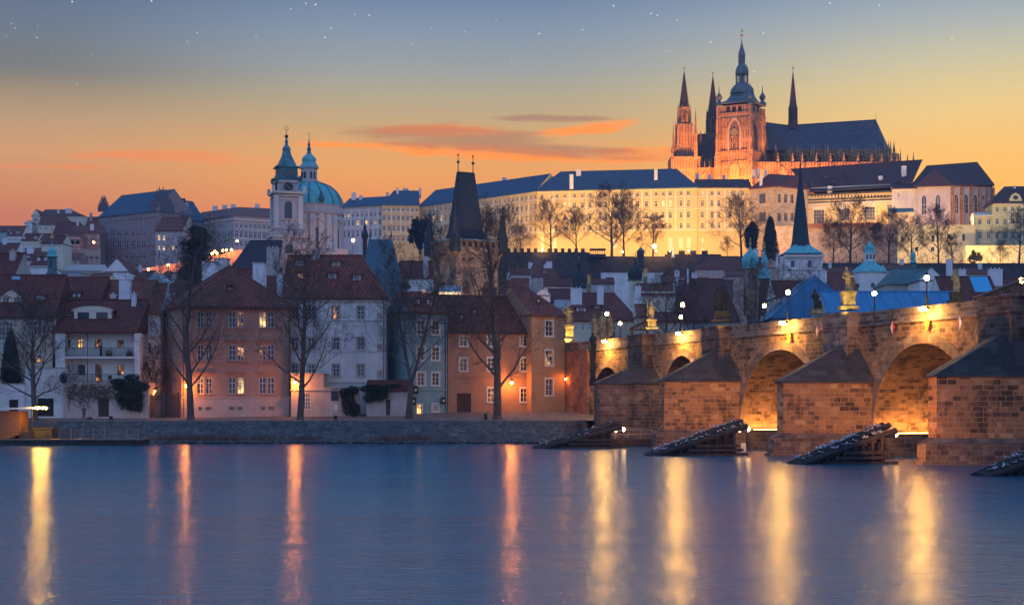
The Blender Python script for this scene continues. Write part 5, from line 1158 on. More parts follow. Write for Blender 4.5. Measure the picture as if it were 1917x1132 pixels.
for k, px in enumerate((69, 81)):
    p = V((gx(px, D0), D0+.3, zz(763, D0))); q = thing('flood_lamp', ('left' if k == 0 else 'right')+' lamp of the bright pair at the end of the hut roof', 'lamp', p, 0, 'pair of lamps on the landing stage'); b = MB(); b.tube((-.75, .3, .12), (0, .1, .12), .03, n=5); b.box(-.28, -.06, .08, .28, .3, .2); b.build('housing', iron, q, world=False)
    b = MB(); b.box(-.26, -.14, -.13, .26, .26, .078); b.build('lens', floodg, q, world=False)
light('POINT', (gx(80, D0), D0-.8, zz(765, D0)), 110, (1., .45, .09), .3)
# ---------------------------------------------------------------- the lower town behind the quay
def wg(x0, x1, nx, rows, w_, pn=None):
    o = []
    for r, (a, c_) in enumerate(rows):
        for i in range(nx): o.append((x0+(x1-x0)*(i/(nx-1) if nx > 1 else .5), a, c_, w_, (pn or {}).get((r, i), glass), 'far'))
    return o
def h2(lb, pa, pb, D, ye, yr, W=9, mw=white, mr=tilef, D2=None, **k):
    k.setdefault('grp', 'roofs of the lower town'); k.setdefault('gut', False); k.setdefault('sub', False)
    return house(lb, (pa, D), (pb, D2 or D), W, ye, yr, mw, mr, **k)
def plathe(mb, px, D, prof, n_=12, m=0, rot=0.0, ax=1, ay=1):
    mb.lathe([(max(.02, r/F*D), zz(py, D)) for r, py in sorted(prof, key=lambda q: -q[1])] if False else [(max(.02, r/F*D), zz(py, D)) for r, py in prof], (gx(px, D), D, 0), n_, m, rot, ax, ay)
def part(par, nm, m, fn, smooth=False):
    b = MB(); fn(b); return b.build(nm, m, par, smooth=smooth)
def cross(mb, px, D, y0, y1, w_=3.0, r=.10):
    x = gx(px, D); mb.tube((x, D, zz(y1, D)), (x, D, zz(y0, D)), r, r*.6, 5); h = zz(y0, D)-zz(y1, D); mb.tube((x-w_/F*D/2, D, zz(y0, D)-h*.3), (x+w_/F*D/2, D, zz(y0, D)-h*.3), r*.7, n=4)
# left part
h2('dark red roof with a tall brown firewall at the left edge', -40, 27, 240, 520, 474, mw=grime, mr=tiled, chim=((23, 470, 480, 11, 243, grime),))
h2('flat-roofed white building behind the cream house', 41, 90, 262, 500, None, mw=white, mr=grime, W=8)
h2('pale blue-grey flat-roofed attic block beside the copper turret', 114, 147, 255, 508, None, mw=mat('grey_blue_panels', (.30,.36,.40), .6), mr=grime, W=7)
h2('bright white gabled house front below the palace ramp', 198, 240, 330, 508, 484, mw=white, mr=tilef, front=True, W=12, wins=wg(211, 222, 2, ((512, 517),), 4)+[(217, 491, 496, 4, glass, 'far')], o=.1)
h2('small red-roofed house right of the white gabled front', 240, 282, 335, 522, 507, chim=((262, 498, 510, 5),))
h2('teal-grey gabled house below the palace ramp', 262, 318, 318, 536, 510, mw=teal2, mr=mat('grey_blue_panels', (.3,.36,.4)), front=True, o=.1, W=10)
h2('red-roofed house between the teal gable and the cedar', 300, 348, 300, 545, 524, il=2, chim=((325, 515, 530, 7),))
h2('red-roofed house right behind the cedar trunk', 352, 392, 292, 540, 520, mw=grime, mr=tiled, ir=2)
h2('low cream house with a red roof above the balcony house', 150, 200, 300, 524, 512, mw=cream, mr=tileo)
h2('white house with a grey roof left of the white gable', 120, 186, 345, 506, 496, mw=white, mr=grime, wins=wg(128, 178, 5, ((509, 514),), 4))
h2('red-roofed row below the colonnade house', 33, 92, 400, 486, 472, mw=white, mr=tilef, wins=wg(38, 88, 7, ((489, 495),), 4), dorm=((52, 478, 484, 5, 'shed', white, tilef), (72, 478, 484, 5, 'shed', white, tilef)), chim=((40, 458, 474, 5), (56, 463, 474, 12)))
h2('dark red roof with two round dormers over the turret', 55, 95, 360, 500, 480, mw=cream, mr=tiled, wins=wg(60, 90, 4, ((503, 508),), 4), dorm=((72, 483, 489, 5, 'arc', white, tiled), (85, 483, 489, 5, 'arc', white, tiled)))
h2('mid-height house with a white side wall behind the turret', 78, 118, 460, 455, 440, mw=cream, mr=tiled, wins=wg(82, 112, 4, ((458, 463), (470, 475)), 4))
# onion turret
def turret(lb, px, D, zb_py, prof_dome, prof_body, nb=8, cm=copper, bm_=None, cr=None, name='bell_turret', openings=None, gl=gilt, n_=12, grp='towers and turrets of the lower town'):
    t = thing(name, lb, 'turret', (gx(px, D), D, 0), 0, grp)
    part(t, 'body', bm_ or copperd, lambda b: plathe(b, px, D, prof_body, nb, 0, PI/nb))
    part(t, 'dome', cm, lambda b: plathe(b, px, D, prof_dome, n_))
    if cr: part(t, 'cross', gl, lambda b: (cross(b, px, D, cr[0], cr[1]), b.ball((gx(px, D), D, zz(cr[1]+1, D)), cr[2] if len(cr) > 2 else .3)))
    if openings:
        for (ox, y0, y1, w_) in openings:
            x = gx(px+ox, D); r = prof_body[0][0]/F*D
            b = MB(); yy = D-r*1.02; b.box(x-w_/F*D/2, yy-.03, zz(y1, D), x+w_/F*D/2, yy+r*.3, zz(y0, D)); b.build('opening', glass, t)
    return t
turret('small copper onion turret on a dark lantern above the quay roofs', 97.5, 252, 520, [(12, 481), (11, 479), (8, 478), (8.5, 474), (7.5, 469), (5, 465.5), (1.5, 462.5), (.7, 455), (.3, 446)], [(10.5, 520), (10.5, 511), (8.5, 509), (8.5, 482)], cr=(424, 444, .35), openings=((0, 487, 500, 4),))
# central lower town
t = thing('palace_roof_tower', 'steep blue slate hipped roof with two finials between the church and the big tower', 'house', (gx(712, 262), 262, 4), 0, 'roofs of the lower town')
D = 262; fc = Fac((gx(672, D), D), (gx(760, D), D)); body(t, [fc.pt(0, 0), fc.pt(fc.L, 0), fc.pt(fc.L, 0, 9), fc.pt(0, 0, 9)], 3, zz(566, D), {}, teal2)
def steep(b):
    y = D; lo = [V(q) for q in ((gx(670, D), D-.3, zz(566, D)), (gx(762, D), D-.3, zz(566, D)), (gx(762, D), D+9.3, zz(566, D)), (gx(670, D), D+9.3, zz(566, D)))]
    m1 = [V(q) for q in ((gx(678, D), D+1.2, zz(505, D)), (gx(744, D), D+1.2, zz(505, D)), (gx(744, D), D+7.8, zz(505, D)), (gx(678, D), D+7.8, zz(505, D)))]
    hi = [V(q) for q in ((gx(687, D), D+3.4, zz(444, D)), (gx(730, D), D+3.4, zz(444, D)), (gx(730, D), D+5.6, zz(444, D)), (gx(687, D), D+5.6, zz(444, D)))]
    b.hull(lo, m1); b.hull(m1, hi)
part(t, 'roof', mat('bright_slate_roof', (.06,.14,.19), .7, kind='tile', sc=.8), steep)
for px in (688.5, 728.5): part(t, 'finial', iron, lambda b: (b.tube((gx(px, D), D+4.5, zz(445, D)), (gx(px, D), D+4.5, zz(413, D)), .12, .03, 5), b.ball((gx(px, D), D+4.5, zz(436, D)), .2)))
turret('slim dark baroque spirelet between the dome and the steep blue roof', 683, 330, 480, [(6, 446), (7, 440), (4, 434), (2.5, 430), (3.2, 426), (1, 418), (.4, 404)], [(4.5, 490), (4.5, 448), (6, 446)], cm=mat('dark_spire_lead', (.03,.035,.045), .7), bm_=gothicd, n_=8)
h2('dull red roof with a pale eave left of the big tower', 745, 812, 330, 519, 489, mr=tiled, mw=white, W=11)
h2('white gabled house peeping over the blue-green house', 765, 795, 262, 545, 529, mw=white, mr=tileo, front=True, W=9, wins=[(779, 538, 543, 4, glass, 'far')], o=.15)
h2('white-walled house left of the white gable above the blue-green house', 730, 765, 266, 535, 520, mw=white, mr=tilef, W=9, wins=wg(737, 758, 3, ((538, 543),), 4), ir=1)
h2('white building with a small round gable in front of the big tower', 822, 862, 268, 546, 536, mw=white, mr=mat('grey_blue_panels', (.3,.36,.4)), W=8, wins=wg(830, 852, 3, ((549, 554),), 4))
t = thing('round_turret_house', 'small pale turret house with a light teal pointed roof touching the big tower', 'turret', (gx(796, 300), 300, 0), 0, 'towers and turrets of the lower town')
part(t, 'wall', white, lambda b: plathe(b, 797, 300, [(6.5, 520), (6.5, 461)], 4, 0, PI/4)); part(t, 'roof', copper, lambda b: plathe(b, 797, 300, [(9, 461), (5, 453), (3, 446), (.5, 434)], 4, 0, PI/4))
# big bridge tower
t = thing('bridge_tower', 'massive stone bridge tower with a steep black wedge roof and corner turrets', 'tower', (gx(868, 291), 291, 3), 0)
th = R(31); c0 = V((gx(853, 286), 286, 0)); ex = V((math.cos(th), math.sin(th), 0)); ey = V((-math.sin(th), math.cos(th), 0)); a = 9.3
def sq(g, z, la=a, lb_=a, ctr=None):
    c = ctr or (c0+ex*a/2+ey*a/2); return [V((q.x, q.y, z)) for q in (c-ex*(la/2+g)-ey*(lb_/2+g), c+ex*(la/2+g)-ey*(lb_/2+g), c+ex*(la/2+g)+ey*(lb_/2+g), c-ex*(la/2+g)+ey*(lb_/2+g))]
Zt = lambda py: zz(py, 287)
b = MB(); b.hull(sq(.0, 2), sq(-.35, Zt(500))); b.hull(sq(-.35, Zt(500)), sq(.0, Zt(476))); b.build('shaft', stonet, t)
b = MB(); b.hull(sq(.15, Zt(476)), sq(.45, Zt(472))); b.hull(sq(.35, Zt(472)), sq(.35, Zt(462))); b.hull(sq(.5, Zt(462)), sq(.5, Zt(461)))
q0 = sq(.2, 0)
for i in range(4):
    A_, B_ = q0[i], q0[(i+1) % 4]
    for k in range(9):
        p = A_.lerp(B_, k/8); b.cbox((p.x, p.y, Zt(461)), .42, .42, Zt(449.5)-Zt(461), 0, th)
b.hull(sq(.35, Zt(450.5)), sq(.35, Zt(448.5))); b.build('gallery', stonet, t)
part(t, 'gallery_wall', gothicd, lambda b: b.hull(sq(-.6, Zt(461)), sq(-.6, Zt(450))))
b = MB(); b.hull(sq(.6, Zt(448.4)), sq(.55, Zt(447.2))); b.build('eave', copper, t)
part(t, 'gallery_roof', mat('dark_slate', (.03,.045,.06), .75, kind='tile', var=.3), lambda b: b.hull(sq(.5, Zt(447.1)), sq(-.9, Zt(443.5))))
def wedge(b):
    c = c0+ex*a/2+ey*a/2; b.hull(sq(0, Zt(440), 6.0, 4.2, c), sq(0, Zt(425), 5.3, 3.5, c)); b.hull(sq(0, Zt(425), 5.3, 3.5, c), sq(0, Zt(314.5), 3.25, .9, c))
rf = part(t, 'roof', mat('dark_slate', (.02,.03,.04)), wedge)
c = c0+ex*a/2+ey*a/2
for s_ in (-1, 1):
    p = c+ex*1.55*s_; part(t, 'finial', iron, lambda b: (b.tube((p.x, p.y, Zt(315)), (p.x, p.y, Zt(280)), .10, .04, 5), b.ball((p.x, p.y, Zt(296)), .28), b.ball((p.x, p.y, Zt(283)), .18)))
for i, p in enumerate(sq(.25, 0)):
    hpy = (374, 381, 384, 384)[i]
    def tu(b, p=p, hpy=hpy): b.lathe([(.95, Zt(472)), (.95, Zt(447)), (1.05, Zt(446.5)), (.55, Zt(425)), (.07, Zt(hpy+12)), (.03, Zt(hpy))], (p.x, p.y, 0), 6); b.ball((p.x, p.y, Zt(hpy+11)), .2)
    part(t, 'corner_turret', mat('dark_slate', (.02,.03,.04)), tu)
fR = Fac(c0, c0+ex*a); fL = Fac(c0+ey*a, c0)
for fc_, us_, (za, zb__) in ((fR, (2.2, 6.6), (548, 524)), (fL, (4.5,), (545, 524))):
    for u in us_:
        b = MB(); w_ = .75; b.box(u-w_, -.02, Zt(za), u+w_, .1, Zt(zb__+6), 0, fc_.M(0, 0)); b.hull([fc_.pt(u-w_, Zt(zb__+6), .1), fc_.pt(u-w_, Zt(zb__+6), -.02), fc_.pt(u, Zt(zb__), -.02), fc_.pt(u, Zt(zb__), .1)], [fc_.pt(u+w_, Zt(zb__+6), .1), fc_.pt(u+w_, Zt(zb__+6), -.02), fc_.pt(u, Zt(zb__)+.01, -.02), fc_.pt(u, Zt(zb__)+.01, .1)]); b.build('blind_window', gothicd, t)
for u, py in ((1.6, 488), (3.0, 486), (7.2, 500), (5, 470)):
    b = MB(); b.box(u-.3, -.03, Zt(py), u+.3, .1, Zt(py-5), 0, fR.M(0, 0)); b.build('loophole', gothicd, t)
# right of the tower
h2('small red roof under the battlements with one white chimney', 952, 1000, 410, 513, 500, mw=white, mr=tilef, W=9, chim=((993, 493, 505, 8, None, chimw),))
h2('red roof with a white dormer under the garden wall', 996, 1046, 400, 517, 499, mw=grime, mr=tilef, W=9, chim=((1028, 491, 501, 11, None, chimw), (1020, 496, 504, 4)), dorm=((1020, 507, 512, 6, 'shed', white, tilef),), wins=wg(1004, 1040, 5, ((519, 524),), 3.5), ir=2)
h2('white house with a red roof between bare branches right of the tower', 940, 990, 360, 540, 521, mw=white, mr=tileo, W=8, wins=wg(946, 984, 4, ((543, 548),), 4), chim=((952, 512, 524, 7),))
h2('house with a dull red roof and a white gable end above the orange house', 1018, 1072, 340, 535, 521, mw=white, mr=tiled, W=8)
h2('white gable with a red roof half hidden by the corner house', 1003, 1030, 300, 552, 541, mw=white, mr=tileo, front=True, W=10, o=.15)
h2('broad dark red roof behind the white gable', 1028, 1082, 310, 566, 541, mw=white, mr=tiled, W=11)
h2('house with a grey skylit lean-to above the corner house', 1040, 1066, 290, 575, 562, mw=white, mr=galv, W=6)
t_, fc_, rf_, ze_, zr_ = h2('large red-roofed house with two white chimneys behind the yellow statue', 1052, 1192, 268, 599, 549, mw=cream, mr=tilef, W=13, il=3.2, ir=3.2, wins=wg(1062, 1150, 7, ((606, 618),), 8), chim=((1079, 541, 560, 21, 271.5, chimw), (1124, 538, 559, 12, 271.5, chimw)), dorm=((1088, 576, 585, 17, 'shed', white, tilef), (1117, 572, 579, 15, 'shed', tiled, tilef)))
h2('cream house with a steep red roof in front of the clay-red roofs', 1108, 1150, 262, 632, 596, mw=cream, mr=tileo, W=6, il=3)
h2('red roof with a stone balustrade terrace below the black onion tower', 1195, 1262, 300, 552, 531, mw=cream, mr=tilef, W=9, chim=((1194, 537, 568, 12, 285, chimw),), belts=((547, .3, .2), (553, .4, .3)), wins=wg(1200, 1256, 14, ((548, 552),), 1.6))
h2('orange-red hipped roof left of the bare bridge tree', 1192, 1240, 262, 592, 570, mw=cream, mr=tileo, W=8, ir=2)
h2('cream house partly hidden by the bare bridge tree', 1218, 1270, 258, 600, 585, mw=cream, mr=tilef, W=7, wins=wg(1224, 1262, 4, ((604, 612),), 6))
h2('very large brownish red roof with a flat grey top behind the bridge', 1262, 1382, 320, 601, 522, mw=grime, mr=mat('brown_red_roof_tiles', (.115,.045,.04), .85, kind='tile', sc=1.1, var=.45), W=16, il=3, ir=2, chim=((1268, 508, 524, 3, 327), (1288, 506, 524, 2.5, 327)))
h2('long grey attic storey on top of the brownish red roof', 1268, 1372, 334, 523, None, mw=mat('grey_boards', (.12,.11,.11), .8), mr=grime, W=5)
h2('pink house with a red roof and white windows below the palace corner', 1303, 1388, 450, 503, 480, mw=mat('rose_plaster', (.50,.33,.27), kind='plaster'), mr=tilef, W=11, il=4, wins=wg(1309, 1382, 8, ((506, 514),), 4.5), chim=((1379, 493, 501, 5),))
h2('pink lower wing standing before the pink house', 1360, 1398, 420, 516, 507, mw=mat('rose_plaster', (.5,.33,.27)), mr=tilef, W=8, wins=wg(1366, 1392, 3, ((520, 527),), 5))
h2('pink pedimented house between the copper onions and the white steeple', 1420, 1467, 450, 501, 484, mw=mat('rose_plaster', (.5,.33,.27)), mr=tilef, W=12, front=True, wins=wg(1440, 1458, 2, ((503, 510),), 6), chim=((1455, 476, 500, 4, 446), (1462, 476, 500, 4, 446), (1415, 467, 480, 9, 470)))
turret('large green copper onion dome on a dark stone tower', 1404.6, 335, 560, [(16.5, 503), (13, 500.5), (15.5, 497), (17, 490), (16.5, 484), (12.5, 477.5), (7, 472), (3.5, 467), (1.5, 462), (.5, 452)], [(16, 590), (16, 504), (17.5, 502.5)], nb=4, bm_=stonet, cr=(444, 456, .3), openings=((0, 515, 540, 7),))
turret('small pear-shaped copper spirelet right of the large onion dome', 1431, 332, 560, [(12.5, 522), (11.5, 517), (12, 510), (10, 505), (5, 503), (4, 499), (6.5, 494), (6.8, 488), (4.5, 481), (1.2, 470), (.4, 458)], [(9.5, 590), (9.5, 524), (12, 522.5)], nb=8, bm_=gothicd, cr=(452, 462, .25))
turret('black onion dome on a cream tower among the red roofs', 1189, 362, 570, [(15, 525), (12.5, 522), (14, 516), (13.8, 509), (11, 503), (6, 498.5), (3, 495), (2.8, 491), (1, 488), (.4, 475)], [(13.5, 575), (13.5, 527), (15.2, 525)], nb=4, cm=mat('black_copper', (.018,.03,.035), .7), bm_=cream, cr=(470, 480, .25), openings=((0, 534, 546, 7),))
turret('dark round dome with a thin lantern below the battlements', 1084, 400, 570, [(19, 540), (17, 536), (15.5, 530), (14.5, 520), (11, 512), (6, 508), (4.2, 507), (4.2, 496), (5.5, 495), (2, 490), (.5, 484)], [(17, 575), (17, 541)], nb=12, cm=mat('black_copper', (.02,.03,.035)), bm_=grime, cr=(480, 487, .2))
# white steeple with needle spire
D = 420; t = thing('church_steeple', 'white steeple with a copper skirt and a needle-thin dark spire', 'church tower', (gx(1498, D), D, 8), 0, 'towers and turrets of the lower town'); r = 34/F*D
fc = Fac((gx(1465, D), D-r), (gx(1533, D), D-r)); fc_r = 2*r; ops = [fc.rect(px, 487.5, 500, 7.5) for px in (1484, 1516)]
body(t, [fc.pt(0, 0), fc.pt(fc.L, 0), fc.pt(fc.L, 0, fc.L), fc.pt(0, 0, fc.L)], 5, zz(478, D-r), {0: ops}, white, .4)
for o_ in ops: part(t, 'belfry_opening', glass, lambda b: (b.box(o_[0], .3, o_[1], o_[2], .36, o_[3], 0, fc.M(0, 0))))
def mold(b):
    for py, tt, pr in ((479, .7, .5), (483.5, .2, .2), (505, .25, .25), (521, .5, .35), (526, .3, .2)): belt(b, fc, py, tt, pr, px=1498, ends=pr)
    for px in (1468, 1499.5, 1530): u, z = fc.hit(px, 505); b.box(u-.45, -.15, z-3, u+.45, 0, z+3.2, 0, fc.M(0, 0))
part(t, 'moulding', churcht, mold)
part(t, 'skirt_roof', copper, lambda b: plathe(b, 1498.5, D, [(51, 477), (49, 475.5), (38, 470), (27, 464.5), (21, 459.5)], 4, 0, PI/4))
part(t, 'spire', mat('needle_spire_slate', (.022,.05,.065), .7, kind='tile'), lambda b: plathe(b, 1498.5, D, [(18.5, 462), (16.5, 452), (11, 400), (4.5, 345), (.6, 308)], 8, 0, PI/8))
part(t, 'finial', iron, lambda b: (b.tube((gx(1498.5, D), D, zz(312, D)), (gx(1498.5, D), D, zz(297, D)), .1, .03, 5), b.ball((gx(1498.5, D), D, zz(308, D)), .3)))
# round copper dome with lantern
D = 330; t = thing('domed_chapel', 'round white chapel with a ribbed green copper dome and white lantern', 'chapel', (gx(1628, D), D, 5), 0, 'towers and turrets of the lower town')
part(t, 'drum', white, lambda b: plathe(b, 1627, D, [(31, 600), (31, 513), (33.5, 511.5), (33.5, 510.5)], 20))
part(t, 'dome', copper, lambda b: plathe(b, 1627.5, D, [(34.5, 510.5), (30, 505.5), (22, 499), (14, 493.5), (11.5, 490)], 20))
for dx in (-26, 0, 20):
    a_ = math.asin(dx/32); rr = 31.2/F*D; c_ = V((gx(1627, D)+rr*math.sin(a_), D-rr*math.cos(a_), zz(536, D))); b = MB(); b.lathe([(.42, 0), (.42, .12)], (0,0,0), 12, 0, 0, 1, 1.25, Matrix.Translation(c_)@Matrix.Rotation(a_, 4, 'Z')@Matrix.Rotation(R(90), 4, 'X')); b.build('oval_window', glass, t)
ln = part(t, 'lantern', white, lambda b: plathe(b, 1628, D, [(12, 490), (12, 488.5), (10.5, 488), (10.5, 475), (12, 473)], 8, 0, PI/8))
for dx in (-6.5, 0, 6.5): x = gx(1628+dx, D); rr = 10.5/F*D; b = MB(); b.box(x-.16, D-rr-.02+abs(dx)*.02, zz(485.5, D), x+.16, D-rr+.4, zz(477, D)); b.build('lantern_window', glass, ln)
part(t, 'lantern_roof', copper, lambda b: (plathe(b, 1628, D, [(12, 473), (10, 469), (10.5, 463.5), (7, 460), (3, 455), (1, 451), (.5, 447)], 8, 0, PI/8)))
part(t, 'ball_finial', gilt, lambda b: (b.ball((gx(1628, D), D, zz(446, D)), .3), b.tube((gx(1628, D), D, zz(450, D)), (gx(1628, D), D, zz(441, D)), .06, n=4)))
turret('tiny copper turret with an onion cap below the lit garden wall', 1709.5, 400, 520, [(7.5, 492), (5, 490), (3.5, 485), (4.8, 481), (4.2, 476), (1.2, 470), (.4, 462)], [(6, 520), (6, 494), (7.5, 492.3)], cr=(455, 464, .25))
# right: blue roofs, green roofs, skylight house
D = 222; t = thing('blue_roofed_hall', 'hall with a bright blue metal gable roof rising behind the bridge parapet', 'hall', (gx(1525, D), D, 4), 0, 'blue-roofed halls behind the bridge')
fc = Fac((gx(1447, D), D), (gx(1600, D), D)); body(t, [fc.pt(0, 0), fc.pt(fc.L, 0), fc.pt(fc.L, 0, 12), fc.pt(0, 0, 12)], 3, zz(598, D), {}, teal)
def bg_(b):
    ap = [V((gx(1524, D), D-.4, zz(517, D))), V((gx(1524, D), D+12, zz(517, D)))]; L0 = [V((gx(1440, D), D-.4, zz(596, D))), V((gx(1440, D), D+12, zz(596, D)))]; R0_ = [V((gx(1592, D), D-.4, zz(572, D))), V((gx(1592, D), D+12, zz(572, D)))]
    b.face([L0[0], V((gx(1592, D), D-.4, zz(596, D))), R0_[0], ap[0]]); b.face([L0[1], L0[0], ap[0], ap[1]]); b.face([R0_[0], R0_[1], ap[1], ap[0]]); b.face([ap[1], R0_[1], V((gx(1592, D), D+12, zz(596, D))), L0[1]])
    for k in range(1, 8): px = 1440+k*19; yt = 596-(px-1440)/84*79 if px < 1524 else 517+(px-1524)/68*55; b.tube((gx(px, D), D-.45, zz(596, D)), (gx(px, D), D-.45, zz(yt, D)), .05, n=4)
    for a_, c_ in ((L0[0], ap[0]), (R0_[0], ap[0])): b.tube(a_, c_, .12, n=5)
part(t, 'roof', bluemetal, bg_)
h2('long low hall with a bright blue standing-seam roof behind the parapet', 1548, 1800, 205, 585, 546, mw=teal, mr=bluemetal, W=10, grp='blue-roofed halls behind the bridge')
h2('dark red roof left of the tall blue gable', 1452, 1512, 262, 556, 526, mw=white, mr=tiled, W=9)
h2('dark red roof right of the white chimney behind the blue gable', 1535, 1605, 285, 545, 510, mw=grime, mr=tilef, W=10, chim=((1537, 508, 533, 22, 262, chimw),))
h2('house with a grey-green metal roof and a dark loft opening', 1662, 1745, 270, 531, 503, mw=grime, mr=mat('green_grey_metal', (.06,.11,.12), .5, kind='metalroof'), W=10, wins=[(1712, 535, 545, 12, glass, 'door')], il=2)
h2('white gabled house between the green metal roof and the skylight roof', 1722, 1765, 262, 524, 501, mw=white, mr=mat('green_grey_metal', (.06,.11,.12)), W=9, front=True, o=.2, chim=((1778, 487, 515, 10, 262, chimw), (1802, 506, 515, 13, 275, chimw)))
t_, fc_, rf_, ze_, zr_ = h2('dark red roof with a large blue skylight and a white gable end', 1768, 1872, 232, 565, 518, mw=white, mr=tiled, W=10, chim=((1865, 505, 520, 24, 240, chimw),))
b = MB(); y0_, y1_ = 1.2, 4.2; f_ = lambda u, v: fc_.pt(u, ze_+(zr_-ze_)*v/5+.12, v)
uA, uB = fc_.hit(1832, 545)[0], fc_.hit(1866, 545)[0]; b.hull([f_(uA, 1.7), f_(uB, 1.7), f_(uB, 4.7), f_(uA, 4.7)], [p+V((0, 0, .12)) for p in (f_(uA, 1.7), f_(uB, 1.7), f_(uB, 4.7), f_(uA, 4.7))]); b.build('skylight', mat('skylight_blue', (.05,.35,.6), .15), rf_)
h2('dark roofs at the right edge behind the timber canopy', 1880, 1960, 240, 545, 522, mw=grime, mr=tiled, W=9)
# more roofs filling the slope
fill = [(870, 925, 380, 522, 508, 'red roof directly right of the tower gallery'), (905, 948, 330, 548, 530, 'red roof behind the tallest bare tree'), (1106, 1150, 420, 530, 520, 'low red roof behind the dark round dome'), (1240, 1290, 400, 528, 516, 'pale house roof above the stone balustrade'), (1290, 1330, 380, 530, 520, 'small roof behind the grey attic storey'), (1540, 1600, 430, 512, 500, 'dull red roof right of the white steeple'), (1660, 1715, 420, 505, 494, 'roof just below the lit garden wall'), (1790, 1850, 400, 512, 502, 'low roof left of the white chimney on the right'), (440, 505, 330, 560, 503, 'broad red roof behind the salmon house'), (590, 650, 300, 500, 485, 'roof between the dome and the white house'), (-30, 30, 420, 470, 455, 'roof at the left edge above the firewall')]
for (pa, pb, D, ye, yr, lb) in fill: h2(lb, pa, pb, D, ye, yr, mw=rnd.choice((white, cream, grime)), mr=rnd.choice((tilef, tiled, tilef)), W=9, wins=wg(pa+6, pb-6, max(2, int((pb-pa)/11)), ((ye+4, ye+10),), 4), chim=((pa+(pb-pa)*rnd.uniform(.2, .8), yr-8, yr+4, rnd.choice((5, 7, 9))),))
# church nave roof, firewalls
h2('big dark purple church roof left of the clock tower', 425, 520, 452, 512, 450, mw=church, mr=mat('dark_purple_slate', (.045,.035,.05), .8, kind='tile', sc=1.3), W=18, il=5, cat='church', grp=None)
for px0, px1, y0, D, lb in ((378, 401, 490, 258, 'lower white firewall block above the salmon roof'), (400, 424, 484, 262, 'upper white firewall block above the salmon roof'), (473, 493, 493, 240, 'white chimney block right of the salmon roof peak')):
    t = thing('firewall', lb, 'firewall', (gx(px0, D), D, 3), 0, 'white firewalls'); b = MB(); b.box(gx(px0, D), D, 3, gx(px1, D), D+3, zz(y0, D)); b.build('wall', chimw, t); b = MB(); b.box(gx(px0, D)-.1, D-.1, zz(y0, D), gx(px1, D)+.1, D+3.1, zz(y0, D)+.15); b.build('coping', grime, t)
h2('red roofs between the salmon house and the white house', 440, 520, 246, 545, 503, mw=grime, mr=tiled, W=9)
# ---------------------------------------------------------------- garden walls and castle hill
def longwall(lb, pa, da, pb, db, ya, m, th=1.2, merlon=0, grp='terrace walls below the castle', zb=None, coping=True, ops=None, yb=None):
    fc = Fac((gx(pa, da), da), (gx(pb, db), db)); z = zz(ya, da); z0 = zb if zb is not None else min(T(fc.A.x, da), T(gx(pb, db), db))-6
    t = thing('terrace_wall', lb, 'wall', (fc.A.x, da, z0), 0, grp); op = [fc.rect(*o) for o in (ops or [])]
    body(t, [fc.pt(0, 0), fc.pt(fc.L, 0), fc.pt(fc.L, 0, th), fc.pt(0, 0, th)], z0, z, {0: op}, m, .4, 'masonry')
    for o in op: part(t, 'opening', glass, lambda b: b.box(o[0], .3, o[1], o[2], .38, o[3], 0, fc.M(0, 0)))
    if coping: part(t, 'coping', m, lambda b: b.box(-.1, -.15, z, fc.L+.1, th+.15, z+.25, 0, fc.M(0, 0)))
    if merlon:
        def mm(b):
            k = int(fc.L/merlon)
            for i in range(k): b.box((i+.2)*merlon, 0, z+.25, (i+.72)*merlon, .6, z+1.7, 0, fc.M(0, 0))
        part(t, 'merlons', m, mm)
    return t, fc
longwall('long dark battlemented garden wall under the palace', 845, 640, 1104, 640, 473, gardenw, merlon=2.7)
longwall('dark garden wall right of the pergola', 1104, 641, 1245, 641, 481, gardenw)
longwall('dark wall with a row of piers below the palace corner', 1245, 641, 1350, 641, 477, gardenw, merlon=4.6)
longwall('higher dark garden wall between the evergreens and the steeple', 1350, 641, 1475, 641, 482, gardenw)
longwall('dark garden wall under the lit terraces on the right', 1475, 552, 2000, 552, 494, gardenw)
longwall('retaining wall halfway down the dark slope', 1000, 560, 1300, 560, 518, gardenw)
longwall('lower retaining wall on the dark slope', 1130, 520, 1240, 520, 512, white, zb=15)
t = thing('pergola', 'small pergola of slim posts on the battlemented wall', 'pergola', (gx(1118, 640), 640, zz(480, 640))); D = 639
part(t, 'roof_beams', gardenw, lambda b: (b.box(gx(1104, D), D-1, zz(468, D), gx(1134, D), D+3, zz(465.5, D)), b.box(gx(1104, D), D-1, zz(482, D), gx(1134, D), D+3, zz(476, D))))
for i in range(7): part(t, 'post', gardenw, lambda b: b.box(gx(1106+i*4.2, D)-.12, D-.6, zz(476, D), gx(1106+i*4.2, D)+.12, D-.3, zz(468, D)))
t = thing('obelisk', 'small white obelisk in the palace garden', 'obelisk', (gx(1260, 640), 640, zz(482, 640))); part(t, 'shaft', chimw, lambda b: plathe(b, 1260, 639, [(3.8, 482), (3.6, 478), (2.6, 476), (.3, 457)], 4, 0, PI/4))
t = thing('garden_pavilion', 'tiny teal-roofed pavilion beside the drooping tree', 'pavilion', (gx(1199, 630), 630, 60)); part(t, 'wall', gardenw, lambda b: plathe(b, 1199, 636, [(9, 500), (9, 471)], 4, 0, PI/4)); part(t, 'roof', copperd, lambda b: plathe(b, 1199, 636, [(11, 471), (6, 467), (.6, 462)], 4, 0, PI/4))

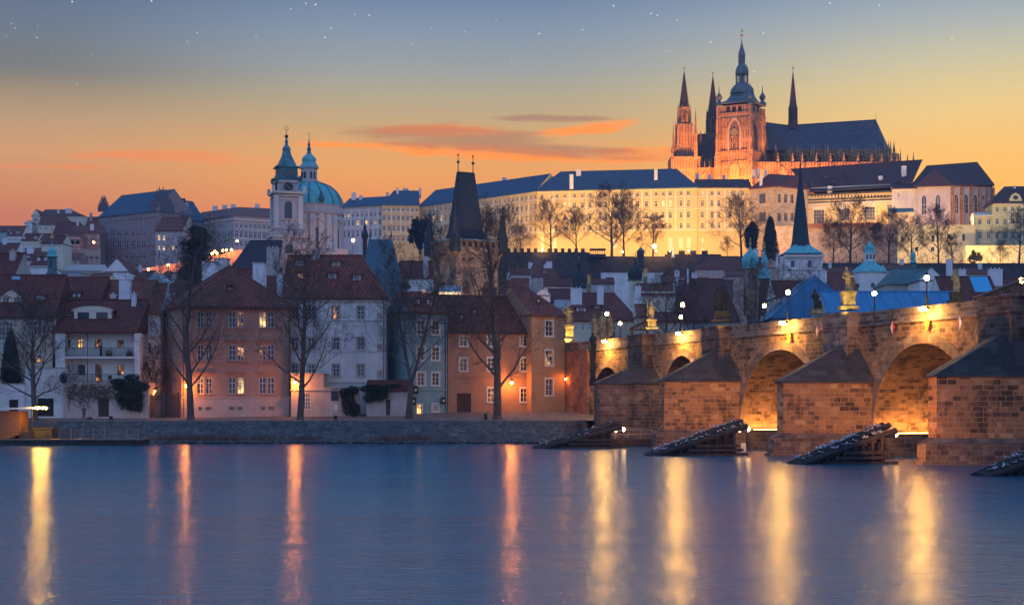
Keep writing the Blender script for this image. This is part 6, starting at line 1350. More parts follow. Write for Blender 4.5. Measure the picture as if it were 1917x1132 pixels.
# ---------------------------------------------------------------- the palace
ZE = zz(350, 700)
def zrow(py, D=700): return zz(py, D)
def wing(lb, A, B, W=16, ze=None, yr=None, zr=None, mw=pal, mr=slateb, cols=(), ncol=0, rows=((357, 364.4), (374, 385.5), (395, 407.5), (416.6, 426.6)), wpx=5.5, il=0, ir=0, zb=None, litset=(), pil=True, chim=(), blind=(), grp='wings of the castle palace', belts=(354, 367.5, 390, 430), sur=palt, dimset=(), Dref=None, fm=None, dorm=0, rv=.5, rows_ref=700, mtrim=palt, o=.9, th=.5):
    (pa, da), (pb, db) = A, B; fc = Fac((gx(pa, da), da), (gx(pb, db), db)); ze = ZE if ze is None else ze
    zb = min(T(fc.A.x, da), T(fc.pt(fc.L, 0).x, db))-3 if zb is None else zb
    t = thing('palace_wing', lb, 'palace', (fc.A.x, da, zb), 0, grp); W_ = wpx/F*700; W_ = round(W_, 1)
    us = [fc.hit(px, 380)[0] for px in cols] if cols else [fc.L*(i+.5)/ncol for i in range(ncol)]
    wins = []
    for r, (a, c_) in enumerate(rows):
        h = round((c_-a)/F*rows_ref, 1); z0 = zz(c_, rows_ref)
        for i, u in enumerate(us):
            pn = lity if (r, i) in litset else (litd if (r, i) in dimset else glassr if (i*7+r*3) % 5 == 0 else glass)
            wins.append(((u-W_/2, z0, u+W_/2, z0+h), pn))
    pl = [fc.pt(0, 0), fc.pt(fc.L, 0), fc.pt(fc.L, 0, W), fc.pt(0, 0, W)]
    bl = [fc.rect(*q) for q in blind]
    body(t, pl, zb, ze-.3, {0: [w_[0] for w_ in wins]+bl}, mw, .35)
    for q in bl: part(t, 'blind_panel', palt, lambda b: b.box(q[0], .2, q[1], q[2], .345, q[3], 0, fc.M(0, 0)))
    if bl and False: pass
    for o_, pn in wins: window(t, fc, o_, 'far', pane=pn, dep=.35, sub=False, fm=fm or frame, sur=None)
    b = MB()
    def hb(z, tt, pr): b.hull([fc.pt(-.1, z-tt/2), fc.pt(-.1, z-tt/2, -pr), fc.pt(fc.L+.1, z-tt/2, -pr), fc.pt(fc.L+.1, z-tt/2)], [fc.pt(-.1, z+tt/2), fc.pt(-.1, z+tt/2, -pr), fc.pt(fc.L+.1, z+tt/2, -pr), fc.pt(fc.L+.1, z+tt/2)])
    hb(ze-.35, .7, .75); 
    for py in belts: hb(zz(py, rows_ref), .35 if py != belts[-1] else .5, .28)
    if pil:
        zl, zh = zz(belts[-1], rows_ref), ze-1
        for u in ([(us[i]+us[i+1])/2 for i in range(len(us)-1) if (i % 2 or us[i+1]-us[i] > 3.5)]): b.box(u-.35, -.16, zl, u+.35, 0, zh, 0, fc.M(0, 0))
    if sur:
        for o_, pn in wins:
            if o_[3]-o_[1] > 2.2: b.box(o_[0]-.25, -.3, o_[3]+.3, o_[2]+.25, 0, o_[3]+.5, 0, fc.M(0, 0)); 
            b.box(o_[0]-.15, -.2, o_[1]-.25, o_[2]+.15, 0, o_[1]-.02, 0, fc.M(0, 0))
    b.build('moulding', mtrim, t)
    zr = zr if zr is not None else zz(yr, fc.pt(0, 0, W*rv).y)
    rf = xroof(t, fc, W, ze, zr, il, ir, o, .2, rv, mr, mw, th)
    for c_ in chim: chimney(rf, c_[0], c_[1], c_[2], c_[3], (c_[4] if len(c_) > 4 else min(da, db)+W*.45), chimw, deep=2)
    for i in range(dorm):
        u = fc.L*(i+.6)/dorm; f = .4; p = fc.pt(u, ze+(zr-ze)*f, W*rv*f); b = MB(); b.hull([V((p.x-.7, p.y-.2, p.z-.3)), V((p.x+.7, p.y-.2, p.z-.3)), V((p.x+.9, p.y+1.6, p.z+.7)), V((p.x-.9, p.y+1.6, p.z+.7))], [V((p.x-.3, p.y-.2, p.z+.35)), V((p.x+.3, p.y-.2, p.z+.35)), V((p.x+.4, p.y+1.8, p.z+.9)), V((p.x-.4, p.y+1.8, p.z+.9))]); b.build('dormer', mr, rf)
    return t, fc, rf
c4 = [(c/3.773+940) for c in (282, 334, 388, 442, 511, 566, 622, 690, 733, 803, 850, 905, 957, 1019, 1087, 1137, 1188, 1263, 1316)]
wing('long yellow floodlit palace wing under the widest blue roof', (1006, 712), (1305, 700), 17, yr=322.5, cols=c4, il=9, ir=9.5, litset={(0, 1), (1, 0), (1, 1), (1, 3), (1, 15), (1, 16), (3, 0), (3, 1), (3, 5), (3, 10)}, dimset={(1, 2), (1, 14), (1, 17), (1, 18), (0, 3)}, chim=((1070, 327, 348, 7, 705), (1083, 318, 330, 9, 715), (1228, 317, 334, 6, 706), (1157, 321, 328, 8, 715)), blind=[(px, 444, 465, 8) for px in (1015, 1038, 1150, 1255, 1274.5, 1289)], dorm=6)
wing('receding yellow palace wing running behind the big tower roof', (785, 768), (1006, 712), 17, yr=None, zr=109.0, ncol=28, litset={(1, 3), (1, 5), (2, 9)}, il=2, chim=((944, 333, 340, 8, 745),), dorm=7, zb=58)
wing('yellow palace wing standing forward left of the big tower', (715, 763), (785, 765), 17, zr=108.8, il=6, ncol=8, litset=(), chim=((744, 352, 366, 4, 770), (786, 352, 366, 4, 775), (759, 353, 360, 10, 778)), rows_ref=765, rows=((390, 396), (404, 413), (423, 433), (442, 452)), belts=(387, 398, 417, 438), ze=zz(384, 765), zb=55)
wing('unlit bluish wing with a white attic next to the dome', (640, 772), (715, 764), 17, mw=mat('blue_grey_render', (.50,.50,.55), kind='plaster', sc=.4), zr=106, ncol=9, litset={(0, 0), (0, 1), (1, 3), (1, 5)}, dimset={(1, 7)}, rows_ref=765, rows=((397, 404), (411, 420), (430, 442)), belts=(385, 392, 408, 426), ze=zz(384, 765), zb=55, sur=None, chim=((662, 361, 370, 8, 775), (675, 366, 374, 6, 775), (725, 361, 372, 4, 775)))
wing('narrower yellow wing with a dark red-brown roof right of the blue one', (1305, 701), (1406, 701), 15, yr=336, mr=purple, cols=[1315, 1333, 1346, 1367.5, 1390.5], litset={(0, 0), (0, 3)}, blind=[(1315, 446, 455, 5), (1315, 465, 472, 5)], chim=((1306, 325, 338, 6, 712), (1329, 327, 338, 6, 712), (1356, 328, 338, 5, 712)))
# brown ashlar wing
p0, p1, p2 = (1406, 700), (1454, 692), (1513, 703)
fc = Fac((gx(p1[0], p1[1]), p1[1]), (gx(p2[0], p2[1]), p2[1])); fl = Fac((gx(p0[0], p0[1]), p0[1]), (gx(p1[0], p1[1]), p1[1]))
t = thing('palace_wing', 'brown stone palace block with large cross windows and a red hipped roof', 'palace', (fc.A.x, 692, 60), 0, 'wings of the castle palace')
pl = [fl.pt(0, 0), fc.pt(0, 0), fc.pt(fc.L, 0), fc.pt(fc.L, 0, 16), V((fl.A.x, 716, 0))]; ze = zz(349, 692)
oF = [fc.rect(px, a, c_, 6) for px in (1459, 1471, 1483) for a, c_ in ((363, 380), (398, 414), (430, 440))]; oL = [fl.rect(px, a, c_, 12) for px in (1427,) for a, c_ in ((363, 380), (398, 414))]
body(t, pl, 58, ze-.3, {1: oF, 0: oL}, palg, .35)
for o_ in oF: window(t, fc, o_, 'far', pane=glass, dep=.35, sub=False, fm=palg)
for o_ in oL: window(t, fl, o_, 'grid', pane=glass, dep=.35, sub=False, fm=palg)
def cor(b):
    for f_ in (fl, fc):
        for z, tt, pr in ((ze-.4, .8, .7), (zz(387, 692), .4, .3), (zz(422, 692), .4, .3), (zz(447, 692), .5, .4)): b.hull([f_.pt(0, z-tt/2), f_.pt(0, z-tt/2, -pr), f_.pt(f_.L, z-tt/2, -pr), f_.pt(f_.L, z-tt/2)], [f_.pt(0, z+tt/2), f_.pt(0, z+tt/2, -pr), f_.pt(f_.L, z+tt/2, -pr), f_.pt(f_.L, z+tt/2)])
part(t, 'cornice', palg, cor)
g = grow(pl, .9); hi = [V((p.x, p.y, ze+.1)) for p in g]; zr = zz(324, 700); Ra, Rb = V((gx(1440, 702), 702, zr)), V((gx(1497, 708), 708, zr))
def hr(b):
    b.hull([p-V((0,0,.4)) for p in hi], hi); h = [p+V((0,0,.003)) for p in hi]; b.face([h[0], h[1], Ra]); b.face([h[1], h[2], Rb, Ra]); b.face([h[2], h[3], Rb]); b.face([h[3], h[4], Ra, Rb]); b.face([h[4], h[0], Ra])
rf = part(t, 'roof', tilef, hr)
for px, y0, y1 in ((1411, 318, 328), (1421, 316, 328), (1434, 318, 330), (1425, 330, 345)): chimney(rf, px, y0, y1, 5, 706 if y0 != 330 else 697, chimw, deep=1.2)
# old hall with the great roof
D = 700; fh = Fac((gx(1513, 703), 703), (gx(1683, 690), 690))
t = thing('palace_hall', 'old palace hall with a huge dark roof, half-timbered gallery and big lit windows', 'palace', (fh.A.x, 703, 60))
big_ = [fh.rect(1533, 393, 418, 20), fh.rect(1580, 391, 412, 21), fh.rect(1628, 387, 411, 20), fh.rect(1665, 383, 392, 9)]
small_ = [fh.rect(px, 364.5, 368.5, 2.6) for px in [1520+i*6.2 for i in range(26)]]
body(t, [fh.pt(0, 0), fh.pt(fh.L, 0), fh.pt(fh.L, 0, 20), fh.pt(0, 0, 20)], 58, zz(360, 697), {0: big_+small_}, pal, .35)
for o_ in big_: window(t, fh, o_, 'grid', pane=glassr, dep=.35, sub=False, fm=frame, sur=palt)
for o_ in small_: window(t, fh, o_, 'x', pane=glass, dep=.3, sub=False, fm=framed)
def gal(b):
    for py, tt, pr in ((361.5, .6, .5), (371, .5, .35), (376, .35, .35)): belt(b, fh, py, tt, pr, px=1600)
part(t, 'gallery_beam', framed, gal)
def corn(b):
    for py, tt, pr in ((379, .5, .3), (384, .3, .2)): belt(b, fh, py, tt, pr, px=1600)
    for o_ in big_[:3]: b.box(o_[0]-.6, -.5, o_[3]+1.3, o_[2]+.6, 0, o_[3]+1.7, 0, fh.M(0, 0)); b.box(o_[0]-.3, -.2, o_[3]+.2, o_[2]+.3, 0, o_[3]+1.3, 0, fh.M(0, 0))
part(t, 'cornice', palt, corn)
def hroof(b):
    Q = lambda px, py, D: P(px, py, D)
    e0, e1, r0, r1 = Q(1509, 352, 705), Q(1709, 340.5, 689), Q(1480, 317, 716), Q(1727, 299.5, 701)
    k0, k1 = e0+V((10, 26, 0)), e1+V((4, 24, 0)); b.face([e0, e1, r1, r0]); b.face([k1, k0, r0, r1]); b.face([e1, k1, r1]); b.face([k0, e0, r0])
    l0, l1, m0, m1 = Q(1511, 360.5, 702), Q(1683, 349, 688.5), Q(1511, 354.5, 704.5), Q(1709, 344, 691); b.hull([l0, l1, m1, m0], [p+V((0, 0, .3)) for p in (l0, l1, m1, m0)]); b.tube(r0, r1, .25, n=5)
rf = part(t, 'roof', purple, hroof)
part(t, 'eave_band', palt, lambda b: b.hull([P(1510, 355, 704.6), P(1709, 344, 690), P(1709, 344, 700), P(1510, 355, 712)], [P(1510, 352.3, 704.6), P(1709, 340.8, 690), P(1709, 340.8, 700), P(1510, 352.3, 712)]))
chimney(rf, 1693, 311, 336, 8, 694, chimw, deep=2); chimney(rf, 1649, 330, 338, 7, 696, chimw, deep=2); chimney(rf, 1554, 349, 360, 8, 700, chimw, deep=2)
for i, (px, py) in enumerate(((1545, 332), (1584, 329), (1623, 326), (1664, 322), (1706, 317), (1519, 345), (1558, 341), (1597, 338), (1637, 334), (1677, 330))):
    f = (360-py)/60; p = P(px, py, 700+8*f); part(rf, 'dormer', mat('dark_slate', (.02,.03,.04)), lambda b: b.hull([p+V(q) for q in ((-1, -1.2, -.5), (1, -1.2, -.5), (1, 2, .8), (-1, 2, .8))], [p+V(q) for q in ((-.3, -1.2, .4), (.3, -1.2, .4), (.3, 2, 1.2), (-.3, 2, 1.2))]))
wing('small white tower-like annexe between the hall and the chapel', (1670, 688), (1722, 686), 10, ze=zz(352, 687), yr=342, mw=mat('annexe_white', (.55,.50,.45), kind='plaster'), mr=purple, cols=[1683], rows=((360, 368),), wpx=4, belts=(400,), pil=False, grp=None, rows_ref=687, sur=None)
wing('low cream wing with an arched window on the terrace', (1664, 672), (1710, 670), 8, ze=zz(396, 671), yr=391, mw=pal, mr=copperd, cols=[1697], rows=((400, 408), (416, 424)), wpx=5, belts=(412,), pil=False, grp=None, rows_ref=671, sur=None)
# Gothic chapel
t = thing('chapel', 'Gothic chapel with tall pointed windows and a steep purple roof above the lit wall', 'church', (gx(1760, 680), 680, 60)); fa = Fac((gx(1719, 684), 684), (gx(1779, 680), 680)); fb_ = Fac((gx(1779, 680), 680), (gx(1860, 690), 690)); ze = zz(345.5, 682)
def gothwin(par, fc, px, y0, y1, w_, m=glass, fm=gothicd, dep=.0):
    u0, z1 = fc.hit(px-w_/2, y0); u1, z0 = fc.hit(px+w_/2, y1); c_ = (u0+u1)/2; hw = (u1-u0)/2; zs = z1-hw*1.7
    def arch(k): return [(c_-k*hw, z0), (c_+k*hw, z0), (c_+k*hw, zs), (c_+k*hw*.78, zs+(z1-zs)*.5*k), (c_+k*hw*.42, zs+(z1-zs)*.82*k), (c_, zs+(z1-zs)*k), (c_-k*hw*.42, zs+(z1-zs)*.82*k), (c_-k*hw*.78, zs+(z1-zs)*.5*k), (c_-k*hw, zs)]
    b = MB(); A_ = arch(1.0); B_ = arch(1.35)
    b.hull([fc.pt(u, z, -.05) for u, z in A_][::-1], [fc.pt(u, z, .02) for u, z in A_][::-1], 0)
    for i in range(1, len(A_)):
        j = (i+1) % len(A_); 
        if i == 0: continue
        b.hull([fc.pt(*A_[i], .02), fc.pt(*B_[i], .02), fc.pt(*B_[i], -.35), fc.pt(*A_[i], -.35)], [fc.pt(*A_[j], .02), fc.pt(*B_[j], .02), fc.pt(*B_[j], -.35), fc.pt(*A_[j], -.35)], 1)
    for k in (-.33, .33) if w_ > 8 else (0,): b.box(c_+k*hw-.1, -.14, z0, c_+k*hw+.1, -.052, zs+hw*.8, 1, fc.M(0, 0))
    for f in (.33, .62): b.box(u0, -.13, z0+(zs-z0)*f-.08, u1, -.052, z0+(zs-z0)*f+.08, 1, fc.M(0, 0))
    return b.build('pointed_window', [m, fm], par)
cw = mat('chapel_render', (.58,.47,.40), kind='plaster', sc=.4)
body(t, [fa.pt(0, 0), fa.pt(fa.L, 0), fb_.pt(fb_.L, 0), V((gx(1862, 690)-1, 706, 0)), V((fa.A.x, 704, 0))], 58, ze-.2, {}, cw)
for px, y0, y1, w_, f_ in ((1730, 366, 401, 8, fa), (1756, 365, 399, 9, fa), (1789, 364, 399, 8.5, fb_), (1807.6, 363, 399, 8, fb_), (1825, 364, 397, 7, fb_), (1839.5, 365, 375, 6, fb_)): gothwin(t, f_, px, y0, y1, w_, glass, churcht)
for px in (1795-14, 1798.5, 1816.5, 1832, 1846.5, 1857):
    u, z = fb_.hit(px, 350); part(t, 'buttress', gothic, lambda b: (b.box(u-.45, -2.0, 58, u+.45, 0, zz(372, 684), 0, fb_.M(0, 0)), b.box(u-.4, -1.4, zz(372, 684), u+.4, 0, zz(348, 684), 0, fb_.M(0, 0))))
def croof(b):
    e = [P(1712, 347, 682), P(1781, 345, 678), P(1862, 345, 688.5), V((gx(1862, 690), 708, ze)), V((gx(1712, 690), 706, ze))]; r0, r1 = P(1734, 311, 694), P(1830, 304, 698)
    b.hull([p-V((0,0,.5)) for p in e], e); e = [p+V((0,0,.003)) for p in e]; b.face([e[0], e[1], r0]); b.face([e[1], e[2], r1, r0]); b.face([e[2], e[3], r1]); b.face([e[3], e[4], r0, r1]); b.face([e[4], e[0], r0]); b.tube(r0, r1, .25, n=5)
    a_ = P(1751, 315, 684); g0, g1 = P(1713, 348.5, 681.4), P(1783, 346, 677.4); b.face([g0, g1, a_]); bk = a_+V((0, 9, 0)); b.face([g1, e[1]+V((4, 8, 4)), bk, a_]); b.face([g0, a_, bk])
part(t, 'roof', purple, croof)
# terraces below the hall and the chapel
longwall('pale ashlar retaining wall under the old hall', 1440, 676, 1680, 668, 424, palg, 6, zb=48, grp='lit terraces below the castle hall')
longwall('reddish balustraded ledge in front of the hall windows', 1512, 672, 1650, 666, 420, mat('red_brown_masonry', (.34,.14,.075)), 1, zb=zz(427, 672), grp='lit terraces below the castle hall')
longwall('long lit cream wall with small arched openings under the chapel', 1680, 650, 1826, 648, 423, mat('lit_terrace_plaster', (.56,.47,.30), kind='plaster', sc=.3, var=.2), 8, zb=48, grp='lit terraces below the castle hall', ops=[(1689, 442, 454, 5), (1747, 440, 452, 5), (1776, 438, 447, 5), (1804, 438, 451, 5), (1746, 462, 470, 6), (1716, 462, 470, 6)])
longwall('low lit wall at the far right below the pale yellow palace', 1808, 630, 1960, 628, 461, mat('lit_terrace_plaster', (.56,.47,.30)), 5, zb=48, grp='lit terraces below the castle hall')
ff_ = Fac((gx(1858, 650), 650), (gx(1958, 648), 648))
t, f9, rf = wing('pale yellow rococo palace with a purple hipped roof at the right edge', (1858, 650), (1958, 648), 14, ze=zz(379.5, 650), yr=350, mw=palr, mr=purple, cols=[1867, 1882, 1896, 1906.6, 1919, 1932, 1945], rows=((387, 396), (409, 420), (435, 447)), rows_ref=650, belts=(384, 402, 428, 452), il=6, ir=6, grp='palaces at the right edge', wpx=6, chim=((1900, 348, 356, 4, 655),))
part(t, 'gable', palr, lambda b: b.hull([f9.pt(u, z, -.3) for u, z in ((f9.hit(1888, 380)[0], zz(380, 650)), (f9.hit(1914, 380)[0], zz(380, 650)), (f9.hit(1912, 372)[0], zz(372, 650)), (f9.hit(1908, 365)[0], zz(365, 650)), (f9.hit(1901, 361)[0], zz(361.5, 650)), (f9.hit(1894, 365)[0], zz(365, 650)), (f9.hit(1890, 372)[0], zz(372, 650)))][::-1], [f9.pt(u, z, 1.2) for u, z in ((f9.hit(1888, 380)[0], zz(380, 650)), (f9.hit(1914, 380)[0], zz(380, 650)), (f9.hit(1912, 372)[0], zz(372, 650)), (f9.hit(1908, 365)[0], zz(365, 650)), (f9.hit(1901, 361)[0], zz(361.5, 650)), (f9.hit(1894, 365)[0], zz(365, 650)), (f9.hit(1890, 372)[0], zz(372, 650)))][::-1]))
u, z = f9.hit(1901, 370); b = MB(); b.lathe([(.9, 0), (.9, .1)], (0,0,0), 12, 0, 0, 1.2, 1, Matrix.Translation(f9.pt(u, z, -.31))@Matrix.Rotation(R(90), 4, 'X')); b.build('oculus', glass, t)
wing('lower pale yellow wing left of the rococo palace', (1825, 652), (1858, 651), 12, ze=zz(402, 650), yr=398, mw=palr, mr=palt, cols=[1834.6, 1851], rows=((409, 419), (434, 446)), rows_ref=650, belts=(405, 427, 452), pil=False, grp='palaces at the right edge', wpx=6)
evergreen_tree('small floodlit yellow bush on the terrace below the rococo palace', 1824, 600, 494, 472, 30, 'round', 3000, .45, mat('yellowing_bush', (.16,.14,.03), .9), 'bush')

# ---------------------------------------------------------------- cathedral
D = 820; K = D/F; cat_ = thing('cathedral', 'floodlit orange Gothic cathedral with a green-domed great tower and two dark spires', 'cathedral', (gx(1388, D), D, 75))
Xp = lambda px, d=D: gx(px, d); Zp = lambda py, d=D: zz(py, d)
def oct_(par, nm, m, px, d, prof, n_=8, rot=PI/8, smooth=False): b = MB(); b.lathe([(r*d/F, zz(py, d)) for r, py in prof], (gx(px, d), d, 0), n_, 0, rot); return b.build(nm, m, par, smooth=smooth)
def pinnacle(b, x, y, z0, z1, r, m=0): h = z1-z0; b.lathe([(r, z0), (r, z0+h*.45), (r*1.35, z0+h*.47), (r*.8, z0+h*.55), (r*.1, z1-.3), (r*.3, z1-.25), (.03, z1)], (x, y, 0), 4, m, PI/4)
def crocket_spire(b, px, d, r, y0, y1, n_=8):
    x = gx(px, d); z0, z1 = zz(y0, d), zz(y1, d); r = r*d/F; b.lathe([(r, z0), (r*.06, z1)], (x, d, 0), n_, 0, PI/8)
    for k in range(14):
        f = (k+.5)/15; rr = r*(1-f)*1.02; z = z0+(z1-z0)*f
        for a in range(8): t_ = PI/8+a*PI/4; b.cbox((x+rr*math.cos(t_), d+rr*math.sin(t_), z), .35, .35, .45, 0, t_)
    b.tube((x, d, z1-.5), (x, d, z1+2.6), .12, .06, 5); b.box(x-.7, d-.08, z1+1.5, x+.7, d+.08, z1+1.75)
def gtower(par, px, d, hw, y0, y1, corner=True, m=gothic, steps=3, ribs=3, wins=True, seed=1, rz=0.0):
    x = gx(px, d); r = hw*d/F; z0, z1 = zz(y0, d), zz(y1, d)
    def f(b):
        b.box(x-r, d-r, z0, x+r, d+r, z1)
        for sx_ in (-1, 1):
            for sy in (-1, 1):
                for k in range(steps):
                    za = z0+(z1-z0)*k/steps; zb_ = z0+(z1-z0)*(k+1)/steps; e = .9-.22*k; cx_, cy_ = x+sx_*r, d+sy*r
                    b.box(cx_-e, cy_-e, za, cx_+e, cy_+e, zb_-1.0); pinnacle(b, cx_+sx_*e*.6, cy_+sy*e*.6, zb_-2.0, zb_+3.2, e*.5)
        for k in range(steps*2): zc = z0+(z1-z0)*(k+1)/(steps*2); b.box(x-r-.18, d-r-.18, zc-.25, x+r+.18, d+r+.18, zc)
        for k in range(1, ribs): u = x-r+2*r*k/ribs; b.box(u-.22, d-r-.5, z0, u+.22, d-r, z1-.5)
    return part(par, 'shaft', m, f)
for px, d, ys, dk in ((1280.8, 822, (127.6, 201.5, 234, 335), gothic), (1334.5, 838, (137, 211, 250, 335), gothicd)):
    tw_ = gtower(cat_, px, d, 13.5 if d == 822 else 12.5, ys[3]+20, ys[2], m=gothic if d == 822 else mat('brown_gothic_stone', (.2,.12,.09), kind='noise', sc=.3), steps=3, ribs=3); tw_.name = 'west_tower'
    nm2 = part(tw_, 'belfry', dk, lambda b: (b.lathe([(13*d/F*1.02, zz(ys[2], d)), (11.5*d/F, zz(ys[1]+5, d)), (12.6*d/F, zz(ys[1]+4, d)), (12.6*d/F, zz(ys[1], d))], (gx(px, d), d, 0), 8, 0, PI/8), [pinnacle(b, gx(px, d)+12*d/F*math.cos(a), d+12*d/F*math.sin(a), zz(ys[2], d), zz(ys[1]-7, d), .55) for a in [PI/8+i*PI/4 for i in range(8)]]))
    sp = part(tw_, 'spire', gothicd, lambda b: crocket_spire(b, px, d, 9.3, ys[1], ys[0]+6))
    fcx = Fac((gx(px, d)-13*d/F, d-13*d/F), (gx(px, d)+13*d/F, d-13*d/F))
    for dx in (-6, 6) if d == 822 else (0,): gothwin(tw_, fcx, px+dx, ys[2]+12, ys[2]+42, 5, mat('belfry_dark', (.03,.02,.02)), gothic); gothwin(tw_, fcx, px+dx, ys[2]+52, ys[2]+74, 5, mat('belfry_dark', (.03,.02,.02)), gothic)
    fb2 = Fac((gx(px, d)-5.5*d/F, d-12*d/F), (gx(px, d)+5.5*d/F, d-12*d/F)); gothwin(tw_, fb2, px, ys[1]+9, ys[2]-3, 6, mat('belfry_dark', (.03,.02,.02)), gothic)
part(cat_, 'side_turret', gothic, lambda b: (pinnacle(b, Xp(1260), 818, Zp(330), Zp(231), 1.3), pinnacle(b, Xp(1299), 812, Zp(300), Zp(208), 1.1)))
part(cat_, 'side_turret', gothic, lambda b: (pinnacle(b, Xp(1257), 815, Zp(340), Zp(262), 1.0), pinnacle(b, Xp(1314), 826, Zp(270), Zp(239), .6), b.box(Xp(1254), 815, Zp(350), Xp(1310), 830, Zp(296))))
# nave between the towers
part(cat_, 'nave_wall', gothic, lambda b: (b.box(Xp(1303), 824, Zp(350), Xp(1350), 850, Zp(300)), [pinnacle(b, Xp(1308+i*8.5), 823, Zp(350), Zp(286-(i % 2)*4), .7) for i in range(5)], [b.hull([V((Xp(1312+i*14), 812, Zp(330))), V((Xp(1314+i*14), 812, Zp(330))), V((Xp(1314+i*14), 824, Zp(304))), V((Xp(1312+i*14), 824, Zp(304)))], [V((Xp(1312+i*14), 812, Zp(326))), V((Xp(1314+i*14), 812, Zp(326))), V((Xp(1314+i*14), 824, Zp(300))), V((Xp(1312+i*14), 824, Zp(300)))]) for i in range(3)]))
part(cat_, 'aisle_wall', gothic, lambda b: (b.box(Xp(1303), 812, Zp(350), Xp(1346), 824, Zp(318)), [pinnacle(b, Xp(1306+i*9.5), 811.5, Zp(350), Zp(304), .6) for i in range(5)]))
part(cat_, 'nave_roof', mat('brown_slate', (.085,.07,.075), kind='tile', sc=2.5), lambda b: (b.face([V((Xp(1304), 826, Zp(299.5))), V((Xp(1352), 826, Zp(299.5))), V((Xp(1352), 836, zz(250, 836))), V((Xp(1304), 836, zz(251, 836)))]), b.face([V((Xp(1352), 846, Zp(299.5))), V((Xp(1304), 846, Zp(299.5))), V((Xp(1304), 836, zz(251, 836))), V((Xp(1352), 836, zz(250, 836)))])))
# great south tower, turned slightly
gd = 806; gxc, th = gx(1389, gd), R(-30); ex = V((math.cos(th), math.sin(th), 0)); ey = V((-math.sin(th), math.cos(th), 0)); cc = V((gxc, gd+4, 0)); hs_ = 8.35
cF = cc-ex*hs_-ey*hs_; FA, FB, FC_ = cF, cc+ex*hs_-ey*hs_, cc+ex*hs_+ey*hs_
ff1, ff2 = Fac(FA, FB), Fac(FB, FC_)
def Zt2(py): return zz(py, 804)
def shaft(b):
    b.hull([V((p.x, p.y, Zt2(350))) for p in (FA, FB, FC_, cc-ex*hs_+ey*hs_)], [V((p.x, p.y, Zt2(197.5))) for p in (FA, FB, FC_, cc-ex*hs_+ey*hs_)])
    for p in (FA, FB, FC_, cc-ex*hs_+ey*hs_):
        o = (p-cc).normalized()
        for k, (e, za, zb_) in enumerate(((1.5, 350, 290), (1.25, 290, 255), (1.0, 255, 222), (.8, 222, 198))): 
            q = p+o*.3; b.cbox((q.x, q.y, Zt2(za)), e*2, e*2, Zt2(zb_)-Zt2(za), 0, th)
            if k < 3:
                for s1, s2 in ((1, 1), (1, -1), (-1, 1)): qq = q+ex*e*.8*s1+ey*e*.8*s2; pinnacle(b, qq.x, qq.y, Zt2(zb_)-1.5, Zt2(zb_)+4.5, .5)
    for f_ in (ff1, ff2):
        for py, tt, pr in ((212, .5, .4), (222, .35, .3), (283, .6, .5), (303, .5, .4)): z = Zt2(py); b.hull([f_.pt(0, z-tt/2), f_.pt(0, z-tt/2, -pr), f_.pt(f_.L, z-tt/2, -pr), f_.pt(f_.L, z-tt/2)], [f_.pt(0, z+tt/2), f_.pt(0, z+tt/2, -pr), f_.pt(f_.L, z+tt/2, -pr), f_.pt(f_.L, z+tt/2)])
        for k in range(9): u = 3+(f_.L-6)*k/8; b.box(u-.15, -.3, Zt2(302), u+.15, 0, Zt2(285), 0, f_.M(0, 0))
gt_ = part(cat_, 'great_tower', gothic, shaft)
for f_, pxs in ((ff1, (1363, 1374, 1385)), (ff2, (1406.5, 1411.5, 1418))):
    for px in pxs: u, z = f_.hit(px, 205); part(gt_, 'belfry_opening', mat('belfry_dark', (.03,.02,.02)), lambda b: (b.box(u-1.0, -.06, z-1.4, u+1.0, .1, z+.6, 0, f_.M(0, 0)), b.lathe([(1.0, -.06), (1.0, .1)], (0,0,0), 12, 0, 0, 1, 1, f_.M(u, z+.6)@Matrix.Rotation(R(-90), 4, 'X'))))
gothwin(gt_, ff1, 1375, 226, 280, 19, mat('arch_shade_stone', (.17,.11,.08), kind='noise', sc=.8), mat('tower_arch_stone', (.5,.35,.24), kind='noise', sc=.8));  # recess shade and lit frame are put into these stone colours
for dx in (-3.6, 3.6): gothwin(gt_, ff1, 1375+dx, 256, 278, 5.5, mat('belfry_dark', (.03,.02,.02)), gothic)
gothwin(gt_, ff2, 1413, 227, 282, 10, mat('belfry_dark', (.03,.02,.02)), gothic)
gothwin(gt_, ff1, 1375, 306, 345, 18, mat('golden_mosaic', (.5,.32,.12), kind='noise', sc=.8), gothic)
u, z = ff1.hit(1375, 247.5); Mx = ff1.M(u, z)@Matrix.Rotation(R(90), 4, 'X')
ck = part(gt_, 'clock', gilt, lambda b: (b.lathe([(2.0, .05), (2.0, .4), (1.75, .45), (1.75, .3)], (0,0,0), 20, 0, 0, 1, 1, Mx), [b.tube(Mx@V((1.3*math.cos(i*PI/6), 1.3*math.sin(i*PI/6), .5)), Mx@V((1.65*math.cos(i*PI/6), 1.65*math.sin(i*PI/6), .5)), .1, n=4) for i in range(12)]))
dm = mat('cathedral_dome_copper', (.10,.15,.17), .6, kind='noise', sc=.25, c2=(.05,.09,.12), c3=(.17,.17,.14))
oct_(gt_, 'helm_skirt', dm, 1390.5, 810, [(43*1.12, 197.6), (43*1.12, 196.2), (33, 190), (26, 182), (23, 175)], 4, PI/4+th)
oct_(gt_, 'dome', dm, 1389, 810, [(23, 176), (22.5, 174), (22, 168), (18.5, 163), (14, 159.5), (13, 158)], 8)
